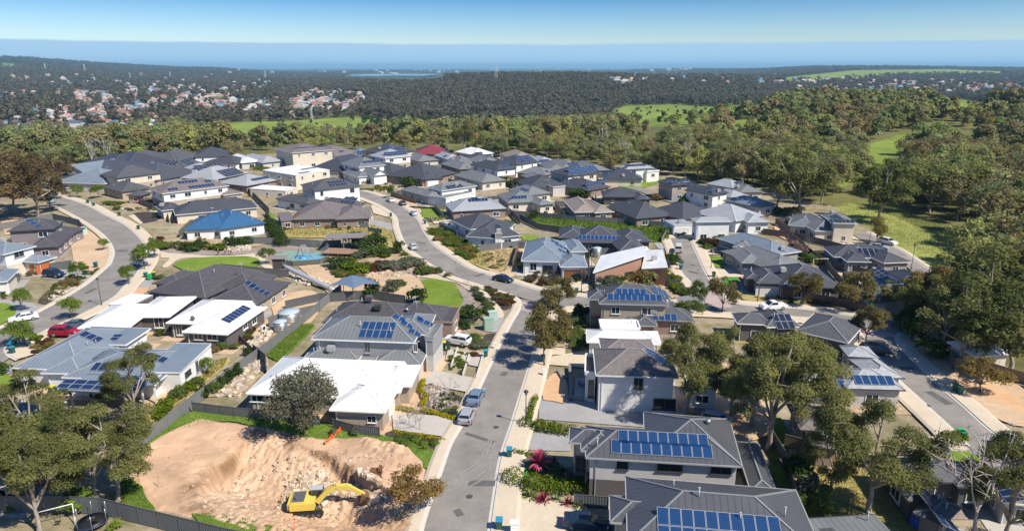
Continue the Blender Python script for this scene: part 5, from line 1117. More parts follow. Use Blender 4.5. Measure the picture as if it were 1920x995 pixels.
def hedge(pts, w, h, mat=HEDGE, label='', size=.22, dens=60, name='hedge'):
    P_ = [G(*p) for p in pts]; cl = []; L = 0
    for a, b in zip(P_, P_[1:]):
        d = (b-a).length; L += d; k = max(1, int(d/(w*.6)))
        for i in range(k+1): q = a+(b-a)*i/k; cl.append(((q.x, q.y, h*.48), (w*.62, w*.62, h*.54)))
    o0 = P_[0]; cl = [((c[0][0]-o0.x, c[0][1]-o0.y, c[0][2]), c[1]) for c in cl]
    o = empty(name, (o0.x, o0.y, 0), label, 'hedge'); link('foliage', leaves('foliage', cl, int(dens*L*(w+h)), size, mat, len(pts)*7+int(L), asp=.7, shell=.8), o)
    mb = MB()
    for c in cl[::2]: mb.tube([(c[0][0], c[0][1], 0), (c[0][0], c[0][1], h*.6)], [.03, .02], 4, cap=False)
    link('stem', mb.mesh('stem', [BARKD]), o); return o
# ------------------------------------------------------------------ fences
FPAN = {}
def fencemat(c): return plain('fence_'+c, dict(dark=(.105,.11,.115), mid=(.16,.165,.165), green=(.13,.14,.12), brown=(.17,.12,.09), timber=(.22,.17,.12))[c], .55, var=.06, scale=.7)
def fpan(c, h):
    k = (c, h)
    if k not in FPAN:
        mb = MB(); n = 24
        for i in range(n):       # trapezoid ribs
            x0, x1 = i/n, (i+1)/n; y0, y1 = (.02, -.02) if i % 2 else (-.02, .02)
            mb.face([(x0, y0, .05), (x1, y1, .05), (x1, y1, h-.05), (x0, y0, h-.05)])
        mb.box((.5, 0, h-.03), (1, .07, .06)); mb.box((.5, 0, .06), (1, .07, .06))
        me = mb.mesh('fence_panel', [fencemat(c)]); mb = MB(); mb.box((0, 0, h/2+.03), (.07, .09, h+.06)); FPAN[k] = (me, mb.mesh('fence_post', [fencemat(c)]))
    return FPAN[k]
def fence(pts, label, c='dark', h=1.8, bay=2.4, name='metal_fence', z=0.1):
    P_ = [G(x, y, z) for x, y in pts]; root = empty(name, P_[0], label, 'fence'); pa, po = fpan(c, h); o0 = P_[0]
    for i, (a, b) in enumerate(zip(P_, P_[1:])):
        d = b-a; L = d.length; k = max(1, round(L/bay)); ang = math.atan2(d.y, d.x)
        for j in range(k):
            q = a+d*j/k-o0; p = link('fence_panel', pa, root); p.location = q; p.rotation_euler.z = ang; p.scale.x = L/k
            s = link('fence_post', po, root); s.location = q; s.rotation_euler.z = ang
        if i == len(P_)-2: s = link('fence_post', po, root); s.location = b-o0; s.rotation_euler.z = ang
    return root
# ------------------------------------------------------------------ vehicles
CARG = plain('car_glass', (.015,.02,.028), .05, spec=.8); HEADL = plain('headlight', (.6,.62,.65), .15); TAIL = plain('tail_light', (.35,.01,.01), .25); TYRE = RUBBER
PROFS = {  # x along length (front +), z: body outline, roof outline, half width, length
 'sedan': dict(body=[(-2.3,.35),(-2.33,.75),(-2.2,.98),(-1.5,1.02),(.75,.95),(1.9,.84),(2.3,.62),(2.32,.35)], cab=[(-1.75,.98),(-1.05,1.42),(.25,1.45),(1.15,.93)], w=.9, wb=(-1.38,1.42), r=.32),
 'suv': dict(body=[(-2.3,.4),(-2.35,.9),(-2.28,1.12),(.95,1.1),(2.0,1.02),(2.33,.75),(2.35,.4)], cab=[(-2.27,1.1),(-1.95,1.68),(.3,1.72),(1.25,1.08)], w=.94, wb=(-1.4,1.42), r=.37),
 'hatch': dict(body=[(-1.95,.35),(-2.0,.8),(-1.9,1.02),(.8,.98),(1.7,.88),(2.0,.6),(2.02,.35)], cab=[(-1.92,1.0),(-1.5,1.46),(.2,1.49),(1.1,.96)], w=.87, wb=(-1.2,1.25), r=.31),
 'ute': dict(body=[(-2.55,.5),(-2.58,1.0),(-.7,1.02),(-.6,1.04),(1.1,1.08),(2.15,1.0),(2.45,.7),(2.48,.45)], cab=[(-.72,1.02),(-.6,1.68),(.45,1.72),(1.3,1.06)], w=.94, wb=(-1.55,1.5), r=.38),
 'van': dict(body=[(-2.4,.4),(-2.45,1.1),(1.9,1.1),(2.3,.95),(2.45,.6),(2.45,.4)], cab=[(-2.43,1.1),(-2.35,1.95),(1.1,1.98),(2.05,1.1)], w=.95, wb=(-1.5,1.55), r=.34),
}
CARM = {}
def carmesh(t):
    if t in CARM: return CARM[t]
    p = PROFS[t]; w = p['w']; mb = MB(); b = p['body']; c = p['cab']
    def ext(mb, prof, w0, w1=None, zlo=None, zhi=None, m=0):
        def half(z):
            if w1 is None: return w0*(1-.05*max(0, (.55-z)/.3)) if z < .55 else w0*(1-.06*((z-.55)/.5))
            return w0+(w1-w0)*(z-zlo)/(zhi-zlo)
        n = len(prof)
        L = [(x, half(z), z) for x, z in prof]; Q = [(x, -half(z), z) for x, z in prof]
        mb.face([L[i] for i in range(n)], m); mb.face([Q[i] for i in range(n-1, -1, -1)], m)
        for i in range(n): j = (i+1) % n; mb.face([L[j], L[i], Q[i], Q[j]], m)
    ext(mb, b, w)
    ext(mb, c, w*.93, w*.74, c[0][1], c[1][1])
    for s in (-1, 1):      # mirrors, sills, arches
        mb.box((c[3][0]-.35, s*(w+.02), c[3][1]+.08), (.14, .2, .13)); mb.box((0, s*(w-.03), .38), (2.2, .06, .1))
    if t == 'ute': mb.box((-1.6, 0, 1.06), (1.7, 1.6, .06))
    if t == 'suv':
        for s in (-1, 1): mb.bar((-1.8, s*.62, 1.74), (.2, s*.62, 1.77), .05)
    body = mb.mesh('body', [WHITE]); g = MB(); z0, z1 = c[0][1], c[1][1]; hw = lambda z: w*.93+(w*.74-w*.93)*(z-z0)/(z1-z0)
    def onl(a, b_, t_): return (a[0]+(b_[0]-a[0])*t_, a[1]+(b_[1]-a[1])*t_)
    f0, f1 = onl(c[3], c[2], .10), onl(c[3], c[2], .9); r0, r1 = onl(c[0], c[1], .28), onl(c[0], c[1], .88)
    e = .015
    for (q0, q1, sx) in ((f0, f1, 1), (r0, r1, -1)):
        a = [(q0[0]+sx*e, hw(q0[1])*.92, q0[1]+e), (q1[0]+sx*e, hw(q1[1])*.92, q1[1]+e), (q1[0]+sx*e, -hw(q1[1])*.92, q1[1]+e), (q0[0]+sx*e, -hw(q0[1])*.92, q0[1]+e)]
        g.face(a if sx < 0 else a[::-1])
    zl, zh = z0+(z1-z0)*.2, z0+(z1-z0)*.86
    fx = lambda z: c[3][0]+(c[2][0]-c[3][0])*(z-c[3][1])/(c[2][1]-c[3][1]); rx = lambda z: c[0][0]+(c[1][0]-c[0][0])*(z-z0)/(z1-z0)
    for s in (-1, 1):
        L = [(rx(zl)+.1, zl), (fx(zl)-.12, zl), (fx(zh)-.1, zh), (rx(zh)+.1, zh)]; mid = [(.3, .38), (.38, .99)] if t != 'ute' else [(.02, .99)]
        segs = [(0.0, .47), (.5, 1.0)] if t != 'ute' else [(0, 1)]
        for a_, b_ in segs:
            q = [(L[0][0]+(L[1][0]-L[0][0])*a_, zl), (L[0][0]+(L[1][0]-L[0][0])*b_, zl), (L[3][0]+(L[2][0]-L[3][0])*b_, zh), (L[3][0]+(L[2][0]-L[3][0])*a_, zh)]
            f = [(x, s*(hw(z)+.012), z) for x, z in q]; g.face(f if s < 0 else f[::-1])
    wm = MB(); n = 14
    wm.tube([(0, -.11, 0), (0, .11, 0)], [p['r']]*2, n); tyre = wm.mesh('wheel', [TYRE]); rm_ = MB(); rm_.tube([(0, -.12, 0), (0, .12, 0)], [p['r']*.62]*2, n); rim = rm_.mesh('rim', [CHROME])
    hl = MB(); hl.box((0, 0, 0), (.16, .34, .14)); lamp = hl.mesh('headlight', [HEADL]); tl = MB(); tl.box((0, 0, 0), (.1, .26, .16)); tail = tl.mesh('tail_light', [TAIL])
    CARM[t] = (body, g.mesh('window', [CARG]), tyre, rim, lamp, tail); return CARM[t]
def car(t, rear, front, col, label, group=None, cat='car', name='parked_car', z=.3):
    """rear and front: where the ends of the car touch the ground in the picture"""
    a, b = G(*rear, z), G(*front, z); d = b-a; ang = math.atan2(d.y, d.x); c = (a+b)/2
    body, gl, ty, rim, hl, tl = carmesh(t); o = empty(name, (c.x, c.y, z), label, cat, group, ang); p = PROFS[t]
    m = plain('car_paint_%s' % '_'.join(str(int(x*100)) for x in col), col, .28, spec=.6)
    q = link('body', body, o); mat_over(q, m); link('window', gl, o)
    for x in p['wb']:
        for s in (-1, 1):
            w = link('wheel', ty, o); w.location = (x, s*(p['w']-.1), p['r']); link('rim', rim, w)
    L0 = p['body'][-2][0]; R0 = p['body'][1][0]
    for s in (-1, 1):
        h = link('headlight', hl, o); h.location = (L0-.12, s*(p['w']-.25), .72 if t not in ('suv', 'ute') else .84); k = link('tail_light', tl, o); k.location = (R0+.02, s*(p['w']-.2), .85)
    return o
SILV = (.42,.45,.48); NAVY = (.015,.03,.06); BLK = (.02,.022,.025); WHT = (.75,.75,.74)
car('sedan', (886,763), (899,738), (.14,.21,.29), 'silver blue sedan parked in front of another by the left kerb', 'cars at the kerb')
car('hatch', (871,797), (881,775), (.34,.35,.37), 'silver hatchback parked right behind the silver blue sedan', 'cars at the kerb')
car('suv', (880,648), (835,640), WHT, 'white four wheel drive on the driveway of the ten panel house')
car('sedan', (929,524), (958,530), NAVY, 'dark navy car parked against the kerb of the cross street')
car('hatch', (779,472), (771,461), (.45,.47,.48), 'silver hatchback parked on the bend beside the park')
car('sedan', (781,408), (772,397), (.55,.6,.68), 'pale blue sedan beside the small front lawn')
car('sedan', (738,381), (726,375), (.55,.57,.58), 'silver sedan parked under the lone street tree')
car('sedan', (760,388), (750,380), BLK, 'black car standing on the verge by the corner lawn')
car('sedan', (826,424), (852,429), WHT, 'white sedan in the driveway left of the slate blue house')
car('suv', (80,516), (124,520), NAVY, 'black wagon on the driveway of the cream two storey house')
car('sedan', (70,596), (20,605), WHT, 'white coupe parked on the street beside the left lawn')
car('suv', (97,628), (148,628), (.32,.01,.035), 'crimson four wheel drive parked beneath the street trees')
car('sedan', (128,615), (165,612), (.10,.13,.18), 'dark blue car mostly behind the crimson one')
car('hatch', (253,495), (270,498), (.6,.62,.64), 'pale car parked under the green street tree at the bend')
car('van', (93,386), (104,372), (.35,.55,.62), 'light blue van where the left street enters', cat='van', name='parked_van')
car('van', (1271,477), (1273,466), (.55,.53,.50), 'grey van parked in the cul-de-sac', cat='van', name='parked_van')
car('suv', (1364,477), (1338,472), (.03,.05,.08), 'dark four wheel drive on the driveway above the square lawn')
car('hatch', (1092,525), (1078,522), BLK, 'black hatchback on the concrete driveway beside the brown garage')
car('ute', (1475,578), (1422,581), WHT, 'white utility on the through street', cat='utility truck', name='parked_ute')
car('suv', (1657,456), (1670,459), WHT, 'white wagon on the reserve road beside the mown grass')
car('sedan', (1640,466), (1654,468), (.3,.36,.42), 'grey car behind the dark hip roof on the reserve road')
car('hatch', (1752,538), (1768,541), (.40,.02,.02), 'red hatchback by the white fronted dark gable house')
car('suv', (1626,662), (1655,664), (.02,.03,.045), 'black wagon in the tree shade at the top of the right hand road')
car('sedan', (1880,838), (1900,856), (.5,.55,.6), 'silver car shaded by the roadside at far right')
car('hatch', (1895,860), (1925,872), (.10,.30,.45), 'blue car at the right edge beside the silver one')
car('hatch', (1330,790), (1355,795), (.35,.38,.42), 'grey car parked behind the tall pale gum trunk')
car('sedan', (1080,985), (1118,990), NAVY, 'dark blue car in the shade beside the bottom right house')
car('hatch', (482,302), (494,302), (.08,.2,.4), 'small blue car near the white roof at the back left')
# ------------------------------------------------------------------ street lamps
def lamp(px, py, h=5.4, label='', c=BLACK):
    p = G(px, py, .25); o = empty('street_lamp', p, label, 'street lamp', 'lamps along the streets'); mb = MB(); mb.lathe((0, 0, 0), [(.12, 0), (.12, .5), (.07, .6), (.055, h-.7)], 8); mb.obj('pole', c, o)
    mb = MB(); mb.lathe((0, 0, h-.72), [(.05, 0), (.16, .08), (.24, .5), (.3, .55)], 8); mb.obj('lantern', plain('lantern_glass', (.45,.47,.45), .2), o)
    mb = MB(); mb.lathe((0, 0, h-.2), [(.34, 0), (.28, .12), (.1, .25), (.02, .34)], 10); mb.obj('lamp_cap', c, o)
lamp(191,573,5.6,'black lantern lamp between the bend and the white carport')
lamp(986,797,5.0,'black lantern lamp at the end of the clipped green hedge')
lamp(1333,503,5,'slim lamp beside the square lawn of the cul-de-sac')
lamp(1420,565,5,'lamp on the sandy verge left of the street gum')
lamp(1708,505,6,'lamp beside the reserve road above the white walled gable')
lamp(1629,461,6,'lamp near the white wagon on the reserve road')
lamp(792,408,5.5,'lamp at the corner of the small front lawn')
lamp(172,383,5,'lamp behind the two bins on the upper left street')
lamp(1090,546,5,'lamp next to the concrete driveway of the brown garage')
lamp(1108,523,6,'lamp by the narrow gap between gabled house and skillion house')
# ------------------------------------------------------------------ wheelie bins
BINL = {'b': plain('bin_lid_blue', (.03,.25,.38), .5), 'g': plain('bin_lid_green', (.02,.18,.10), .5), 'y': plain('bin_lid_yellow', (.75,.6,.02), .5), 'G': plain('bin_bright_green', (.02,.45,.10), .5), 'd': plain('bin_dark', (.03,.035,.035), .6)}
BING = plain('bin_body_green', (.02,.09,.07), .6)
def _bin():
    mb = MB(); w0, w1, h = .22, .29, .95
    a = [(-w0, -w0-.03, .05), (w0, -w0-.03, .05), (w0, w0, .05), (-w0, w0, .05)]; b = [(-w1, -w1-.08, h), (w1, -w1-.08, h), (w1, w1, h), (-w1, w1, h)]
    for i in range(4): j = (i+1) % 4; mb.face([a[i], a[j], b[j], b[i]])
    mb.face(a[::-1]); mb.face(b); body = mb.mesh('bin_body', [BING]); mb = MB(); mb.box((0, -.03, .98), (.64, .76, .06)); mb.box((0, .36, .95), (.5, .06, .05)); lid = mb.mesh('lid', [BINL['b']])
    mb = MB(); mb.tube([(-.26, .24, .1), (-.22, .24, .1)], [.1, .1], 10); mb.tube([(.22, .24, .1), (.26, .24, .1)], [.1, .1], 10); return body, lid, mb.mesh('wheel', [RUBBER])
BINM = _bin()
def wbin(px, py, c, label, body=None, rz=0, group='wheelie bins put out at the kerb'):
    o = empty('wheelie_bin', G(px, py, .35), label, 'bin', group, rz); b = link('bin_body', BINM[0], o)
    if body: mat_over(b, BINL[body])
    l = link('lid', BINM[1], o); mat_over(l, BINL[c]); link('wheel', BINM[2], o); o.scale = (1.15, 1.15, 1.15)
for q in [(955,855,'b','blue lidded bin on the footpath above the square of green turf'),(936,990,'b','blue lidded bin at the bottom edge beside the street'),(1018,678,'b','blue lidded bin under the double street gum'),(911,668,'b','green bin with blue lid at the terraced verge'),
          (180,500,'b','bin by the bend in front of the small driveway'),(165,381,'g','green bin nearest the upper left lamp'),(176,386,'b','blue bin just right of the upper left lamp'),(224,405,'d','dark bin on the upper left footpath'),(260,430,'g','green bin above the first leafy street tree'),
          (733,406,'g','green bin on the curved footpath above the bend'),(797,420,'b','bin at the hedge near the white sedan'),(1081,550,'g','dark bin by the driveway of the brown garage'),(1276,505,'b','blue bin on the left verge of the cul-de-sac'),(1338,519,'d','black bin below the square lawn'),
          (1791,733,'g','left bin of the pair on the right hand road verge'),(1799,738,'g','right bin of the pair on the right hand road verge'),(1800,820,'G','teal bin with bright green side at the far right kerb'),(1803,824,'g','teal bin close in front of the bright one')]: wbin(q[0], q[1], q[2], q[3], 'G' if q[2] == 'G' else None)
wbin(281,523,'G','bright green bin under the leafy street tree','G'); wbin(274,520,'b','blue bin beside the bright green bin'); wbin(289,519,'y','yellow lidded bin beside the bright green bin')
wbin(832,652,'y','yellow lidded bin behind the white four wheel drive'); wbin(841,654,'d','black bin behind the white four wheel drive'); wbin(99,737,'y','yellow lidded bin against the white wall of the grey roofed house')
for i_, (x_, y_) in enumerate([(21,655),(25,650),(28,645),(30,640),(24,662)]): wbin(x_, y_, 'b', ['front','second','third','fourth','kerb side'][i_]+' bin of the blue cluster under the bottom left street tree')
# ------------------------------------------------------------------ fences
F = fence
F([(-40,960),(120,960),(190,963),(300,990),(420,1020),(560,1050)], 'dark corrugated fence along the bottom left edge of the building site', h=2.0)
F([(240,862),(360,765),(430,712),(480,676),(560,616),(610,572),(640,548)], 'long grey fence running uphill from the building site to the park', 'mid')
F([(362,772),(440,782),(530,790),(600,799)], 'dark fence between the weeds and the white roofed house', h=1.5)
F([(625,804),(665,815),(712,820)], 'short dark fence below the garage of the white roofed house', h=1.5)
F([(1115,998),(1180,1002)], 'small dark fence beside the agave bed', h=1.6); F([(1076,950),(1140,955)], 'dark ribbed gate fence behind the agave bed', h=1.6)
F([(536,580),(600,566),(660,562),(700,560),(760,570)], 'dark fence at the foot of the park above the tiled house')
F([(476,664),(500,684),(500,700)], 'short dark fence at the rear corner of the big white roof')
F([(470,457),(520,458),(600,464),(640,462)], 'grey fence behind the playground below the blue roof', 'mid')
F([(548,425),(620,425),(690,428)], 'fence fronting the brown tiled house', 'mid', 1.7); F([(690,434),(716,438)], 'low fence at the end of the brown tiled house', 'mid', 1.3)
F([(505,400),(478,372),(462,358)], 'dark fence stepping back behind the blue roof'); F([(462,358),(500,366),(540,372)], 'fence behind the white annex roof')
F([(498,402),(524,440)], 'fence beside the dark bushes right of the blue roof')
F([(900,472),(950,466),(990,462)], 'fence closing the yard of the slate blue house', 'mid'); F([(842,404),(872,406),(875,420)], 'grey fence behind the white sedan', 'mid')
F([(945,404),(1000,408),(1080,416),(1160,420),(1250,428)], 'long grey fence above the weedy block', 'mid')
F([(974,412),(1010,430),(1060,440)], 'dark fence along the lower side of the weedy block')
F([(955,400),(975,420)], 'short dark fence left of the weedy block')
F([(1100,478),(1160,478)], 'fence behind the white skillion roofs', 'mid'); F([(1104,470),(1105,530)], 'fence between the gabled house and the skillion house')
F([(0,432),(40,425),(100,412),(150,424),(158,436)], 'tall grey fence behind the purple brick house', 'mid', 2.0); F([(96,508),(136,502)], 'dark fence beside the black wagon', h=1.9)
F([(1480,560),(1560,572),(1600,582),(1628,590)], 'dark fence on the verge below the slate corner house', 'brown', 1.8)
F([(1478,446),(1540,460),(1600,476)], 'dark fence below the cream two storey house'); F([(1548,500),(1630,520)], 'dark fence between the ten panel house and its neighbour'); F([(1430,440),(1478,446)], 'fence at the rear of the ice blue roof','brown')
F([(1545,498),(1580,540)], 'fence behind the slate corner house'); F([(1470,436),(1540,498)], 'brown fence along the planted strip behind the grey row', 'brown')
F([(1470,838),(1560,860),(1640,880)], 'paling fence at the top of the dry lawn', 'timber', 1.8); F([(1440,820),(1470,870),(1490,940)], 'fence in deep shade beside the corrugated roof', 'dark')
F([(1784,692),(1860,704),(1920,722),(1980,745)], 'brown fence behind the far right verge', 'timber', 2.0); F([(1775,672),(1790,700)], 'pale end panel of the far right fence', 'green', 2.0)
F([(1430,745),(1490,752),(1540,756)], 'paling fence behind the large gum trunks', 'green'); F([(25,700),(70,730)], 'dark screen fence beside the air conditioners','dark',1.5)
F([(410,600),(476,664)], 'verandah side fence below the white roof','dark',1.1)
F([(1250,440),(1240,455)], 'gate fence left of the white garage','mid',1.6); F([(505,612),(535,600),(600,585)], 'rear fence above the round water tanks','mid',1.7)
# ------------------------------------------------------------------ excavator
def excavator():
    p = GS(582,958); YEL = plain('digger_yellow', (.70,.53,.10), .5); DK = plain('digger_grey', (.10,.10,.105), .6)
    tip = GS(700,915); d = tip-p; ang = math.atan2(d.y, d.x); z0 = SITEZ(p.x, p.y)
    o = empty('excavator', (p.x, p.y, z0), 'yellow excavator with raised arm breaking rock on the building site', 'excavator', None, ang); o.scale = (.86, .86, .86)
    for s in (-1, 1):
        mb = MB(); prof = [(-1.9, .45), (-1.65, .08), (1.65, .08), (1.9, .45), (1.65, .85), (-1.65, .85)]; y0, y1 = s*1.25-.3, s*1.25+.3
        L = [(x, y1, z) for x, z in prof]; Q = [(x, y0, z) for x, z in prof]; mb.face(L); mb.face(Q[::-1])
        for i in range(6): j = (i+1) % 6; mb.face([L[j], L[i], Q[i], Q[j]])
        for i in range(14): mb.box((-1.6+i*.246, s*1.25, .07), (.1, .62, .06)); mb.box((-1.6+i*.246, s*1.25, .87), (.1, .62, .06))
        t = mb.obj('track', BLACK, o); w = MB()
        for i in range(5): w.tube([(-1.3+i*.65, y0-.03, .38), (-1.3+i*.65, y1+.03, .38)], [.22, .22], 10)
        w.obj('roller', DK, t)
    mb = MB(); mb.lathe((0, 0, .6), [(.9, 0), (.9, .45)], 16); mb.box((0, 0, .55), (2.2, 1.9, .3)); mb.obj('undercarriage', DK, o)
    mb = MB(); mb.box((-.7, 0, 1.5), (3.0, 2.7, .95)); mb.box((-2.25, 0, 1.5), (.5, 2.3, .85)); mb.box((-1.1, 0, 2.06), (1.9, 2.5, .25)); mb.obj('body', YEL, o)
    mb = MB(); mb.box((-1.2, 0, 2.21), (1.5, 2.2, .06)); mb.tube([(-1.5, -.6, 2.2), (-1.5, -.6, 2.7)], [.08, .08], 8); mb.obj('engine_cover', DK, o)
    mb = MB(); mb.box((.95, .82, 1.95), (1.45, 1.0, 1.7)); c = mb.obj('cab', DK, o); g = MB(); g.box((.98, .82, 2.2), (1.5, .86, 1.0)); g.box((.95, .82, 2.2), (1.2, 1.06, .95)); g.obj('window', CARG, c); mb = MB(); mb.box((.95, .82, 2.83), (1.4, .95, .06)); mb.obj('roof', plain('cab_roof', (.42,.44,.45), .5), c)
    mb = MB(); B = [(1.0, -.25, 1.5), (2.3, -.25, 2.9), (3.5, -.25, 3.5), (5.2, -.25, 3.3)]
    for q, r in zip(B, B[1:]): mb.bar(q, r, .5, .6)
    mb.tube([(1.3, -.25, 1.3), (3.0, -.25, 3.6)], [.09, .07], 8); mb.obj('boom', YEL, o)
    mb = MB(); mb.bar((4.8, -.25, 3.6), (6.9, -.25, 2.1), .36, .45); mb.tube([(3.0, -.25, 3.8), (4.9, -.25, 3.8)], [.09, .08], 8); mb.obj('arm', YEL, o)
    mb = MB(); q = [(6.7, 2.4), (7.4, 2.1), (7.5, 1.3), (6.9, 1.0), (6.3, 1.4)]; L = [(x, .35, z) for x, z in q]; Q = [(x, -.85, z) for x, z in q]; mb.face(L); mb.face(Q[::-1])
    for i in range(5): j = (i+1) % 5; mb.face([L[j], L[i], Q[i], Q[j]])
    for i in range(4): mb.box((6.25, -.7+i*.3, 1.2), (.25, .1, .15))
    mb.obj('bucket', plain('rusty_steel', (.16,.08,.04), .8), o)
excavator()
mb = MB(); q_ = GS(705,890); mb.box((0, 0, .35), (1.3, .9, .7)); mb.box((.5, 0, .8), (.3, .9, .5)); mb.bar((-.6, -.4, .2), (.9, .1, 1.0), .12)
o_ = mb.obj('digger_bucket', plain('rusty_steel', (.16,.08,.04), .8)); o_.location = (q_.x, q_.y, SITEZ(q_.x, q_.y)); tag(o_, 'rusty spare bucket lying on the bare earth behind the excavator', 'bucket')
ORG = plain('orange_mesh', (.75,.13,.03), .7)
o_ = empty('barrier_mesh', G(615,835), 'sagging orange barrier mesh strung beside the olive tree', 'barrier'); mb = MB(); a_, b_ = G(610,838)-G(615,835), G(645,805)-G(615,835)
for i in range(10):
    p0, p1 = a_+(b_-a_)*i/10, a_+(b_-a_)*(i+1)/10; w_ = .25*math.sin(i*1.3); mb.face([p0+Vector((0, w_, .15)), p1+Vector((0, -w_, .2)), p1+Vector((w_, 0, .95)), p0+Vector((0, w_, .8))])
mb.obj('mesh_sheet', ORG, o_); mb = MB()
for i in (0, 5, 10): q = a_+(b_-a_)*i/10; mb.bar(q, q+Vector((0, 0, 1.2)), .05)
mb.obj('stake', plain('timber', (.35,.25,.16), .8), o_)
for i_, (x_, y_) in enumerate([(552,992),(297,912),(270,805),(640,828)]):
    mb = MB(); mb.bar((0, 0, -.1), (.1, .05, 1.3), .05); mb.box((.1, .05, 1.25), (.1, .02, .2)); o_ = mb.obj('survey_stake', ORG if i_ == 0 else plain('timber', (.35,.25,.16), .8)); g_ = GS(x_, y_); o_.location = (g_.x, g_.y, SITEZ(g_.x, g_.y)); tag(o_, ['orange marker stake behind the excavator','thin stake alone on the flat bench','stake at the weedy top corner of the site','stake next to the orange mesh'][i_], 'stake')
# ------------------------------------------------------------------ small structures
def box_thing(name, px, py, size, mat, label, cat, rz=0, z=.2, extra=None):
    o = empty(name, G(px, py, z), label, cat, None, rz); mb = MB(); mb.box((0, 0, size[2]/2), size); mb.box((0, 0, size[2]+.03), (size[0]+.12, size[1]+.12, .08)); mb.obj('cabinet', mat, o)
    mb = MB()
    for s in (-1, 1): mb.box((s*size[0]*.24, -size[1]/2-.01, size[2]*.5), (size[0]*.44, .03, size[2]*.85))
    mb.obj('door', mat, o); return o
CABG = plain('cabinet_green', (.30,.42,.33), .6)
box_thing('power_cabinet', 916,616, (1.7,1.1,2.0), CABG, 'taller pale green power cabinet in front, beside the new driveway', 'cabinet', .3)
box_thing('power_cabinet', 924,600, (1.6,1.1,1.7), plain('cabinet_pale', (.40,.52,.46), .6), 'pale green power cabinet set further back near the junction', 'cabinet', .3)
box_thing('power_cabinet', 1637,586, (3.0,1.6,2.0), CABG, 'wide green power cabinet on the verge by the dark fence', 'cabinet', -.1)
box_thing('power_cabinet', 156,438, (2.2,1.3,1.7), plain('cabinet_pale', (.40,.52,.46), .6), 'pale green cabinet on the bare block left of the bend', 'cabinet', -.5)
for (x_, y_, r_, h_, l_) in [(543,602,1.9,1.9,'larger round water tank with pale lid'),(527,622,1.15,2.0,'smaller galvanised water tank nearer the fence'),(1119,481,1.1,2.2,'pale water tank behind the white skillion roof')]:
    o_ = empty('water_tank', G(x_, y_), l_, 'water tank'); mb = MB(); mb.lathe((0, 0, 0), [(r_, 0), (r_, h_)], 28)
    for i in range(7): mb.lathe((0, 0, h_*(i+.5)/7), [(r_+.001, 0), (r_+.03, .05), (r_+.001, .1)], 28)
    mb.obj('tank_wall', STEEL, o_); mb = MB(); mb.lathe((0, 0, h_), [(r_+.06, 0), (r_+.04, .06), (.25, .3), (0.02, .31)], 28); mb.obj('lid', plain('tank_lid', (.40,.47,.50), .45), o_)
for i_, (x_, y_) in enumerate([(928,655),(868,786),(1020,705)]):
    mb = MB(); mb.box((0, 0, .55), (.35, .35, 1.1)); mb.box((0, 0, 1.12), (.42, .42, .06)); mb.box((0, -.18, .85), (.24, .02, .06)); o_ = mb.obj('letterbox', WHITE); o_.location = G(x_, y_, .2); tag(o_, ['white pillar letterbox by the mulch square','white letterbox near the silver sedan','white letterbox on the gravel verge under the gum'][i_], 'letterbox')
mb = MB(); mb.box((0, 0, .6), (.8, .6, 1.5)); mb.box((0, 0, 1.38), (.9, .7, .08)); mb.box((0, -.31, 1.0), (.4, .02, .1)); o_ = mb.obj('letterbox', WHITE); o_.location = G(965,1000,.2); tag(o_, 'white rendered pillar at the edge of the paved driveway', 'letterbox')
# low terrace walls left of the street
for i_, (a_, b_) in enumerate([((846,690),(858,655)), ((868,706),(880,668)), ((893,712),(905,672))]):
    A_, B_ = G(*a_, .1), G(*b_, .1); mb = MB(); mb.bar(Vector((0, 0, .25)), B_-A_+Vector((0, 0, .25)), .22, .5); o_ = mb.obj('garden_wall', plain('kerb_concrete', (.56,.52,.45))); o_.location = A_; tag(o_, ['pale low wall nearest the portico in the terraced verge','middle pale low wall of the terraced verge','pale low wall nearest the street in the terraced verge'][i_], 'garden wall')
for i_, (a_, b_, h_) in enumerate([((1046,697),(1055,712),.5),((1068,690),(1070,745),.7),((1085,720),(1120,735),.6),((1055,745),(1100,752),.5)]):
    A_, B_ = G(*a_, .1), G(*b_, .1); mb = MB(); mb.bar(Vector((0, 0, h_/2)), B_-A_+Vector((0, 0, h_/2)), .4, h_); o_ = mb.obj('garden_wall', plain('grey_block', (.22,.22,.23), .9, var=.1)); o_.location = A_; tag(o_, ['short grey block wall by the pebble circle','long grey block wall beside the rendered house entry','grey block step below the dark entry','grey block edge above the gravel drive'][i_], 'garden wall')
patch('pebble_circle', [(1000,716),(1012,710),(1030,714),(1034,722),(1020,727),(1004,724)], plain('white_pebbles', (.75,.74,.72), .9, var=.15, scale=8))
# air conditioners
for i_, (x_, y_) in enumerate([(53,718),(66,727),(1149,917),(494,620)]):
    o_ = empty('air_conditioner', G(x_, y_, .1), ['upper white air conditioner beside the dark screen fence','lower white air conditioner beside the dark screen fence','white air conditioner under the banded charcoal roof','white air conditioner on the brick wall of the white roofed house'][i_], 'air conditioner', None, i_*.4); mb = MB(); mb.box((0, 0, .55), (1.0, .4, .9)); mb.box((0, 0, .06), (1.1, .5, .12)); mb.obj('casing', WHITE, o_); mb = MB(); mb.tube([(0, -.2, .55), (0, -.23, .55)], [.34, .34], 16); mb.obj('fan_grille', BLACK, o_)
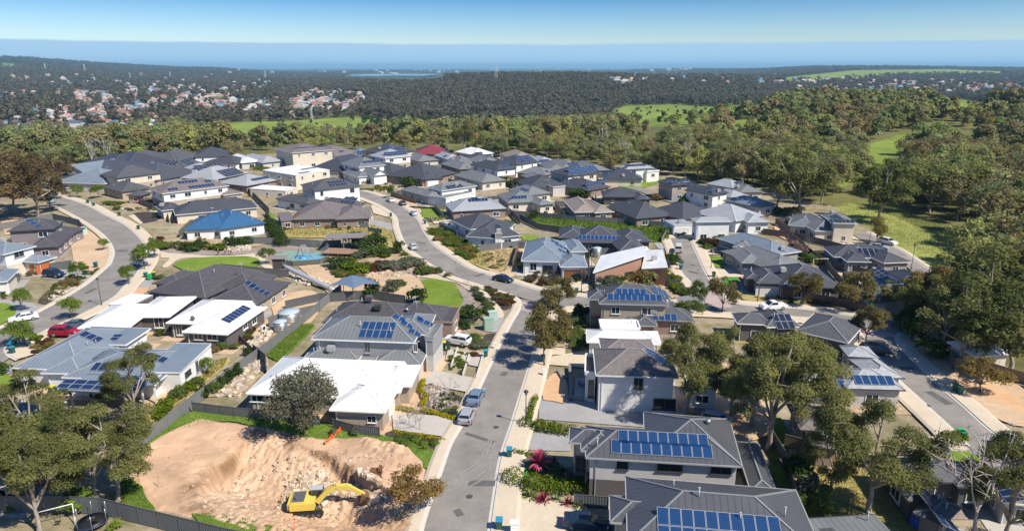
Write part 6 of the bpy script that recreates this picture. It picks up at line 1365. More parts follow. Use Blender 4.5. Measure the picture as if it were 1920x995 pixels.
# ------------------------------------------------------------------ playground
TIM = plain('grey_timber', (.20,.17,.15), .85, var=.2, scale=3); TIMB = plain('brown_timber', (.33,.20,.13), .8, var=.15, scale=3)
o_ = empty('picnic_shelter', G(650,468), 'open picnic shelter with brown grey skillion roof on a deck', 'shelter', None, -.1); mb = MB()
mb.face([(-5, -2.6, 3.4), (5, -2.6, 4.0), (5, 2.6, 4.0), (-5, 2.6, 3.4)]); mb.face([(-5, -2.6, 3.2), (-5, 2.6, 3.2), (5, 2.6, 3.8), (5, -2.6, 3.8)])
for a, b in (((-5,-2.6,3.3),(5,-2.6,3.9)), ((-5,2.6,3.3),(5,2.6,3.9)), ((-5,-2.6,3.3),(-5,2.6,3.3)), ((5,-2.6,3.9),(5,2.6,3.9))): mb.bar(a, b, .1, .2)
mb.obj('roof', plain('shelter_roof', (.24,.21,.20), .6), o_)
for x in (-4.3, 0, 4.3):
    for y in (-2.1, 2.1): mb = MB(); mb.bar((x, y, 0), (x, y, 3.45+x*.05), .2); mb.obj('post', TIM, o_)
mb = MB(); mb.box((0, 0, .45), (3, 1.2, .1)); mb.box((0, 0, .8), (3, .8, .08)); mb.box((0, 0, .4), (.2, .8, .8)); mb.obj('table', TIM, o_)
o_ = empty('timber_deck', G(645,474), 'timber viewing deck with balustrade beside the shelter', 'deck', None, -.12); mb = MB()
for i in range(16): mb.box((-4+i*.55, -1.6, .9), (.5, 5.2, .07))
mb.obj('deck_boards', TIMB, o_); mb = MB()
for i in range(12): mb.box((-4+i*.75, -4.2, 1.4), (.05, .05, 1.0)); mb.box((-4.2, -4+i*.45, 1.4), (.05, .05, 1.0))
mb.bar((-4.2, -4.2, 1.9), (4.4, -4.2, 1.9), .07); mb.bar((-4.2, -4.2, 1.9), (-4.2, 1, 1.9), .07); mb.obj('balustrade', STEEL, o_); mb = MB()
for x in (-4, 0, 4):
    for y in (-4, 0): mb.bar((x, y, 0), (x, y, .87), .15)
mb.obj('deck_post', TIM, o_)
o_ = empty('slide_tower', G(525,514), 'dark timber slide tower with flat roof in the playground', 'play tower', None, .1); mb = MB()
for s in (-1, 1):
    for t in (-1, 1): mb.bar((s*1.1, t*1.1, 0), (s*1.1, t*1.1, 3.9), .16)
mb.obj('post', TIM, o_); mb = MB()
for i in range(9): mb.box((-1+i*.25, -1.12, 2.6), (.2, .06, 2.0)); mb.box((-1+i*.25, 1.12, 2.6), (.2, .06, 2.0)); mb.box((-1.12, -1+i*.25, 2.6), (.06, .2, 2.0))
mb.obj('slat_wall', plain('dark_timber', (.09,.075,.07), .9), o_); mb = MB(); mb.box((0, 0, 3.95), (3.6, 3.0, .12)); mb.obj('roof', plain('shelter_roof', (.24,.21,.20)), o_); mb = MB(); mb.box((0, 0, 1.55), (2.3, 2.3, .1)); mb.obj('platform', TIM, o_)
a_ = G(525,514)+Vector((1.0, -.4, 2.1)); b_ = G(628,545, .5); o_ = empty('tube_slide', G(575,530), 'long silver tube slide running down the playground bank', 'slide'); mb = MB(); c_ = o_.location
pts_ = [a_+(b_-a_)*t+Vector((0, 0, .3*math.sin(t*3.1)*0)) for t in np.linspace(0, 1, 12)]; mb.tube([p-c_ for p in pts_], [.5]*12, 14); mb.obj('slide_tube', plain('slide_steel', (.62,.62,.62), .3, .4), o_)
mb = MB()
for t in (.25, .5, .75): q = a_+(b_-a_)*t-c_; mb.bar((q.x, q.y, -.1), q, .1)
mb.obj('support_post', TIM, o_)
o_ = empty('shade_sail', G(668,560), 'blue grey shade sail on a tall pole over the sand', 'shade sail'); mb = MB(); SAIL = plain('sail_blue', (.10,.15,.23), .8); ap = Vector((-.6, 0, 5.0)); co = [Vector(q) for q in ((-5, -1.5, 3.2), (.2, -2.4, 3.0), (5, -.6, 3.3), (3, 3, 3.4), (-3.2, 3, 3.4))]
for i in range(5):
    a, b = co[i], co[(i+1) % 5]; m_ = (a+b)/2*.8+ap*.2; mb.face([a, m_, ap]); mb.face([m_, b, ap])
mb.obj('sail', SAIL, o_)
for q in co+[ap]: mb = MB(); mb.bar((q.x, q.y, -.1), q, .12); mb.obj('post', TIM, o_)
o_ = empty('water_play_frame', G(570,484), 'spiky grey water play frame on the blue splash pad', 'play frame'); mb = MB()
for i in range(7): a = i*.9; mb.tube([(math.cos(a)*2.2, math.sin(a)*1.6, 0), (math.cos(a+.5)*1.1, math.sin(a+.5)*.8, 2.4), (math.cos(a+1.8)*.6, math.sin(a+1.8)*.5, 3.4)], [.09, .08, .06], 6)
mb.obj('frame', plain('play_grey', (.35,.33,.33), .6), o_); mb = MB(); mb.lathe((0, 0, 0), [(1.2, 0), (.9, .35), (.02, .5)], 12); mb.obj('rock_base', plain('play_blue', (.10,.35,.6), .5), o_)
F([(515,494),(550,498),(600,494),(616,486)], 'low pool style fence around the splash pad', 'green', 1.1)
for i_, (x_, y_, l_) in enumerate([(695,532,'dark spring rocker cluster beside the shade sail'),(545,492,'low dark play logs at the splash pad')]):
    o_ = empty('play_log', G(x_, y_), l_, 'play logs'); mb = MB()
    for k in range(5): mb.tube([(-1.6+k*.8, -.4+.2*(k % 2), 0), (-1.4+k*.8, .3, .8+.2*(k % 3))], [.16, .14], 7)
    mb.obj('log', TIM, o_)
o_ = empty('gazebo', G(1285,590), 'small gable roofed pergola frame behind the fourteen panel house', 'gazebo', None, .35); mb = MB()
mb.face([(-2.6, -2.2, 2.6), (2.6, -2.2, 2.6), (2.6, 0, 3.8), (-2.6, 0, 3.8)]); mb.face([(2.6, 2.2, 2.6), (-2.6, 2.2, 2.6), (-2.6, 0, 3.8), (2.6, 0, 3.8)]); mb.obj('roof', roofmat('grey', 'metal'), o_)
for s in (-1, 1):
    for t in (-1, 1): mb = MB(); mb.bar((s*2.4, t*2, 0), (s*2.4, t*2, 2.6), .14); mb.obj('post', plain('brown_timber2', (.42,.30,.22), .8), o_)
mb = MB()
for s in (-1, 1): mb.bar((s*2.5, -2.1, 2.6), (s*2.5, 2.1, 2.6), .12); mb.bar((s*2.5, -2.1, 2.6), (s*2.5, 0, 3.75), .1); mb.bar((s*2.5, 2.1, 2.6), (s*2.5, 0, 3.75), .1)
mb.obj('frame', plain('brown_timber2', (.42,.30,.22)), o_)
o_ = empty('play_tent', G(1728,985), 'red and blue play tent in the shaded yard of the corrugated tile house', 'play tent', None, .3); mb = MB(); RB = [plain('tent_red', (.45,.05,.08), .7), plain('tent_blue', (.03,.12,.45), .7)]
for i in range(6):
    a, b = i*math.pi/3, (i+1)*math.pi/3; w0, w1 = 1.5, 1.1; A_ = lambda r, t, z: (r*math.cos(t), r*math.sin(t), z); mb.face([A_(w0, a, 0), A_(w0, b, 0), A_(w1, b, 1.6), A_(w1, a, 1.6)], 1); mb.face([A_(w1, a, 1.6), A_(w1, b, 1.6), (0, 0, 2.4)], i % 2)
mb.obj('canvas', RB, o_)
o_ = empty('shade_sail', G(1768,880), 'cream shade sail between the corrugated tile roofs', 'shade sail'); mb = MB(); co = [Vector(q) for q in ((-1.6, 1.3, 3.6), (1.0, 1.6, 3.4), (2.0, -1.4, 3.3), (-1.7, -1.0, 3.2))]; ce = Vector((0, 0, 3.1))
for i in range(4): mb.face([co[i], co[(i+1) % 4], ce])
mb.obj('sail', plain('sail_cream', (.62,.52,.38), .8), o_)
for q in co: mb = MB(); mb.bar((q.x, q.y, 0), q, .1); mb.obj('post', STEEL, o_)
o_ = empty('trampoline', G(175,985), 'round trampoline with net poles in the bottom left yard', 'trampoline'); o_.scale = (.75, .75, .75); mb = MB(); mb.lathe((0, 0, .75), [(1.9, 0), (1.95, .06), (0.02, .05)], 20); mb.obj('mat', BLACK, o_)
for i in range(6): a = i*math.pi/3; mb = MB(); mb.tube([(1.95*math.cos(a), 1.95*math.sin(a), 0), (1.95*math.cos(a), 1.95*math.sin(a), 2.7)], [.035, .035], 6); mb.obj('pole', STEEL, o_)
mb = MB(); mb.tube([(1.95*math.cos(i*.33), 1.95*math.sin(i*.33), .8) for i in range(20)], [.05]*20, 6, cap=False); mb.obj('rim', plain('pad_blue', (.03,.06,.12), .6), o_)
o_ = empty('swing_frame', G(110,985), 'white tubular swing frame in the bottom left yard', 'swing', None, .5); mb = MB(); mb.tube([(-1.5, -.8, 0), (-1.5, 0, 2.1), (-1.5, .8, 0)], [.05]*3, 6); mb.tube([(1.5, -.8, 0), (1.5, 0, 2.1), (1.5, .8, 0)], [.05]*3, 6); mb.tube([(-1.5, 0, 2.1), (1.5, 0, 2.1)], [.05]*2, 6); mb.obj('frame', WHITE, o_)
mb = MB(); mb.box((0, 0, .5), (.5, .25, .05)); mb.bar((-.24, 0, .5), (-.24, 0, 2.1), .02); mb.bar((.24, 0, .5), (.24, 0, 2.1), .02); mb.obj('seat', BLACK, o_)
o_ = empty('swing_frame', G(1537,503), 'green swing frame in the yard behind the slate corner house', 'swing', None, .1); mb = MB(); mb.tube([(-1.8, -.8, 0), (-1.8, 0, 2.3), (-1.8, .8, 0)], [.07]*3, 6); mb.tube([(1.8, -.8, 0), (1.8, 0, 2.3), (1.8, .8, 0)], [.07]*3, 6); mb.tube([(-1.8, 0, 2.3), (1.8, 0, 2.3)], [.07]*2, 6); mb.obj('frame', plain('swing_cream', (.6,.55,.4), .6), o_)
mb = MB(); mb.box((-.6, 0, .5), (.5, .25, .05)); mb.box((.7, 0, .5), (.5, .25, .05)); mb.obj('seat', plain('seat_green', (.05,.35,.15), .6), o_)
# ------------------------------------------------------------------ three people walking on the park path
SKIN = plain('skin', (.45,.27,.19), .6)
def person(px, py, label, top, trousers, hair, rz, stride=.25, arm=.15, hold=False):
    o = empty('person', G(px, py, .2), label, 'person', None, rz)
    def skin(verts, edges, rad, name, mat, root=0):
        me = bpy.data.meshes.new(name); me.from_pydata(verts, edges, []); ob = bpy.data.objects.new('tmp', me); COL.objects.link(ob); md = ob.modifiers.new('s', 'SKIN'); sv = me.skin_vertices[0].data
        for i, r in enumerate(rad): sv[i].radius = (r, r*.85) if isinstance(r, float) else r
        sv[root].use_root = True; ob.modifiers.new('u', 'SUBSURF').levels = 1
        dg = bpy.context.evaluated_depsgraph_get(); m2 = bpy.data.meshes.new_from_object(ob.evaluated_get(dg)); bpy.data.objects.remove(ob); m2.name = name
        m2.materials.clear(); m2.materials.append(mat); [setattr(p, 'use_smooth', True) for p in m2.polygons]; return link(name, m2, o)
    s = stride
    V = [(0,0,.95),(0,0,1.2),(0,0,1.42),(0,0,1.53),(.02,0,1.66),(.01,0,1.74), (0,.1,.88),(s*.6,.11,.48),(s,.11,.09),(s+.14,.11,.05), (0,-.1,.88),(-s*.2,-.11,.48),(-s,-.11,.1),(-s+.13,-.11,.05), (0,.19,1.4),(-.06-arm*.3,.25,1.14),(.08-arm,.27,.9),(.12-arm,.27,.82), (0,-.19,1.4),(.04,-.25,1.14),(.18 if not hold else .3,-.24,.92 if not hold else 1.15),(.22 if not hold else .36,-.24,.84 if not hold else 1.2)]
    E = [(0,1),(1,2),(2,3),(3,4),(4,5),(0,6),(6,7),(7,8),(8,9),(0,10),(10,11),(11,12),(12,13),(2,14),(14,15),(15,16),(16,17),(2,18),(18,19),(19,20),(20,21)]
    Rr = [.14,.13,.14,.05,.095,.075,.085,.055,.04,.04,.085,.055,.04,.04,.055,.042,.032,.04,.055,.042,.032,.04]
    skin(V, E, Rr, 'body', SKIN)
    skin([V[0], V[1], V[2], V[14], V[15], V[18], V[19]], [(0,1),(1,2),(2,3),(3,4),(2,5),(5,6)], [.165,.155,.165,.07,.055,.07,.055], 'shirt', top)
    skin([V[0], V[6], V[7], V[8], V[10], V[11], V[12]], [(0,1),(1,2),(2,3),(0,4),(4,5),(5,6)], [.165,.1,.07,.055,.1,.07,.055], 'trousers', trousers)
    mb = MB(); mb.ellip((-.015, 0, 1.745), (.115, .105, .085), 10, 6); mb.obj('hair', hair, o)
    mb = MB(); mb.ellip((.115, 0, 1.67), (.02, .014, .02), 6, 4)
    for sy in (-1, 1): mb.ellip((.02, sy*.092, 1.675), (.018, .012, .03), 6, 4)
    mb.obj('face', SKIN, o)
HB = plain('hair_brown', (.05,.03,.02), .7)
person(410,478,'person in dark clothes at the left of the three walkers on the park path', plain('cloth_navy', (.03,.04,.09), .9), plain('cloth_black', (.02,.02,.025), .9), HB, 3.1)
person(423,477,'taller person in pale grey top in the middle of the three walkers', plain('cloth_pale', (.5,.5,.52), .9), plain('cloth_denim', (.06,.09,.17), .9), HB, 3.0, .2)
person(434,477,'person in yellowish top at the right of the three walkers', plain('cloth_yellow', (.55,.38,.12), .9), plain('cloth_brown', (.12,.07,.05), .9), HB, 2.8, .3, hold=True)
# ------------------------------------------------------------------ the trees one can tell apart
t = tree
t('gumA', 222,944,12,5.0,'big brown green gum rising beside the left end of the building site',0,.4)
t('gumA', 178,930,10,4.6,'leaning gum with dark fork just left of the big one by the site',1,2.2)
t('gumA', 75,1000,11.5,4.6,'gum with pinkish bare trunk in the bottom left corner',2,1.1)
t('gumA', 254,790,11,3.9,'slender white limbed gum in front of the panelled pergola',3,.2)
t('gumA', 60,850,11,4.6,'gum shading the corner house on the far left',1,4.0)
t('gumB', 20,905,11,4.5,'sparse gum over the dark roof at bottom left',0,3.0)
t('olive', 570,818,8.8,4.1,'rounded grey green olive tree at the edge of the building site',0)
t('bronze', 780,968,5.6,2.9,'small reddish bronze tree by the kerb below the building site',0)
t('street', 1020,688,9.2,3.9,'twin crowned street gum casting its shadow across the street',0,.7); t('street', 1034,655,9.0,3.7,'thick olive crowned street gum directly behind the twin crowned one',1,2.0)
t('street', 1046,582,7.2,3.1,'street gum on the corner of the cross street',2,.3)
t('gumA', 1282,790,14.5,5.0,'tall gum with pale lit trunk beside the white rendered house',2,5.2)
t('gumA', 1372,792,14,5.2,'thin dark stemmed gum just right of the pale trunk',3,2.5)
t('gumA', 1440,842,16,6.6,'massive many trunked gum above the corrugated roof',0,3.6)
t('gumA', 1410,800,14,5.6,'gum standing in the clump behind the massive many trunked one',1,.9)
t('gumA', 1500,800,13,6.0,'gum with arching limbs over the low dark roof',2,2.9)
t('gumA', 1628,964,13.5,6.2,'broad gum with dark twin trunk on the dry lawn',3,1.4)
t('gumA', 1555,920,10,3.6,'dark leaning gum at the upper edge of the dry lawn',1,2.6)
t('gumA', 1880,1020,12,4.6,'gum in the bottom right corner beside the dead tree',2,3.3)
t('gumA', 1930,940,12,4.6,'gum crossing the right edge above the brown tiled house',1,.1)
t('street', 1504,573,7.2,3.6,'wide street gum on the verge below the slate corner house',0,1.2)
t('street', 1604,586,8.4,3.7,'dense twin headed street gum beside the power cabinet',1,.3)
t('street', 1354,586,7.6,2.9,'open street gum by the brick paved entry of the cul-de-sac',2,2.1)
t('street', 1622,646,7.4,3.0,'street gum at the top of the right hand road',1,4.4)
t('gumB', 1648,416,20,9.0,'great white limbed gum standing alone on the mown grass reserve',0,1.0)
t('gumB', 1500,404,21,10.5,'largest spreading gum behind the estate at the corner of the reserve',1,2.0)
t('gumB', 1455,394,16,7,'gum beside the largest spreading one, over the shaded roofs',2,.5)
t('street', 1642,458,8,2.8,'small dark tree beside the cream two storey house',2,.9)
t('gumB', 870,293,19,6.5,'tall dark gum rising behind the small white roofed house',2,3.0,leaf=None)
LEFTG = leafmat('redgum_leaves', (.085,.065,.032), (.23,.175,.085))
for i, (x, y, h, r) in enumerate([(72,408,21,9),(28,400,20,9),(-30,420,20,10),(0,372,19,9),(50,362,17,8),(110,352,13,6),(95,392,10,5)]):
    t('gumB', x, y, h, r, ['brown green gum over the entry of the left street','gum filling the left edge above the tan block','gum half outside the left edge','gum behind the left edge group','gum above the light blue van','gum touching the far left gable house','low gum shading the light blue van'][i], i % 3, i*1.3, leaf=LEFTG)
for i, (x, y, h, r) in enumerate([(1728,610,10,4.2),(1765,645,12,5.0),(1800,690,15,7),(1850,640,17,8),(1895,705,15,7.5),(1925,650,17,8),(1745,600,11,5),(1840,590,15,8),(1900,590,16,8),(1692,598,8,4),(1790,600,13,6)]):
    t('gumB', x, y, h, r, ['gum nearest the end of the through street','gum with pale fork beyond the right hand road','gum in shadow above the far right fence','tall white trunked gum in front of the glimpsed white roof','gum over the far right fence','gum cut by the right edge near the white roof','reddish topped gum below the red hatchback','domed yellow green gum at the forest corner','gum behind the domed one at the right edge','small gum hiding the power cabinet fence','gum between the reserve path and the right hand road'][i], (i+1) % 3, i*.9, leaf=BROWNL if i == 6 else None)
t('bronze', 1838,738,5.5,3.4,'golden sparse tree on the sandy verge at far right',0,leaf=leafmat('golden_leaves', (.18,.14,.04), (.30,.22,.08)))
for i, (x, y, h, r, l) in enumerate([(148,527,4.6,1.7,'green street tree in the rock bed beside the black wagon'),(42,584,4.6,1.7,'green street tree by the driveway at the left lawn'),(137,600,4.4,1.9,'green street tree whose shadow falls on the road near the crimson car'),(48,650,4.8,2.5,'nearest green street tree over the blue bins'),(243,536,4.6,1.7,'green street tree left of the bright green bin'),(272,508,6.2,2.6,'largest bright green street tree at the bend'),(291,486,5.6,2.0,'green street tree behind the largest one at the bend'),
                              (196,470,3.2,1.1,'spindly young tree on the bare block'),(146,371,4.6,2.3,'green tree at the start of the upper left footpath'),(186,372,5.2,2.3,'green tree in front of the salmon walled house'),(501,497,4.2,1.7,'small round tree beside the slide tower'),(733,373,4.4,1.5,'lone street tree by the bare orange corner'),(115,700,3,1.2,'low green tree near the yellow lidded bin'),(392,704,3,1,'young tree on the lawn below the long white wall'),(1305,585,6,2.0,'dark green tree right of the gazebo'),(1290,610,5,2.6,'bushy tree hiding the low panelled roof')]):
    t('pear', x, y, h, r, l, i % 3, i*.8, leaf=MIDL if i in (10, 11, 14, 15) else None)
# dead and bare trees
def baretree(px, py, H, Rr, label, mat=BARKB, seed=1, n=7, rr=None, levels=5, name='bare_tree'):
    rnd = random.Random(seed); tubes, ends = skeleton(rnd, H, Rr, .35, n, .06, levels, rr or H*.016); o = empty(name, P(px, py), label, 'tree'); mb = MB()
    for p, r in tubes[:1]: mb.tube(p, r, 6, cap=False)
    mb.obj('trunk', mat, o); mb = MB()
    for p, r in tubes[1:]: mb.tube(p, r, 4, cap=False)
    for e in ends:
        for k in range(3): q = e+Vector((rnd.uniform(-1, 1), rnd.uniform(-1, 1), rnd.uniform(.1, 1)))*Rr*.28; mb.tube([e-(q-e)*.3, q], [rr and rr*.15 or H*.0022, .008], 3, cap=False)
    mb.obj('branch', mat, o); return o
baretree(1822,1015,13,5.5,'leafless bleached tree in front of the corrugated tile roofs',seed=3,n=8,name='dead_tree')
for i, (x, y, l) in enumerate([(745,520,'bare twiggy tree left of the round park lawn'),(775,517,'second bare tree above the park lawn'),(858,520,'bare sapling beside the park path bend'),(877,560,'bare sapling at the right side of the park lawn'),(590,476,'bare tree behind the splash pad'),(1472,465,'leafless pinkish tree behind the ice blue roof'),(1515,470,'leafless pink tree in the orange yard'),(768,800,'bare sapling nearest the white garage'),(787,808,'bare sapling in the mulch by the driveway'),(846,757,'bare sapling behind the silver sedan'),(1030,540,'bare shrub tree by the gabled house wall'),(1015,458,'bare dark tree beside the slate roof')]):
    baretree(x, y, 4.2, 1.9, l, plain('twig_grey', (.26,.21,.19), .9), 10+i, 6, .05, 4)
# hedges
hedge([(985,800),(1010,806),(1040,811),(1072,816)], 1.6, 1.5, label='bright clipped hedge between the lamp and the ribbed roof', dens=90)
hedge([(962,905),(1000,918),(1050,922),(1110,922),(1135,922)], 2.2, 1.8, label='largest clipped hedge above the agave bed', dens=90)
hedge([(968,852),(1000,858)], .8, .8, label='small clipped hedge behind the blue lidded bin'); hedge([(1003,858),(1000,892)], .8, .9, label='low hedge along the right of the green turf'); hedge([(1030,870),(1028,890)], .8, .9, label='low hedge beside the round clipped bushes')
hedge([(1004,752),(996,772),(992,794)], .7, 1.2, HEDGE, 'narrow row of young hedge plants beside the gravel drive')
hedge([(793,718),(788,735),(800,748),(792,762)], .7, .8, YELL, 'winding yellow hedge in front of the white porch', dens=130); hedge([(748,768),(772,772)], .7, .7, YELL, 'short yellow hedge by the white garage', dens=130); hedge([(796,772),(830,782),(856,790)], .7, .7, YELL, 'yellow hedge along the top of the driveway', dens=130); hedge([(740,812),(790,820),(832,828)], .6, .6, YELL, 'low yellow green hedge along the bottom of the driveway')
hedge([(675,345),(710,343),(742,337)], 1.6, 1.4, HEDGE, 'hedge under the white weatherboard house', size=.4, dens=30); hedge([(668,358),(700,358),(716,357)], 1.4, 1.1, HEDGE, 'lower hedge along the rock garden', size=.4, dens=30); hedge([(478,318),(500,320)], 4, 1.6, HEDGE, 'hedge below the three level house', size=.5, dens=20)
hedge([(505,424),(520,446),(530,462)], 3.0, 2.6, DARKL, 'row of dark bushes beside the blue roofed house', size=.4, dens=35); hedge([(800,417),(835,413)], 1.8, 1.6, MIDL, 'hedge right of the small front lawn', size=.35, dens=30)
hedge([(1145,705+58),(1200,768),(1240,772)], .6, .7, MIDL, 'row of young shrubs under the white rendered wall'); hedge([(770,390),(795,392),(828,392)], .8, .7, DARKL, 'low dark hedge on top of the small lawn', size=.35)
hedge([(1585,650),(1600,668),(1610,678)], 1.4, 1.2, MIDL, 'hedge between the charcoal hip house and the right hand road', size=.35, dens=35); hedge([(1405,385),(1440,396),(1460,404)], 2.5, 2.4, DARKL, 'dark bushes behind the ice blue roof', size=.5, dens=25); hedge([(1455,402),(1500,398)], 2.5, 2, MIDL, 'bushes along the lane under the largest gum', size=.5, dens=25)
# shrubs one by one
WEEDMAT = leafmat('weed_leaves', (.10,.17,.02), (.25,.33,.06), .1)
SHR = [(694,558,4.0,2.3,DARKL,'dark green round bush in front of the shade sail'),(782,568,3.6,2.1,DARKL,'dark conifer bush on the lower lawn edge'),(735,545,2.6,2.3,GREYL,'grey green mound by the bare tree of the park'),(662,460,4.2,2.6,DARKL,'tall dark bush right of the picnic shelter'),(682,470,4.0,3.0,DARKL,'dark bush second right of the picnic shelter'),(706,465,4.2,3.0,DARKL,'dark rounded bush on the dry bank'),
 (675,484,2.2,2.8,GREYL,'grey mound below the deck bushes'),(700,478,2.6,3.4,MIDL,'wide green mound in the middle of the park bed'),(722,482,2.6,1.8,DARKL,'small dark bush in the park bed'),(750,474,3.4,1.9,DARKL,'dark upright bush by the bend kerb'),(632,503,3.0,3.4,DARKL,'dark shrub mass left of the park rocks'),(650,500,2.4,2.6,HEDGE,'yellow green shrub below the deck'),(668,512,2.6,3.4,HEDGE,'lime green shrub left of the red ground cover'),
 (735,506,2.2,3.4,GREYL,'grey green shrub at the right of the red ground cover'),(772,500,2.4,3.8,GREYL,'broad grey green shrub below the bend'),(795,512,1.8,2.6,MIDL,'olive shrub near the kerb below the bend'),(745,536,1.4,2.2,MIDL,'low green cushion above the mound'),
 (885,598,2.6,2.8,DARKL,'rounded dark green shrub by the lawn corner'),(1093,598,3.0,2.0,DARKL,'dark bush left of the fourteen panel house'),(1088,612,1.8,1.8,MIDL,'lighter bush before the dark one'),(768,352,4.6,3.6,DARKL,'large dark round tree beside the slate house'),
 (945,345,3.4,3.6,DARKL,'dark bushes between the hip roofed houses'),(960,350,3.0,3.0,DARKL,'second dark bush between the hip roofed houses'),(1085,372,3.8,4.2,DARKL,'dome shaped dark bush beside the white portico'),(1232,376,2.6,2.2,BROWNL,'yellowish bush at the sandy lane'),(1282,385,2.8,2.0,DARKL,'small dark tree beside the conservatory'),
 (1165,374,3.2,2.2,DARKL,'dark small tree before the long dark roof'),(1130,545,3.2,2.6,GREYL,'grey green bush before the orange brick house'),(1145,543,3.0,2.4,GREYL,'second grey green bush before the orange brick house'),(1163,540,3.0,2.2,MIDL,'third bush before the orange brick house'),(1196,538,4.2,2.5,BROWNL,'brownish tree before the skillion roof valley'),(1215,540,4.0,2.2,GUM,'olive tree right of the brownish one'),
 (1262,500,3.6,2.6,DARKL,'dark round bush on the cul-de-sac verge'),(954,432,3.2,2.0,HEDGE,'yellow green palm like bush behind the slate blue house'),(1000,412,3.4,1.6,DARKL,'dark shrub at the left of the weedy block'),(1172,404,2.6,2.6,RUSTL,'red flowering shrub behind the long fence'),(1188,408,2.4,2.6,RUSTL,'second red flowering shrub behind the long fence'),
 (1245,440,2.6,1.8,MIDL,'bush at the end of the weedy block'),(1335,462,2.4,3,RUSTL,'rusty shrubs by the cul-de-sac garden'),(1352,458,2.6,2.6,HEDGE,'yellow green shrub by the cul-de-sac garden'),(1322,458,2.0,2.2,MIDL,'green shrub by the cul-de-sac garden'),(1326,466,1.4,2.4,MIDL,'flat green shrub on the driveway island'),
 (340,468,2.2,2.2,DARKL,'dark shrub at the left below the blue roof'),(362,470,2.6,2.8,DARKL,'large dark shrub below the blue roof'),(380,466,2.4,2.2,DARKL,'dark shrub under the birch below the blue roof'),(405,468,1.6,2.8,HEDGE,'lime shrub above the walkers'),(440,460,2.4,3.0,DARKL,'dark shrub bank under the verandah'),(458,458,2.4,2.8,DARKL,'dark shrub at the end of the verandah bank'),(318,466,2,2.6,MIDL,'green shrub left end below the blue roof'),
 (215,385,1.4,2.4,HEDGE,'yellow green mound in the front bed of the salmon house'),(200,384,1.4,1.8,MIDL,'green mound by the upper left footpath'),(228,383,1.2,1.6,HEDGE,'small lime mound beside the driveway'),(300,455,2.0,1.4,RUSTL,'rusty shrub under the navy roofed house'),(288,460,1.2,1.6,MIDL,'low bush right of the street tree group'),(300,522,1.0,1.6,MIDL,'flat bush beside the yellow lidded bin'),
 (465,668,1.8,.8,DARKL,'upper bush of the row along the uphill fence'),(444,705,2.2,1.0,DARKL,'topmost dark bush inside the fence corner'),(428,717,2.2,1.1,DARKL,'second dark bush inside the fence corner'),(414,728,2.2,1.0,DARKL,'third dark bush inside the fence corner'),(402,736,2.0,1.0,MIDL,'fourth bush inside the fence corner'),(390,744,2.2,1.1,DARKL,'fifth dark bush inside the fence corner'),(380,748,1.8,1.0,DARKL,'lowest dark bush inside the fence corner'),
 (370,722,1.4,1.2,MIDL,'bush along the long fence below the white wall'),(350,735,1.6,1.4,HEDGE,'lime bush along the long fence'),(335,748,1.6,1.4,MIDL,'green bush along the long fence'),(318,765,1.6,1.6,HEDGE,'yellow green bush at the lower long fence'),(300,780,1.6,1.6,HEDGE,'lowest yellow green bush at the long fence'),
 (420,655,1.6,1.2,MIDL,'bush beside the grey outdoor kitchen'),(300,628,1.2,1.0,MIDL,'spiky bush in the courtyard of the white roofed house'),(520,555,1.2,.9,MIDL,'small bush near the tiled house end'),(1008,872,1.2,.9,DARKL,'clipped ball behind the red cordyline'),(1041,880,1.1,.75,GREYL,'upper clipped ball by the dark garage'),(1043,888,1.2,.85,GREYL,'middle clipped ball by the dark garage'),(1044,898,1.2,.9,GREYL,'lower clipped ball by the dark garage'),
 (140,955,2.2,1.9,WEEDMAT,'bright green bush by the trampoline'),(215,990,1.0,.8,WEEDMAT,'spiky green plant beside the trampoline'),(1475,965,3.5,1.7,MIDL,'bush at the lower side of the dry lawn'),(1525,940,3.2,1.9,GREYL,'grey green bush below the leaning gum'),(1530,960,3.0,1.8,MIDL,'bush in front of the grey green one on the dry lawn'),(1495,905,4,1.8,DARKL,'dark bush behind the corrugated roof'),
 (1700,618,5.5,2.6,DARKL,'dense dark bush at the mouth of the right hand road'),(1708,640,4.4,2.6,MIDL,'sunlit bush at the mouth of the right hand road'),(1745,668,3.4,2.6,MIDL,'bush below the forked gum'),(1790,830,1.8,1.4,HEDGE,'lime bush by the far right kerb'),(1775,838,1.8,1.3,HEDGE,'second lime bush by the far right kerb'),(840,598,1.2,1.4,RUSTL,'rusty bush at the garage corner'),(875,612,1.4,2.0,DARKL,'dark bush between garage and cabinets'),
 (868,635,1.2,.9,RUSTL,'red bush row beside the white four wheel drive'),(890,640,1.2,2.2,MIDL,'green bush behind the white four wheel drive'),(900,650,1.2,1.9,GREYL,'grey bush next to the mulch square'),(888,668,.8,.9,RUSTL,'dark red bush on the terraced verge'),(1065,640,1.4,1.8,MIDL,'bush in the rock bed behind the street gums'),(1085,650,1.2,1.8,MIDL,'bush at the right of that rock bed'),
 (160,505,1,1,DARKL,'dark bush by the small street tree of the bend'),(10,560,1.2,.6,HEDGE,'round potted bush by the white garage'),(70,640,1.4,1.1,HEDGE,'lime bush near the blue bins'),(88,645,1.2,1.0,RUSTL,'bronze bush near the crimson car'),(92,655,1.3,1.1,BROWNL,'brown bush behind the kerb peninsula'),(5,700,2,1.6,MIDL,'green bush at the left edge above the lawn')]

for x, y, h, r, m, l in SHR: shrub(x, y, h, r, m, l)
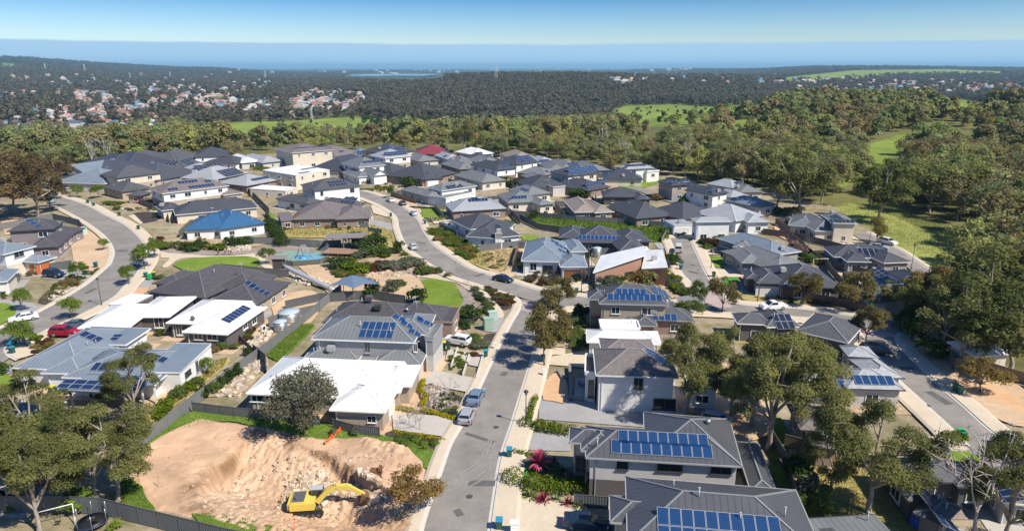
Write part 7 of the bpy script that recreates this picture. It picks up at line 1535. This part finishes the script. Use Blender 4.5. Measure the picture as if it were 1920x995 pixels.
# banks planted with many like shrubs
def bank(poly, n, h, r, mats, label, group, seed=1, name='bush'):
    rnd = random.Random(seed); P_ = [G(*p) for p in poly]; pl = [(p.x, p.y) for p in P_]; x0, x1 = min(p[0] for p in pl), max(p[0] for p in pl); y0, y1 = min(p[1] for p in pl), max(p[1] for p in pl); k = 0; tr = 0
    while k < n and tr < n*60:
        tr += 1; x, y = rnd.uniform(x0, x1), rnd.uniform(y0, y1)
        if not inpoly(x, y, pl): continue
        q = rnd.uniform(.65, 1.3); shrub(tr, k, h*q, r*q, rnd.choice(mats), label, group, var=k % 3, loc=Vector((x, y, .1)), parts=False, name=name, cat={'bush': 'bush'}.get(name, 'plant')); k += 1
G_ = 'green bushes planted on the bank above the bend'
bank([(802,436),(830,432),(860,448),(893,470),(900,488),(880,492),(850,474),(825,460)], 85, 1.2, 1.15, [MIDL, HEDGE, MIDL, BROWNL], 'green bush on the planted bank below the slate blue house', G_, 3)
bank([(985,515),(1020,512),(1045,522),(1050,540),(1010,536),(985,528)], 26, .9, .9, [RUSTL, DARKL, GREYL], 'dark low bush in the front bed of the gabled house', 'low bushes before the gabled house', 4)
bank([(688,496),(720,492),(728,506),(705,514),(690,510)], 34, .8, 1.1, [RUSTL], 'dark red ground cover bush in the middle of the park', 'red bushes in the park bed', 5, 'ground_cover_plant')
bank([(905,540),(930,548),(960,560),(964,570),(950,578),(935,568),(918,555)], 42, .6, .8, [RUSTL, RUSTL, MIDL], 'low rusty bush in the corner bed of the junction', 'rusty bushes at the junction', 6, 'ground_cover_plant')
bank([(885,540),(900,548),(925,580),(930,594),(918,590),(900,565)], 26, .8, .8, [MIDL, GREYL, DARKL], 'low green bush along the curved park path', 'bushes along the curved path', 7)
bank([(1235,500),(1262,515),(1290,545),(1300,562),(1270,560),(1240,530)], 34, 1.1, 1.1, [MIDL, GREYL, HEDGE, ROSE] if 0 else [MIDL, GREYL, HEDGE], 'bush in the rocky strip left of the cul-de-sac', 'bushes beside the cul-de-sac', 8)
bank([(210,392),(300,388),(300,396),(220,400)], 16, .9, .7, [MIDL, GREYL], 'grassy bush in front of the white and salmon house', 'bushes by the upper left driveway', 9)
bank([(1040,600),(1090,614),(1100,648),(1050,645)], 24, .9, .9, [MIDL, HEDGE, BROWNL], 'small bush among the stones behind the street gums', 'rock bed bushes', 10, 'garden_plant')
bank([(848,660),(862,656),(878,666),(868,706),(840,692)], 20, .5, .6, [MIDL, HEDGE], 'small plant in the terraced verge', 'plants of the terraced verge', 11, 'garden_plant')
bank([(730,816),(800,826),(832,834),(800,848),(740,830)], 22, .6, .6, [MIDL, WEEDMAT], 'small plant in the mulch bed below the driveway', 'plants of the mulch bed', 12, 'garden_plant')
bank([(806,738),(850,742),(862,760),(855,780),(820,768)], 22, .5, .6, [DARKL, MIDL], 'small dark plant in the garden beside the silver cars', 'plants beside the silver cars', 13, 'garden_plant')
bank([(90,560),(150,532),(190,508),(160,505),(100,540)], 22, .8, .8, [MIDL, BROWNL, HEDGE], 'small bush in the rock bed below the cream house', 'bushes below the cream house', 14)
bank([(700,345),(770,346),(775,356),(700,360)], 18, 1.0, 1.2, [HEDGE, BROWNL, MIDL], 'bush in the rock garden below the weatherboard house', 'rock garden bushes', 15)
bank([(50,650),(90,635),(110,650),(70,668)], 12, .7, .7, [RUSTL, MIDL, BROWNL], 'small mixed bush on the corner by the crimson car', 'corner bushes by the crimson car', 16)
bank([(420,655),(475,620),(480,632),(430,668)], 10, .8, .7, [MIDL, RUSTL], 'bush at the foot of the rear verandah', 'bushes by the rear verandah', 17)
bank([(1500,470),(1540,500),(1520,500),(1480,462)], 12, 2.2, 1.6, [leafmat('blossom', (.2,.12,.12), (.32,.2,.19)), MIDL], 'pinkish bush in the strip behind the grey row', 'pinkish bushes behind the grey row', 18)
bank([(740,500),(800,505),(880,528),(860,524),(780,512)], 18, .9, .9, [MIDL, GREYL, BROWNL], 'low bush between the park path and the kerb', 'bushes between path and kerb', 19)
# spiky plants
def spiky(px, py, r, mat, label, n=60, name='agave', cat='plant', z=.1):
    rnd = random.Random(px); mb = MB()
    for i in range(n):
        a = rnd.uniform(0, 6.3); e = rnd.uniform(.15, 1.45); d = Vector((math.cos(a)*math.cos(e), math.sin(a)*math.cos(e), math.sin(e))); sdv = Vector((-math.sin(a), math.cos(a), 0))*r*.045; p1 = d*r*.55; p2 = d*r+Vector((0, 0, -r*.25*(1-e/1.5)))
        mb.face([-sdv, sdv, p1+sdv*1.3, p1-sdv*1.3]); mb.face([p1-sdv*1.3, p1+sdv*1.3, p2])
    o = empty(name, G(px, py, z), label, cat); mb.obj('leaf_rosette', mat, o); m2 = MB(); m2.tube([(0, 0, -.1), (0, 0, r*.3)], [r*.08, r*.04], 6); m2.obj('stem', BARKD, o); return o
AG = plain('agave_green', (.17,.24,.08), .6); AGY = plain('agave_yellow', (.30,.33,.10), .6); RC = plain('cordyline_red', (.30,.03,.06), .5); RC2 = plain('cordyline_pink', (.45,.08,.14), .5)
spiky(995,932,1.3,AGY,'yellow green agave at the left end of the hedge bed'); spiky(1019,940,1.25,RC,'dark red cordyline second in the hedge bed', name='cordyline'); spiky(1043,938,.8,AG,'small green agave between the red ones'); spiky(1064,946,1.1,RC,'red cordyline third from the right end of the hedge bed', name='cordyline'); spiky(1086,950,1.3,AG,'green agave at the right end of the hedge bed')
spiky(1011,868,1.9,RC2,'tall pink red cordyline above the hedge', 90, 'cordyline', z=1.0); spiky(1040,868,1.0,RC,'small red cordyline beside the clipped balls', name='cordyline'); spiky(1013,866,1.2,RC2,'pink cordyline low in front of the tall one', name='cordyline')
# tufts of grass over the weedy patches: nobody could count them
def tufts(poly, n, h, mat, seed, zf=None):
    r = np.random.default_rng(seed); P_ = [G(*p) for p in poly]; pl = [(p.x, p.y) for p in P_]; x0, x1 = min(p[0] for p in pl), max(p[0] for p in pl); y0, y1 = min(p[1] for p in pl), max(p[1] for p in pl)
    x = r.uniform(x0, x1, n*3); y = r.uniform(y0, y1, n*3); m = inpoly(x, y, pl); x, y = x[m][:n], y[m][:n]; n = len(x); hh = h*(.5+r.random(n)); a = r.uniform(0, 6.3, n); w = h*.35
    b = np.stack([x, y, np.full(n, .2)], 1); dx = np.stack([np.cos(a), np.sin(a), np.zeros(n)], 1)*w; up = np.stack([r.normal(size=n)*.2*h, r.normal(size=n)*.2*h, hh], 1)
    v = np.stack([b-dx*.5, b+dx*.5, b+up+dx*.3, b+up-dx*.3], 1).reshape(-1, 3); me = bpy.data.meshes.new('grass'); me.vertices.add(4*n); me.vertices.foreach_set('co', v.ravel().astype('f')); me.loops.add(4*n); me.loops.foreach_set('vertex_index', np.arange(4*n)); me.polygons.add(n); me.polygons.foreach_set('loop_start', np.arange(n)*4)
    at = me.attributes.new('leafvar', 'FLOAT', 'FACE'); at.data.foreach_set('value', r.random(n).astype('f')); me.update(calc_edges=True); tag(link('grass', me, None, [mat]), kind='stuff')
tufts([(365,770),(420,764),(640,800),(760,828),(825,850),(815,880),(740,862),(640,830),(520,815),(430,790),(330,810),(245,858),(235,850),(300,800)], 9000, .17, WEEDMAT, 1)
tufts([(228,900),(262,898),(272,930),(290,958),(225,950)], 2500, .17, WEEDMAT, 2)
tufts([(500,668),(560,612),(590,612),(545,660),(520,680)], 2500, .25, WEEDMAT, 3); tufts([(975,404),(1080,404),(1170,414),(1250,430),(1252,452),(1235,455),(1150,440),(1050,425),(985,415)], 6000, .6, WEEDMAT, 4)
tufts([(360,965),(420,965),(520,990),(560,1010),(360,990)], 1500, .17, WEEDMAT, 5)
DRYL = leafmat('dry_grass_blades', (.20,.20,.05), (.42,.36,.13), .1)
tufts([(1480,850),(1600,870),(1700,960),(1720,1010),(1660,1060),(1560,1060),(1480,960)], 6000, .18, DRYL, 6); tufts([(505,425),(560,415),(700,424),(733,434),(742,455),(700,452),(640,446),(505,440)], 2500, .4, DRYL, 7)
tufts([(300,760),(400,680),(430,672),(420,690),(330,760),(270,800),(255,790)], 1800, .3, DRYL, 8)

t('gumA', 130,935,11.5,5.0,'gum filling the middle of the bottom left group',2,2.9)
# planting strips beside the house walls
rg_ = random.Random(77); nk_ = 0
for h_ in House.all:
    if h_.root.get('category') != 'house' or h_.o.length > 250: continue
    for f_ in h_.foot[:3]:
        if f_ is None: continue
        A, e, n, L, D, ins, he = f_
        for k in range(3):
            side = rg_.random() < .6; u = rg_.uniform(.1, .9)
            p = A+e*(L*u)-n*rg_.uniform(.3, 1.6) if side else (A-e*rg_.uniform(.3, 1.6)+n*(D*u)); p = Vector((p.x, p.y, .1))
            if h_.inside(p+Vector((0, 0, .5)), -1) or nk_ > 170: continue
            q = rg_.uniform(.35, .85); shrub(nk_, k, q*1.5, q, rg_.choice([MIDL, HEDGE, DARKL, GREYL, BROWNL]), 'small shrub in the planting strip along a house wall', 'small shrubs along the house walls', var=nk_ % 3, loc=p, parts=False, name='garden_shrub', cat='plant'); nk_ += 1

bank([(622,505),(668,500),(690,520),(660,528),(625,518)], 26, .9, 1.0, [HEDGE, MIDL, WEEDMAT, BROWNL], 'yellow green bush among the rocks below the deck', 'yellow green bushes below the deck', 21)
bank([(700,462),(745,468),(760,480),(720,484),(700,474)], 14, 1.0, 1.1, [DARKL, MIDL, HEDGE], 'bush on the dry bank beside the bend', 'bushes on the dry bank', 22)
bank([(905,478),(960,480),(950,505),(915,505)], 14, .6, .7, [HEDGE, WEEDMAT, BROWNL], 'small bright bush on the bare bank left of the gabled house', 'small bushes on the bare bank', 23)
bank([(1385,552),(1500,562),(1560,575),(1500,575),(1390,560)], 12, .6, .6, [BROWNL, MIDL], 'small bush on the sandy verge below the slate corner house', 'small bushes on the sandy verge', 24)
tufts([(800,430),(830,430),(890,470),(975,468),(985,500),(940,512),(880,492),(830,462)], 3500, .35, DRYL, 9)
tufts([(622,505),(668,500),(690,520),(660,528),(625,518)], 900, .3, WEEDMAT, 10); tufts([(560,500),(700,500),(780,520),(790,560),(700,560),(600,545)], 900, .2, DRYL, 11)
tufts([(90,545),(160,530),(150,548),(100,572),(60,568)], 900, .2, DRYL, 12); tufts([(1555,386),(1650,382),(1800,436),(1860,490),(1800,506),(1690,470),(1600,418)], 7000, .25, leafmat('reserve_grass', (.17,.22,.03), (.34,.34,.10), .1), 13)
tufts([(752,546),(775,530),(820,519),(845,524),(860,545),(872,572),(866,592),(830,596),(790,570),(756,560)], 5000, .09, WEEDMAT, 14)

# back yard fences between neighbours
def free(p, own):
    px, py = proj(p.x, p.y, 0.0)
    for q in ROADPX:
        for dx, dy in ((0, 0), (14, 0), (-14, 0), (0, 5), (0, -5)):
            if inpoly(px+dx, py+dy, q): return False
    for h_ in House.all:
        if (h_.o-p).length < 40 and h_ is not own and h_.inside(Vector((p.x, p.y, .5)), -1): return False
    return not bool(inpoly(px, py, SITE_OUT)) and p.y > 60
nf_ = 0
for h_ in House.all:
    if h_.root.get('category') != 'house' or not 135 < h_.o.length < 400 or h_.foot[0] is None: continue
    A, e, n, L, D, ins, he = h_.foot[0]; w_ = rg_.uniform(1.5, 3.0); bk = rg_.uniform(3, 6)
    for (p0, p1) in ((A-e*w_+n*D*.3, A-e*w_+n*(D+bk)), (A-e*w_+n*(D+bk), A+e*(L+w_)+n*(D+bk))):
        p0 = Vector((p0.x, p0.y, .1)); p1 = Vector((p1.x, p1.y, .1)); k = max(2, int((p1-p0).length/3)); run = []
        for j in range(k+1):
            p = p0+(p1-p0)*j/k
            if free(p, h_): run.append(p)
            else: break
        if len(run) < 3: continue
        root = empty('metal_fence', run[0], 'grey fence panels enclosing a back yard between neighbouring houses', 'fence', 'back yard fences between the houses'); pa, po = fpan(['dark', 'mid', 'green', 'brown'][nf_ % 4], 1.8); nf_ += 1; d = run[-1]-run[0]; ang = math.atan2(d.y, d.x); m_ = len(run)-1
        for j in range(m_): q = link('fence_panel', pa, root); q.location = d*j/m_; q.rotation_euler.z = ang; q.scale.x = d.length/m_; q = link('fence_post', po, root); q.location = d*j/m_; q.rotation_euler.z = ang
# ------------------------------------------------------------------ the wood around the estate
def forest_points(dmin, dmax, spacing, seed, umax=.80):
    r = np.random.default_rng(seed); area = .5*2*math.atan(umax)*(dmax**2-dmin**2); n = int(area/spacing**2)
    d = np.sqrt(r.uniform(dmin**2, dmax**2, n)); a = r.uniform(-math.atan(umax), math.atan(umax), n); x, y = d*np.sin(a), d*np.cos(a); z = T(x, y)
    px, py = proj(x, y, z); m = forest_mask(px, py); 
    return x[m], y[m], z[m], d[m], px[m], py[m]
# ------------------------------------------------------------------ far houses, pylons, water works
def farhouse(roof, wall, L=16, D=11, he=3.0, seed=0):
    p = math.tan(R(24)); h = D/2*p; a, b = MB(), MB(); c = [(-L/2, -D/2, he), (L/2, -D/2, he), (L/2, D/2, he), (-L/2, D/2, he)]; r0, r1 = (-L/2+D/2, 0, he+h), (L/2-D/2, 0, he+h)
    a.face([c[0], c[1], r1, r0]); a.face([c[2], c[3], r0, r1]); a.face([c[1], c[2], r1]); a.face([c[3], c[0], r0]); i = .4
    w = [(-L/2+i, -D/2+i), (L/2-i, -D/2+i), (L/2-i, D/2-i), (-L/2+i, D/2-i)]
    for k in range(4): q, r = w[k], w[(k+1) % 4]; b.face([(q[0], q[1], -2), (r[0], r[1], -2), (r[0], r[1], he), (q[0], q[1], he)])
    return a.mesh('roof', [roof]), b.mesh('wall', [wall])
FH = {k: farhouse(plain('far_roof_'+k, c, .7), plain('far_wall_'+w, dict(w=(.46,.45,.43), c=(.40,.34,.28))[w], .8)) for k, c, w in (('terracotta', (.33,.15,.10), 'c'), ('pale', (.42,.41,.40), 'w'), ('tan', (.42,.33,.25), 'c'), ('slate', (.07,.09,.13), 'w'), ('rose', (.42,.22,.20), 'c'), ('blue', (.08,.20,.32), 'w'))}
FARPX = []
def farhouses(poly, n, kinds, where, seed, sc=1.0, face=None):
    rnd = random.Random(seed); k = 0; got = []; tr = 0
    while k < n and tr < 4000:
        tr += 1; qx, qy = rnd.uniform(min(p[0] for p in poly), max(p[0] for p in poly)), rnd.uniform(min(p[1] for p in poly), max(p[1] for p in poly))
        if not inpoly(qx, qy, poly): continue
        p = P(qx, qy)
        if any((p-q).length < 17*sc for q in got): continue
        got.append(p); FARPX.append((qx, qy, math.hypot(p.x, p.y), sc)); kd = rnd.choice(kinds); rf, wl = FH[kd]
        o = empty('house', p+Vector((0, 0, .5)), 'distant %s roofed house %s' % (kd, where), 'house', 'distant %s roofed houses %s' % (kd, where), rnd.uniform(-.6, .6)); s = sc*rnd.uniform(.85, 1.2); o.scale = (s, s, s*rnd.choice([1.1, 1.4, 1.8])); link('roof', rf, o); link('wall', wl, o); k += 1
K1 = ['terracotta', 'pale', 'tan', 'rose', 'pale', 'terracotta']
farhouses([(40,204),(150,198),(230,206),(330,226),(240,236),(20,234)], 30, K1, 'in the near left suburb', 1)
farhouses([(0,224),(160,232),(300,232),(310,244),(200,240),(0,240)], 18, ['slate', 'blue', 'pale', 'slate'], 'along the front of the left suburb', 2)
farhouses([(140,176),(240,160),(420,172),(470,190),(400,200),(250,205),(130,205)], 36, K1, 'on the left hillside', 3)
farhouses([(540,178),(600,168),(672,172),(682,190),(640,210),(560,208)], 32, K1, 'in the hamlet below the bushland ridge', 4)
farhouses([(440,155),(500,156),(500,164),(445,162)], 6, ['pale', 'tan'], 'in the distance above the left hillside', 5); farhouses([(340,190),(480,192),(480,212),(350,208)], 9, K1, 'between the left hillside and the hamlet', 6)
farhouses([(1480,150),(1900,148),(1915,172),(1620,176),(1480,170)], 30, K1+['pale'], 'on the far right plain', 7, 1.5); farhouses([(1130,148),(1340,150),(1330,160),(1140,158)], 6, ['pale', 'tan'], 'among trees beyond the bushland', 8, 1.4)
farhouses([(0,140),(300,138),(440,150),(200,152),(0,158)], 10, ['pale', 'tan', 'terracotta'], 'at the foot of the far left hill', 9, 1.6); farhouses([(420,130),(1300,128),(1300,133),(1000,136),(420,138)], 14, ['pale'], 'on the coastal plain', 10, 4.0); farhouses([(640,137),(840,139),(835,141),(700,140)], 3, ['pale'], 'beside the far reservoir', 12, 4)
farhouses([(0,150),(120,148),(560,168),(300,172),(0,190)], 9, K1, 'scattered in the trees of the left plain', 13, 1.2)

def mass(poly, n, seed, sc=1.0):
    rnd = random.Random(seed); k = tr = 0
    while k < n and tr < 6000:
        tr += 1; y0_ = min(p[1] for p in poly); row = rnd.randrange(max(1, int((max(p[1] for p in poly)-y0_)/4.5))+1); qx = min(p[0] for p in poly)+9*rnd.randrange(1+int((max(p[0] for p in poly)-min(p[0] for p in poly))/9))+rnd.uniform(-1.5, 1.5); qy = y0_+row*4.5+2.2*math.sin(qx/38+row)+rnd.uniform(-.4, .4)
        if not inpoly(qx, qy, poly): continue
        p = P(qx, qy); FARPX.append((qx, qy, math.hypot(p.x, p.y), sc)); kd = rnd.choice(HK); s = sc*rnd.uniform(.8, 1.2); M = Matrix.Translation(p+Vector((0, 0, .6))) @ Matrix.Rotation(rnd.uniform(-.7, .7), 4, 'Z') @ Matrix.Diagonal((s, s, s*1.3, 1)); k += 1
        for me, mi in ((FH[kd][0], HK.index(kd)), (FH[kd][1], 6)):
            for f in me.polygons: MSS.face([M @ me.vertices[v].co for v in f.vertices], mi)
HK = ['terracotta', 'pale', 'tan', 'rose', 'slate', 'blue']; MSS = MB()
mass([(60,206),(150,200),(215,210),(300,228),(200,238),(60,232)], 14, 31); mass([(140,170),(240,158),(440,168),(480,190),(400,205),(250,208),(130,205)], 130, 32); mass([(540,176),(600,166),(680,172),(688,192),(640,212),(560,210)], 60, 33)
mass([(1480,148),(1920,146),(1920,176),(1620,176),(1480,168)], 70, 34, 1.5); mass([(0,140),(450,138),(600,160),(480,175),(0,190)], 60, 35, 1.3); mass([(1130,140),(1480,140),(1470,160),(1140,158)], 22, 36, 1.6); mass([(420,128),(1300,127),(1300,133),(1000,136),(420,138)], 60, 37, 3.0); mass([(340,190),(530,185),(500,214),(350,210)], 26, 38)
tag(MSS.obj('distant_houses', [bpy.data.materials['far_roof_'+k] for k in HK]+[bpy.data.materials['far_wall_w']]), kind='stuff', label='the many further suburban houses scattered among the distant trees')
HM = np.zeros((995, 1920))
for qx, qy, dd, sc in FARPX: HM[max(0, int(qy)-8):int(qy)+1, max(0, int(qx)-6):int(qx)+7] = dd
def open_view(x, y, z, d, seed):
    """nobody lets a tree grow straight in front of these roofs and fields"""
    r = np.random.default_rng(seed); bad = np.zeros(len(x), bool)
    for k in (.4, .7, 1.0, 1.35):
        px, py = proj(x, y, z+11*k); i = np.clip(py, 0, 994).astype(int); j = np.clip(px, 0, 1919).astype(int); ins = (px > 0) & (px < 1919) & (py > 0); bad |= ins & (HM[i, j] > d+5) & (r.random(len(x)) < .62)
    for q in CLEAR['field']: bad |= inpoly(px, py, q) & (r.random(len(x)) < .85)
    for q in CLEAR['water']: bad |= inpoly(px, py, q)
    return ~bad
def grid_points(dmin, dmax, sp, seed, umax=1.15):
    r = np.random.default_rng(seed); g = np.arange(-dmax, dmax, sp); X, Y = np.meshgrid(g, np.arange(dmin*.5, dmax, sp)); X = X.ravel()+r.uniform(-.42, .42, X.size)*sp; Y = Y.ravel()+r.uniform(-.42, .42, Y.size)*sp
    d = np.hypot(X, Y); m = (d > dmin) & (d < dmax) & (np.abs(X) < Y*umax); X, Y, d = X[m], Y[m], d[m]; z = T(X, Y); px, py = proj(X, Y, z); m = forest_mask(px, py) & open_view(X, Y, z, d, seed); return X[m], Y[m], z[m], d[m], px[m], py[m]
x, y, z, d, px, py = grid_points(150, 640, 9.8, 11)
keep = np.ones(len(x), bool)
for h_ in House.all:
    for f_ in h_.foot:
        if f_ is None: continue
        A, e, n, L, D, ins, he = f_; u = (x-A.x)*e.x+(y-A.y)*e.y; v = (x-A.x)*n.x+(y-A.y)*n.y; keep &= ~((u > -5) & (u < L+5) & (v > -5) & (v < D+5))
taken = [o for o in bpy.data.objects if o.get('category') == 'tree']
for o in taken: keep &= np.hypot(x-o.location.x, y-o.location.y) > 4
x, y, z, d, px, py = [q[keep] for q in (x, y, z, d, px, py)]
vis = (px > -60) & (px < 1980)
order = np.argsort(np.where(vis, d, 1e9)); solo = order[:215]; rest = np.array(sorted(set(range(len(x)))-set(solo.tolist())))
rg = random.Random(5)
for i in solo:
    h = rg.uniform(9, 13)+(4.5 if px[i] > 1250 else 0); tree('forest', 0, 0, h, h*rg.uniform(.40, .54), 'gum tree of the wood that borders the estate, crown merging with its neighbours', rg.randrange(8), rg.uniform(0, 6.28), group='gum trees in the wood behind and right of the estate', loc=Vector((x[i], y[i], z[i]-.3)))
rb_ = np.random.default_rng(9)
for n_, i in enumerate(rb_.choice(solo, 12, replace=False)):
    q_ = Vector((x[i]+4, y[i]-4, z[i])); o_ = baretree(0, 600, rg.uniform(14, 18), rg.uniform(3.5, 5), 'bleached dead gum standing up through the wood', BARKB, 40+n_, 6, None, 3, 'dead_tree'); o_.location = q_; o_['group'] = 'dead gums in the wood'
# the wood further off reads as one mass
def lowtree(seed, n, size, mat=GUMW, trunk=True, nm='tree_lump'):
    rnd = random.Random(seed); cl = []
    for i in range(6): a = rnd.uniform(0, 6.3); q = rnd.uniform(1.8, 3.0); rr = rnd.uniform(.8, 3.4); cl.append(((math.cos(a)*rr, math.sin(a)*rr, 2.2+8.3*(i+.5)/6), (q, q, q*.8)))
    me = leaves('crown', cl, n, size, mat, seed, asp=.8); return me
def instancer(name, pts, scales, meshes, seed, label=None):
    me = bpy.data.meshes.new(name); me.vertices.add(len(pts)); me.vertices.foreach_set('co', pts.ravel().astype('f'))
    a = me.attributes.new('tree_scale', 'FLOAT_VECTOR', 'POINT'); a.data.foreach_set('vector', scales.ravel().astype('f'))
    o = link(name, me); tag(o, label=label, kind='stuff')
    col = bpy.data.collections.new(name+'_kinds')
    for m in meshes: q = bpy.data.objects.new('tree_kind', m); col.objects.link(q)
    g = bpy.data.node_groups.new(name+'_nodes', 'GeometryNodeTree'); g.interface.new_socket('Geometry', in_out='INPUT', socket_type='NodeSocketGeometry'); g.interface.new_socket('Geometry', in_out='OUTPUT', socket_type='NodeSocketGeometry')
    i = g.nodes.new('NodeGroupInput'); ou = g.nodes.new('NodeGroupOutput'); ip = g.nodes.new('GeometryNodeInstanceOnPoints'); ci = g.nodes.new('GeometryNodeCollectionInfo'); ci.inputs['Collection'].default_value = col; ci.inputs['Separate Children'].default_value = True; ci.inputs['Reset Children'].default_value = True
    na = g.nodes.new('GeometryNodeInputNamedAttribute'); na.data_type = 'FLOAT_VECTOR'; na.inputs['Name'].default_value = 'tree_scale'
    rv = g.nodes.new('FunctionNodeRandomValue'); rv.data_type = 'FLOAT_VECTOR'; rv.inputs[0].default_value = (0, 0, 0); rv.inputs[1].default_value = (.08, .08, 6.28); rv.inputs['Seed'].default_value = seed
    ri = g.nodes.new('FunctionNodeRandomValue'); ri.data_type = 'INT'; ri.inputs[4].default_value = 0; ri.inputs[5].default_value = len(meshes)-1; ri.inputs['Seed'].default_value = seed+3
    L = g.links.new; L(i.outputs[0], ip.inputs['Points']); L(ci.outputs[0], ip.inputs['Instance']); ip.inputs['Pick Instance'].default_value = True; L(ri.outputs[2], ip.inputs['Instance Index']); L(rv.outputs[0], ip.inputs['Rotation']); L(na.outputs[0], ip.inputs['Scale']); L(ip.outputs[0], ou.inputs[0])
    md = o.modifiers.new('scatter', 'NODES'); md.node_group = g; return o
def scat(name, x, y, z, seed, meshes, s0=.75, s1=1.35, zoff=-.5, hs=1.0):
    r = np.random.default_rng(seed); s = r.uniform(s0, s1, len(x)); sc = np.stack([s*r.uniform(.85, 1.2, len(x)), s*r.uniform(.85, 1.2, len(x)), s*hs], 1); instancer(name, np.stack([x, y, z+zoff], 1), sc, meshes, seed)
TB = [lowtree(700+i, 1500, .78) for i in range(8)]; TC = [lowtree(720+i, 420, 1.4) for i in range(7)]; TD = [lowtree(740+i, 130, 2.4, leafmat('far_forest_leaves', (.10,.10,.068), (.20,.175,.12), .3) if i == 0 else bpy.data.materials['far_forest_leaves']) for i in range(4)]
scat('woodland', x[rest], y[rest], z[rest], 1, TB, .65, 1.55)
a = grid_points(640, 1150, 9.0, 12); scat('woodland', a[0], a[1], a[2], 2, TC, .65, 1.55)
def thin(a, seed):
    r = np.random.default_rng(seed); hood = np.zeros(len(a[0]), bool)
    for q in CLEAR['hood']: hood |= inpoly(a[4], a[5], q)
    k = ~hood | (r.random(len(a[0])) < .62); return [q[k] for q in a]
a = thin(grid_points(1150, 2700, 11.5, 13), 1); scat('woodland', a[0], a[1], a[2], 3, TD, .75, 1.7)
a = thin(grid_points(2700, 6000, 22, 14), 2); scat('woodland', a[0], a[1], a[2], 4, TD, 1.3, 2.3, hs=.8)
a = grid_points(6000, 15000, 75, 15); r_ = np.random.default_rng(3); k_ = r_.random(len(a[0])) < .8; scat('woodland', a[0][k_], a[1][k_], a[2][k_], 5, TD, 3.5, 6.5, hs=.22)
# orchard like young trees on the green slope
def slope(poly, n, h, label, group, seed):
    rnd = random.Random(seed); k = 0
    while k < n:
        qx, qy = rnd.uniform(min(p[0] for p in poly), max(p[0] for p in poly)), rnd.uniform(min(p[1] for p in poly), max(p[1] for p in poly))
        if not inpoly(qx, qy, poly): continue
        p = P(qx, qy); hh = h*rnd.uniform(.6, 1.2); shrub(k, seed, hh, hh*.42, DARKL if rnd.random() < .8 else MIDL, label, group, loc=p, parts=False, name='young_tree', cat='tree'); k += 1
slope([(650,224),(700,224),(830,225),(900,217),(985,212),(930,222),(860,235),(780,246),(700,240)], 110, 9, 'young dark tree in rows on the far green slope', 'young trees on the far green slope', 2)
slope([(1140,212),(1260,197),(1330,201),(1420,197),(1450,205),(1350,222),(1230,234)], 38, 7, 'young tree scattered over the grassy ridge', 'young trees on the grassy ridge', 3)
slope([(1740,190),(1860,196),(1920,204),(1920,222),(1800,220)], 18, 4, 'small bush on the far right meadow', 'bushes on the far right meadow', 4)
slope([(345,236),(620,223),(640,240),(560,255),(440,258)], 9, 7, 'lone dark tree standing in the far left field', 'lone trees in the far left field', 6)
for i, (qx, qy, l) in enumerate([(1212,205,'yellow wattle blooming on the grassy ridge'),(1240,210,'second yellow wattle on the grassy ridge'),(1620,300-50,'golden shrub at the forest clearing'),(1682,240,'golden wattle right of the forest clearing'),(1850,232,'yellow wattle below the far right meadow'),(1905,238,'yellow wattle at the right edge')]): shrub(qx, qy, 5, 5, YELL, l, loc=P(qx, qy), name='wattle')
def pylon(px, py, h):
    p = P(px, py); o = empty('pylon', p, None, 'pylon'); mb = MB(); w = h*.09
    for sx in (-1, 1):
        for sy in (-1, 1): mb.bar((sx*w, sy*w, 0), (sx*w*.2, sy*w*.2, h), h*.012)
    for k in range(8):
        z0, z1 = h*k/8, h*(k+1)/8; a, b = w*(1-.8*k/8), w*(1-.8*(k+1)/8)
        for s in (-1, 1): mb.bar((-a*s, -a, z0), (b*s, -b, z1), h*.007); mb.bar((-a*s, a, z0), (b*s, b, z1), h*.007)
    mb.obj('lattice_tower', plain('pylon_steel', (.55,.57,.6), .5), o); mb = MB()
    for zf, l in ((.72, .16), (.84, .14), (.95, .11)): mb.bar((-h*l, 0, h*zf), (h*l, 0, h*zf), h*.012)
    mb.obj('cross_arm', plain('pylon_steel', (.55,.57,.6)), o); return o
for i, (x_, y_, h_) in enumerate([(245,152,42),(498,151,60),(160,138,55),(86,135,50),(320,148,45),(930,154,60),(952,141,60),(1093,142,60),(1226,140,55),(1253,140,55),(908,142,55),(1190,152,30),(585,226,20)]):
    o_ = pylon(x_, y_, h_); o_['label'] = ['lattice pylon left of the left hillside suburb','pylon above the hamlet','pylon on the far left plain','pylon under the far left hill','faint pylon between the hillside and the hamlet','tall mast on the bushland ridge left of centre','pylon in the middle of the coastal plain','clear lattice pylon above the centre of the bushland','left pylon of the pair right of centre','right pylon of the pair right of centre','thin pylon just left of centre','small mast among the trees beyond the bushland','pale mast standing in the far left field'][i]
# ------------------------------------------------------------------ the air
mb = MB(); mb.box((0, 20000, 32), (120000, 180000, 220)); hz = mb.obj('haze', bpy.data.materials.new('haze_air')); m = hz.data.materials[0]; m.use_nodes = True; n = m.node_tree; n.nodes.clear()
o = N(n, 'ShaderNodeOutputMaterial'); v = N(n, 'ShaderNodeVolumePrincipled'); v.inputs['Color'].default_value = (.42,.76,1.0,1); v.inputs['Density'].default_value = 5.5e-5; v.inputs['Anisotropy'].default_value = 0.0
n.links.new(v.outputs[0], o.inputs['Volume']); tag(hz, kind='stuff')
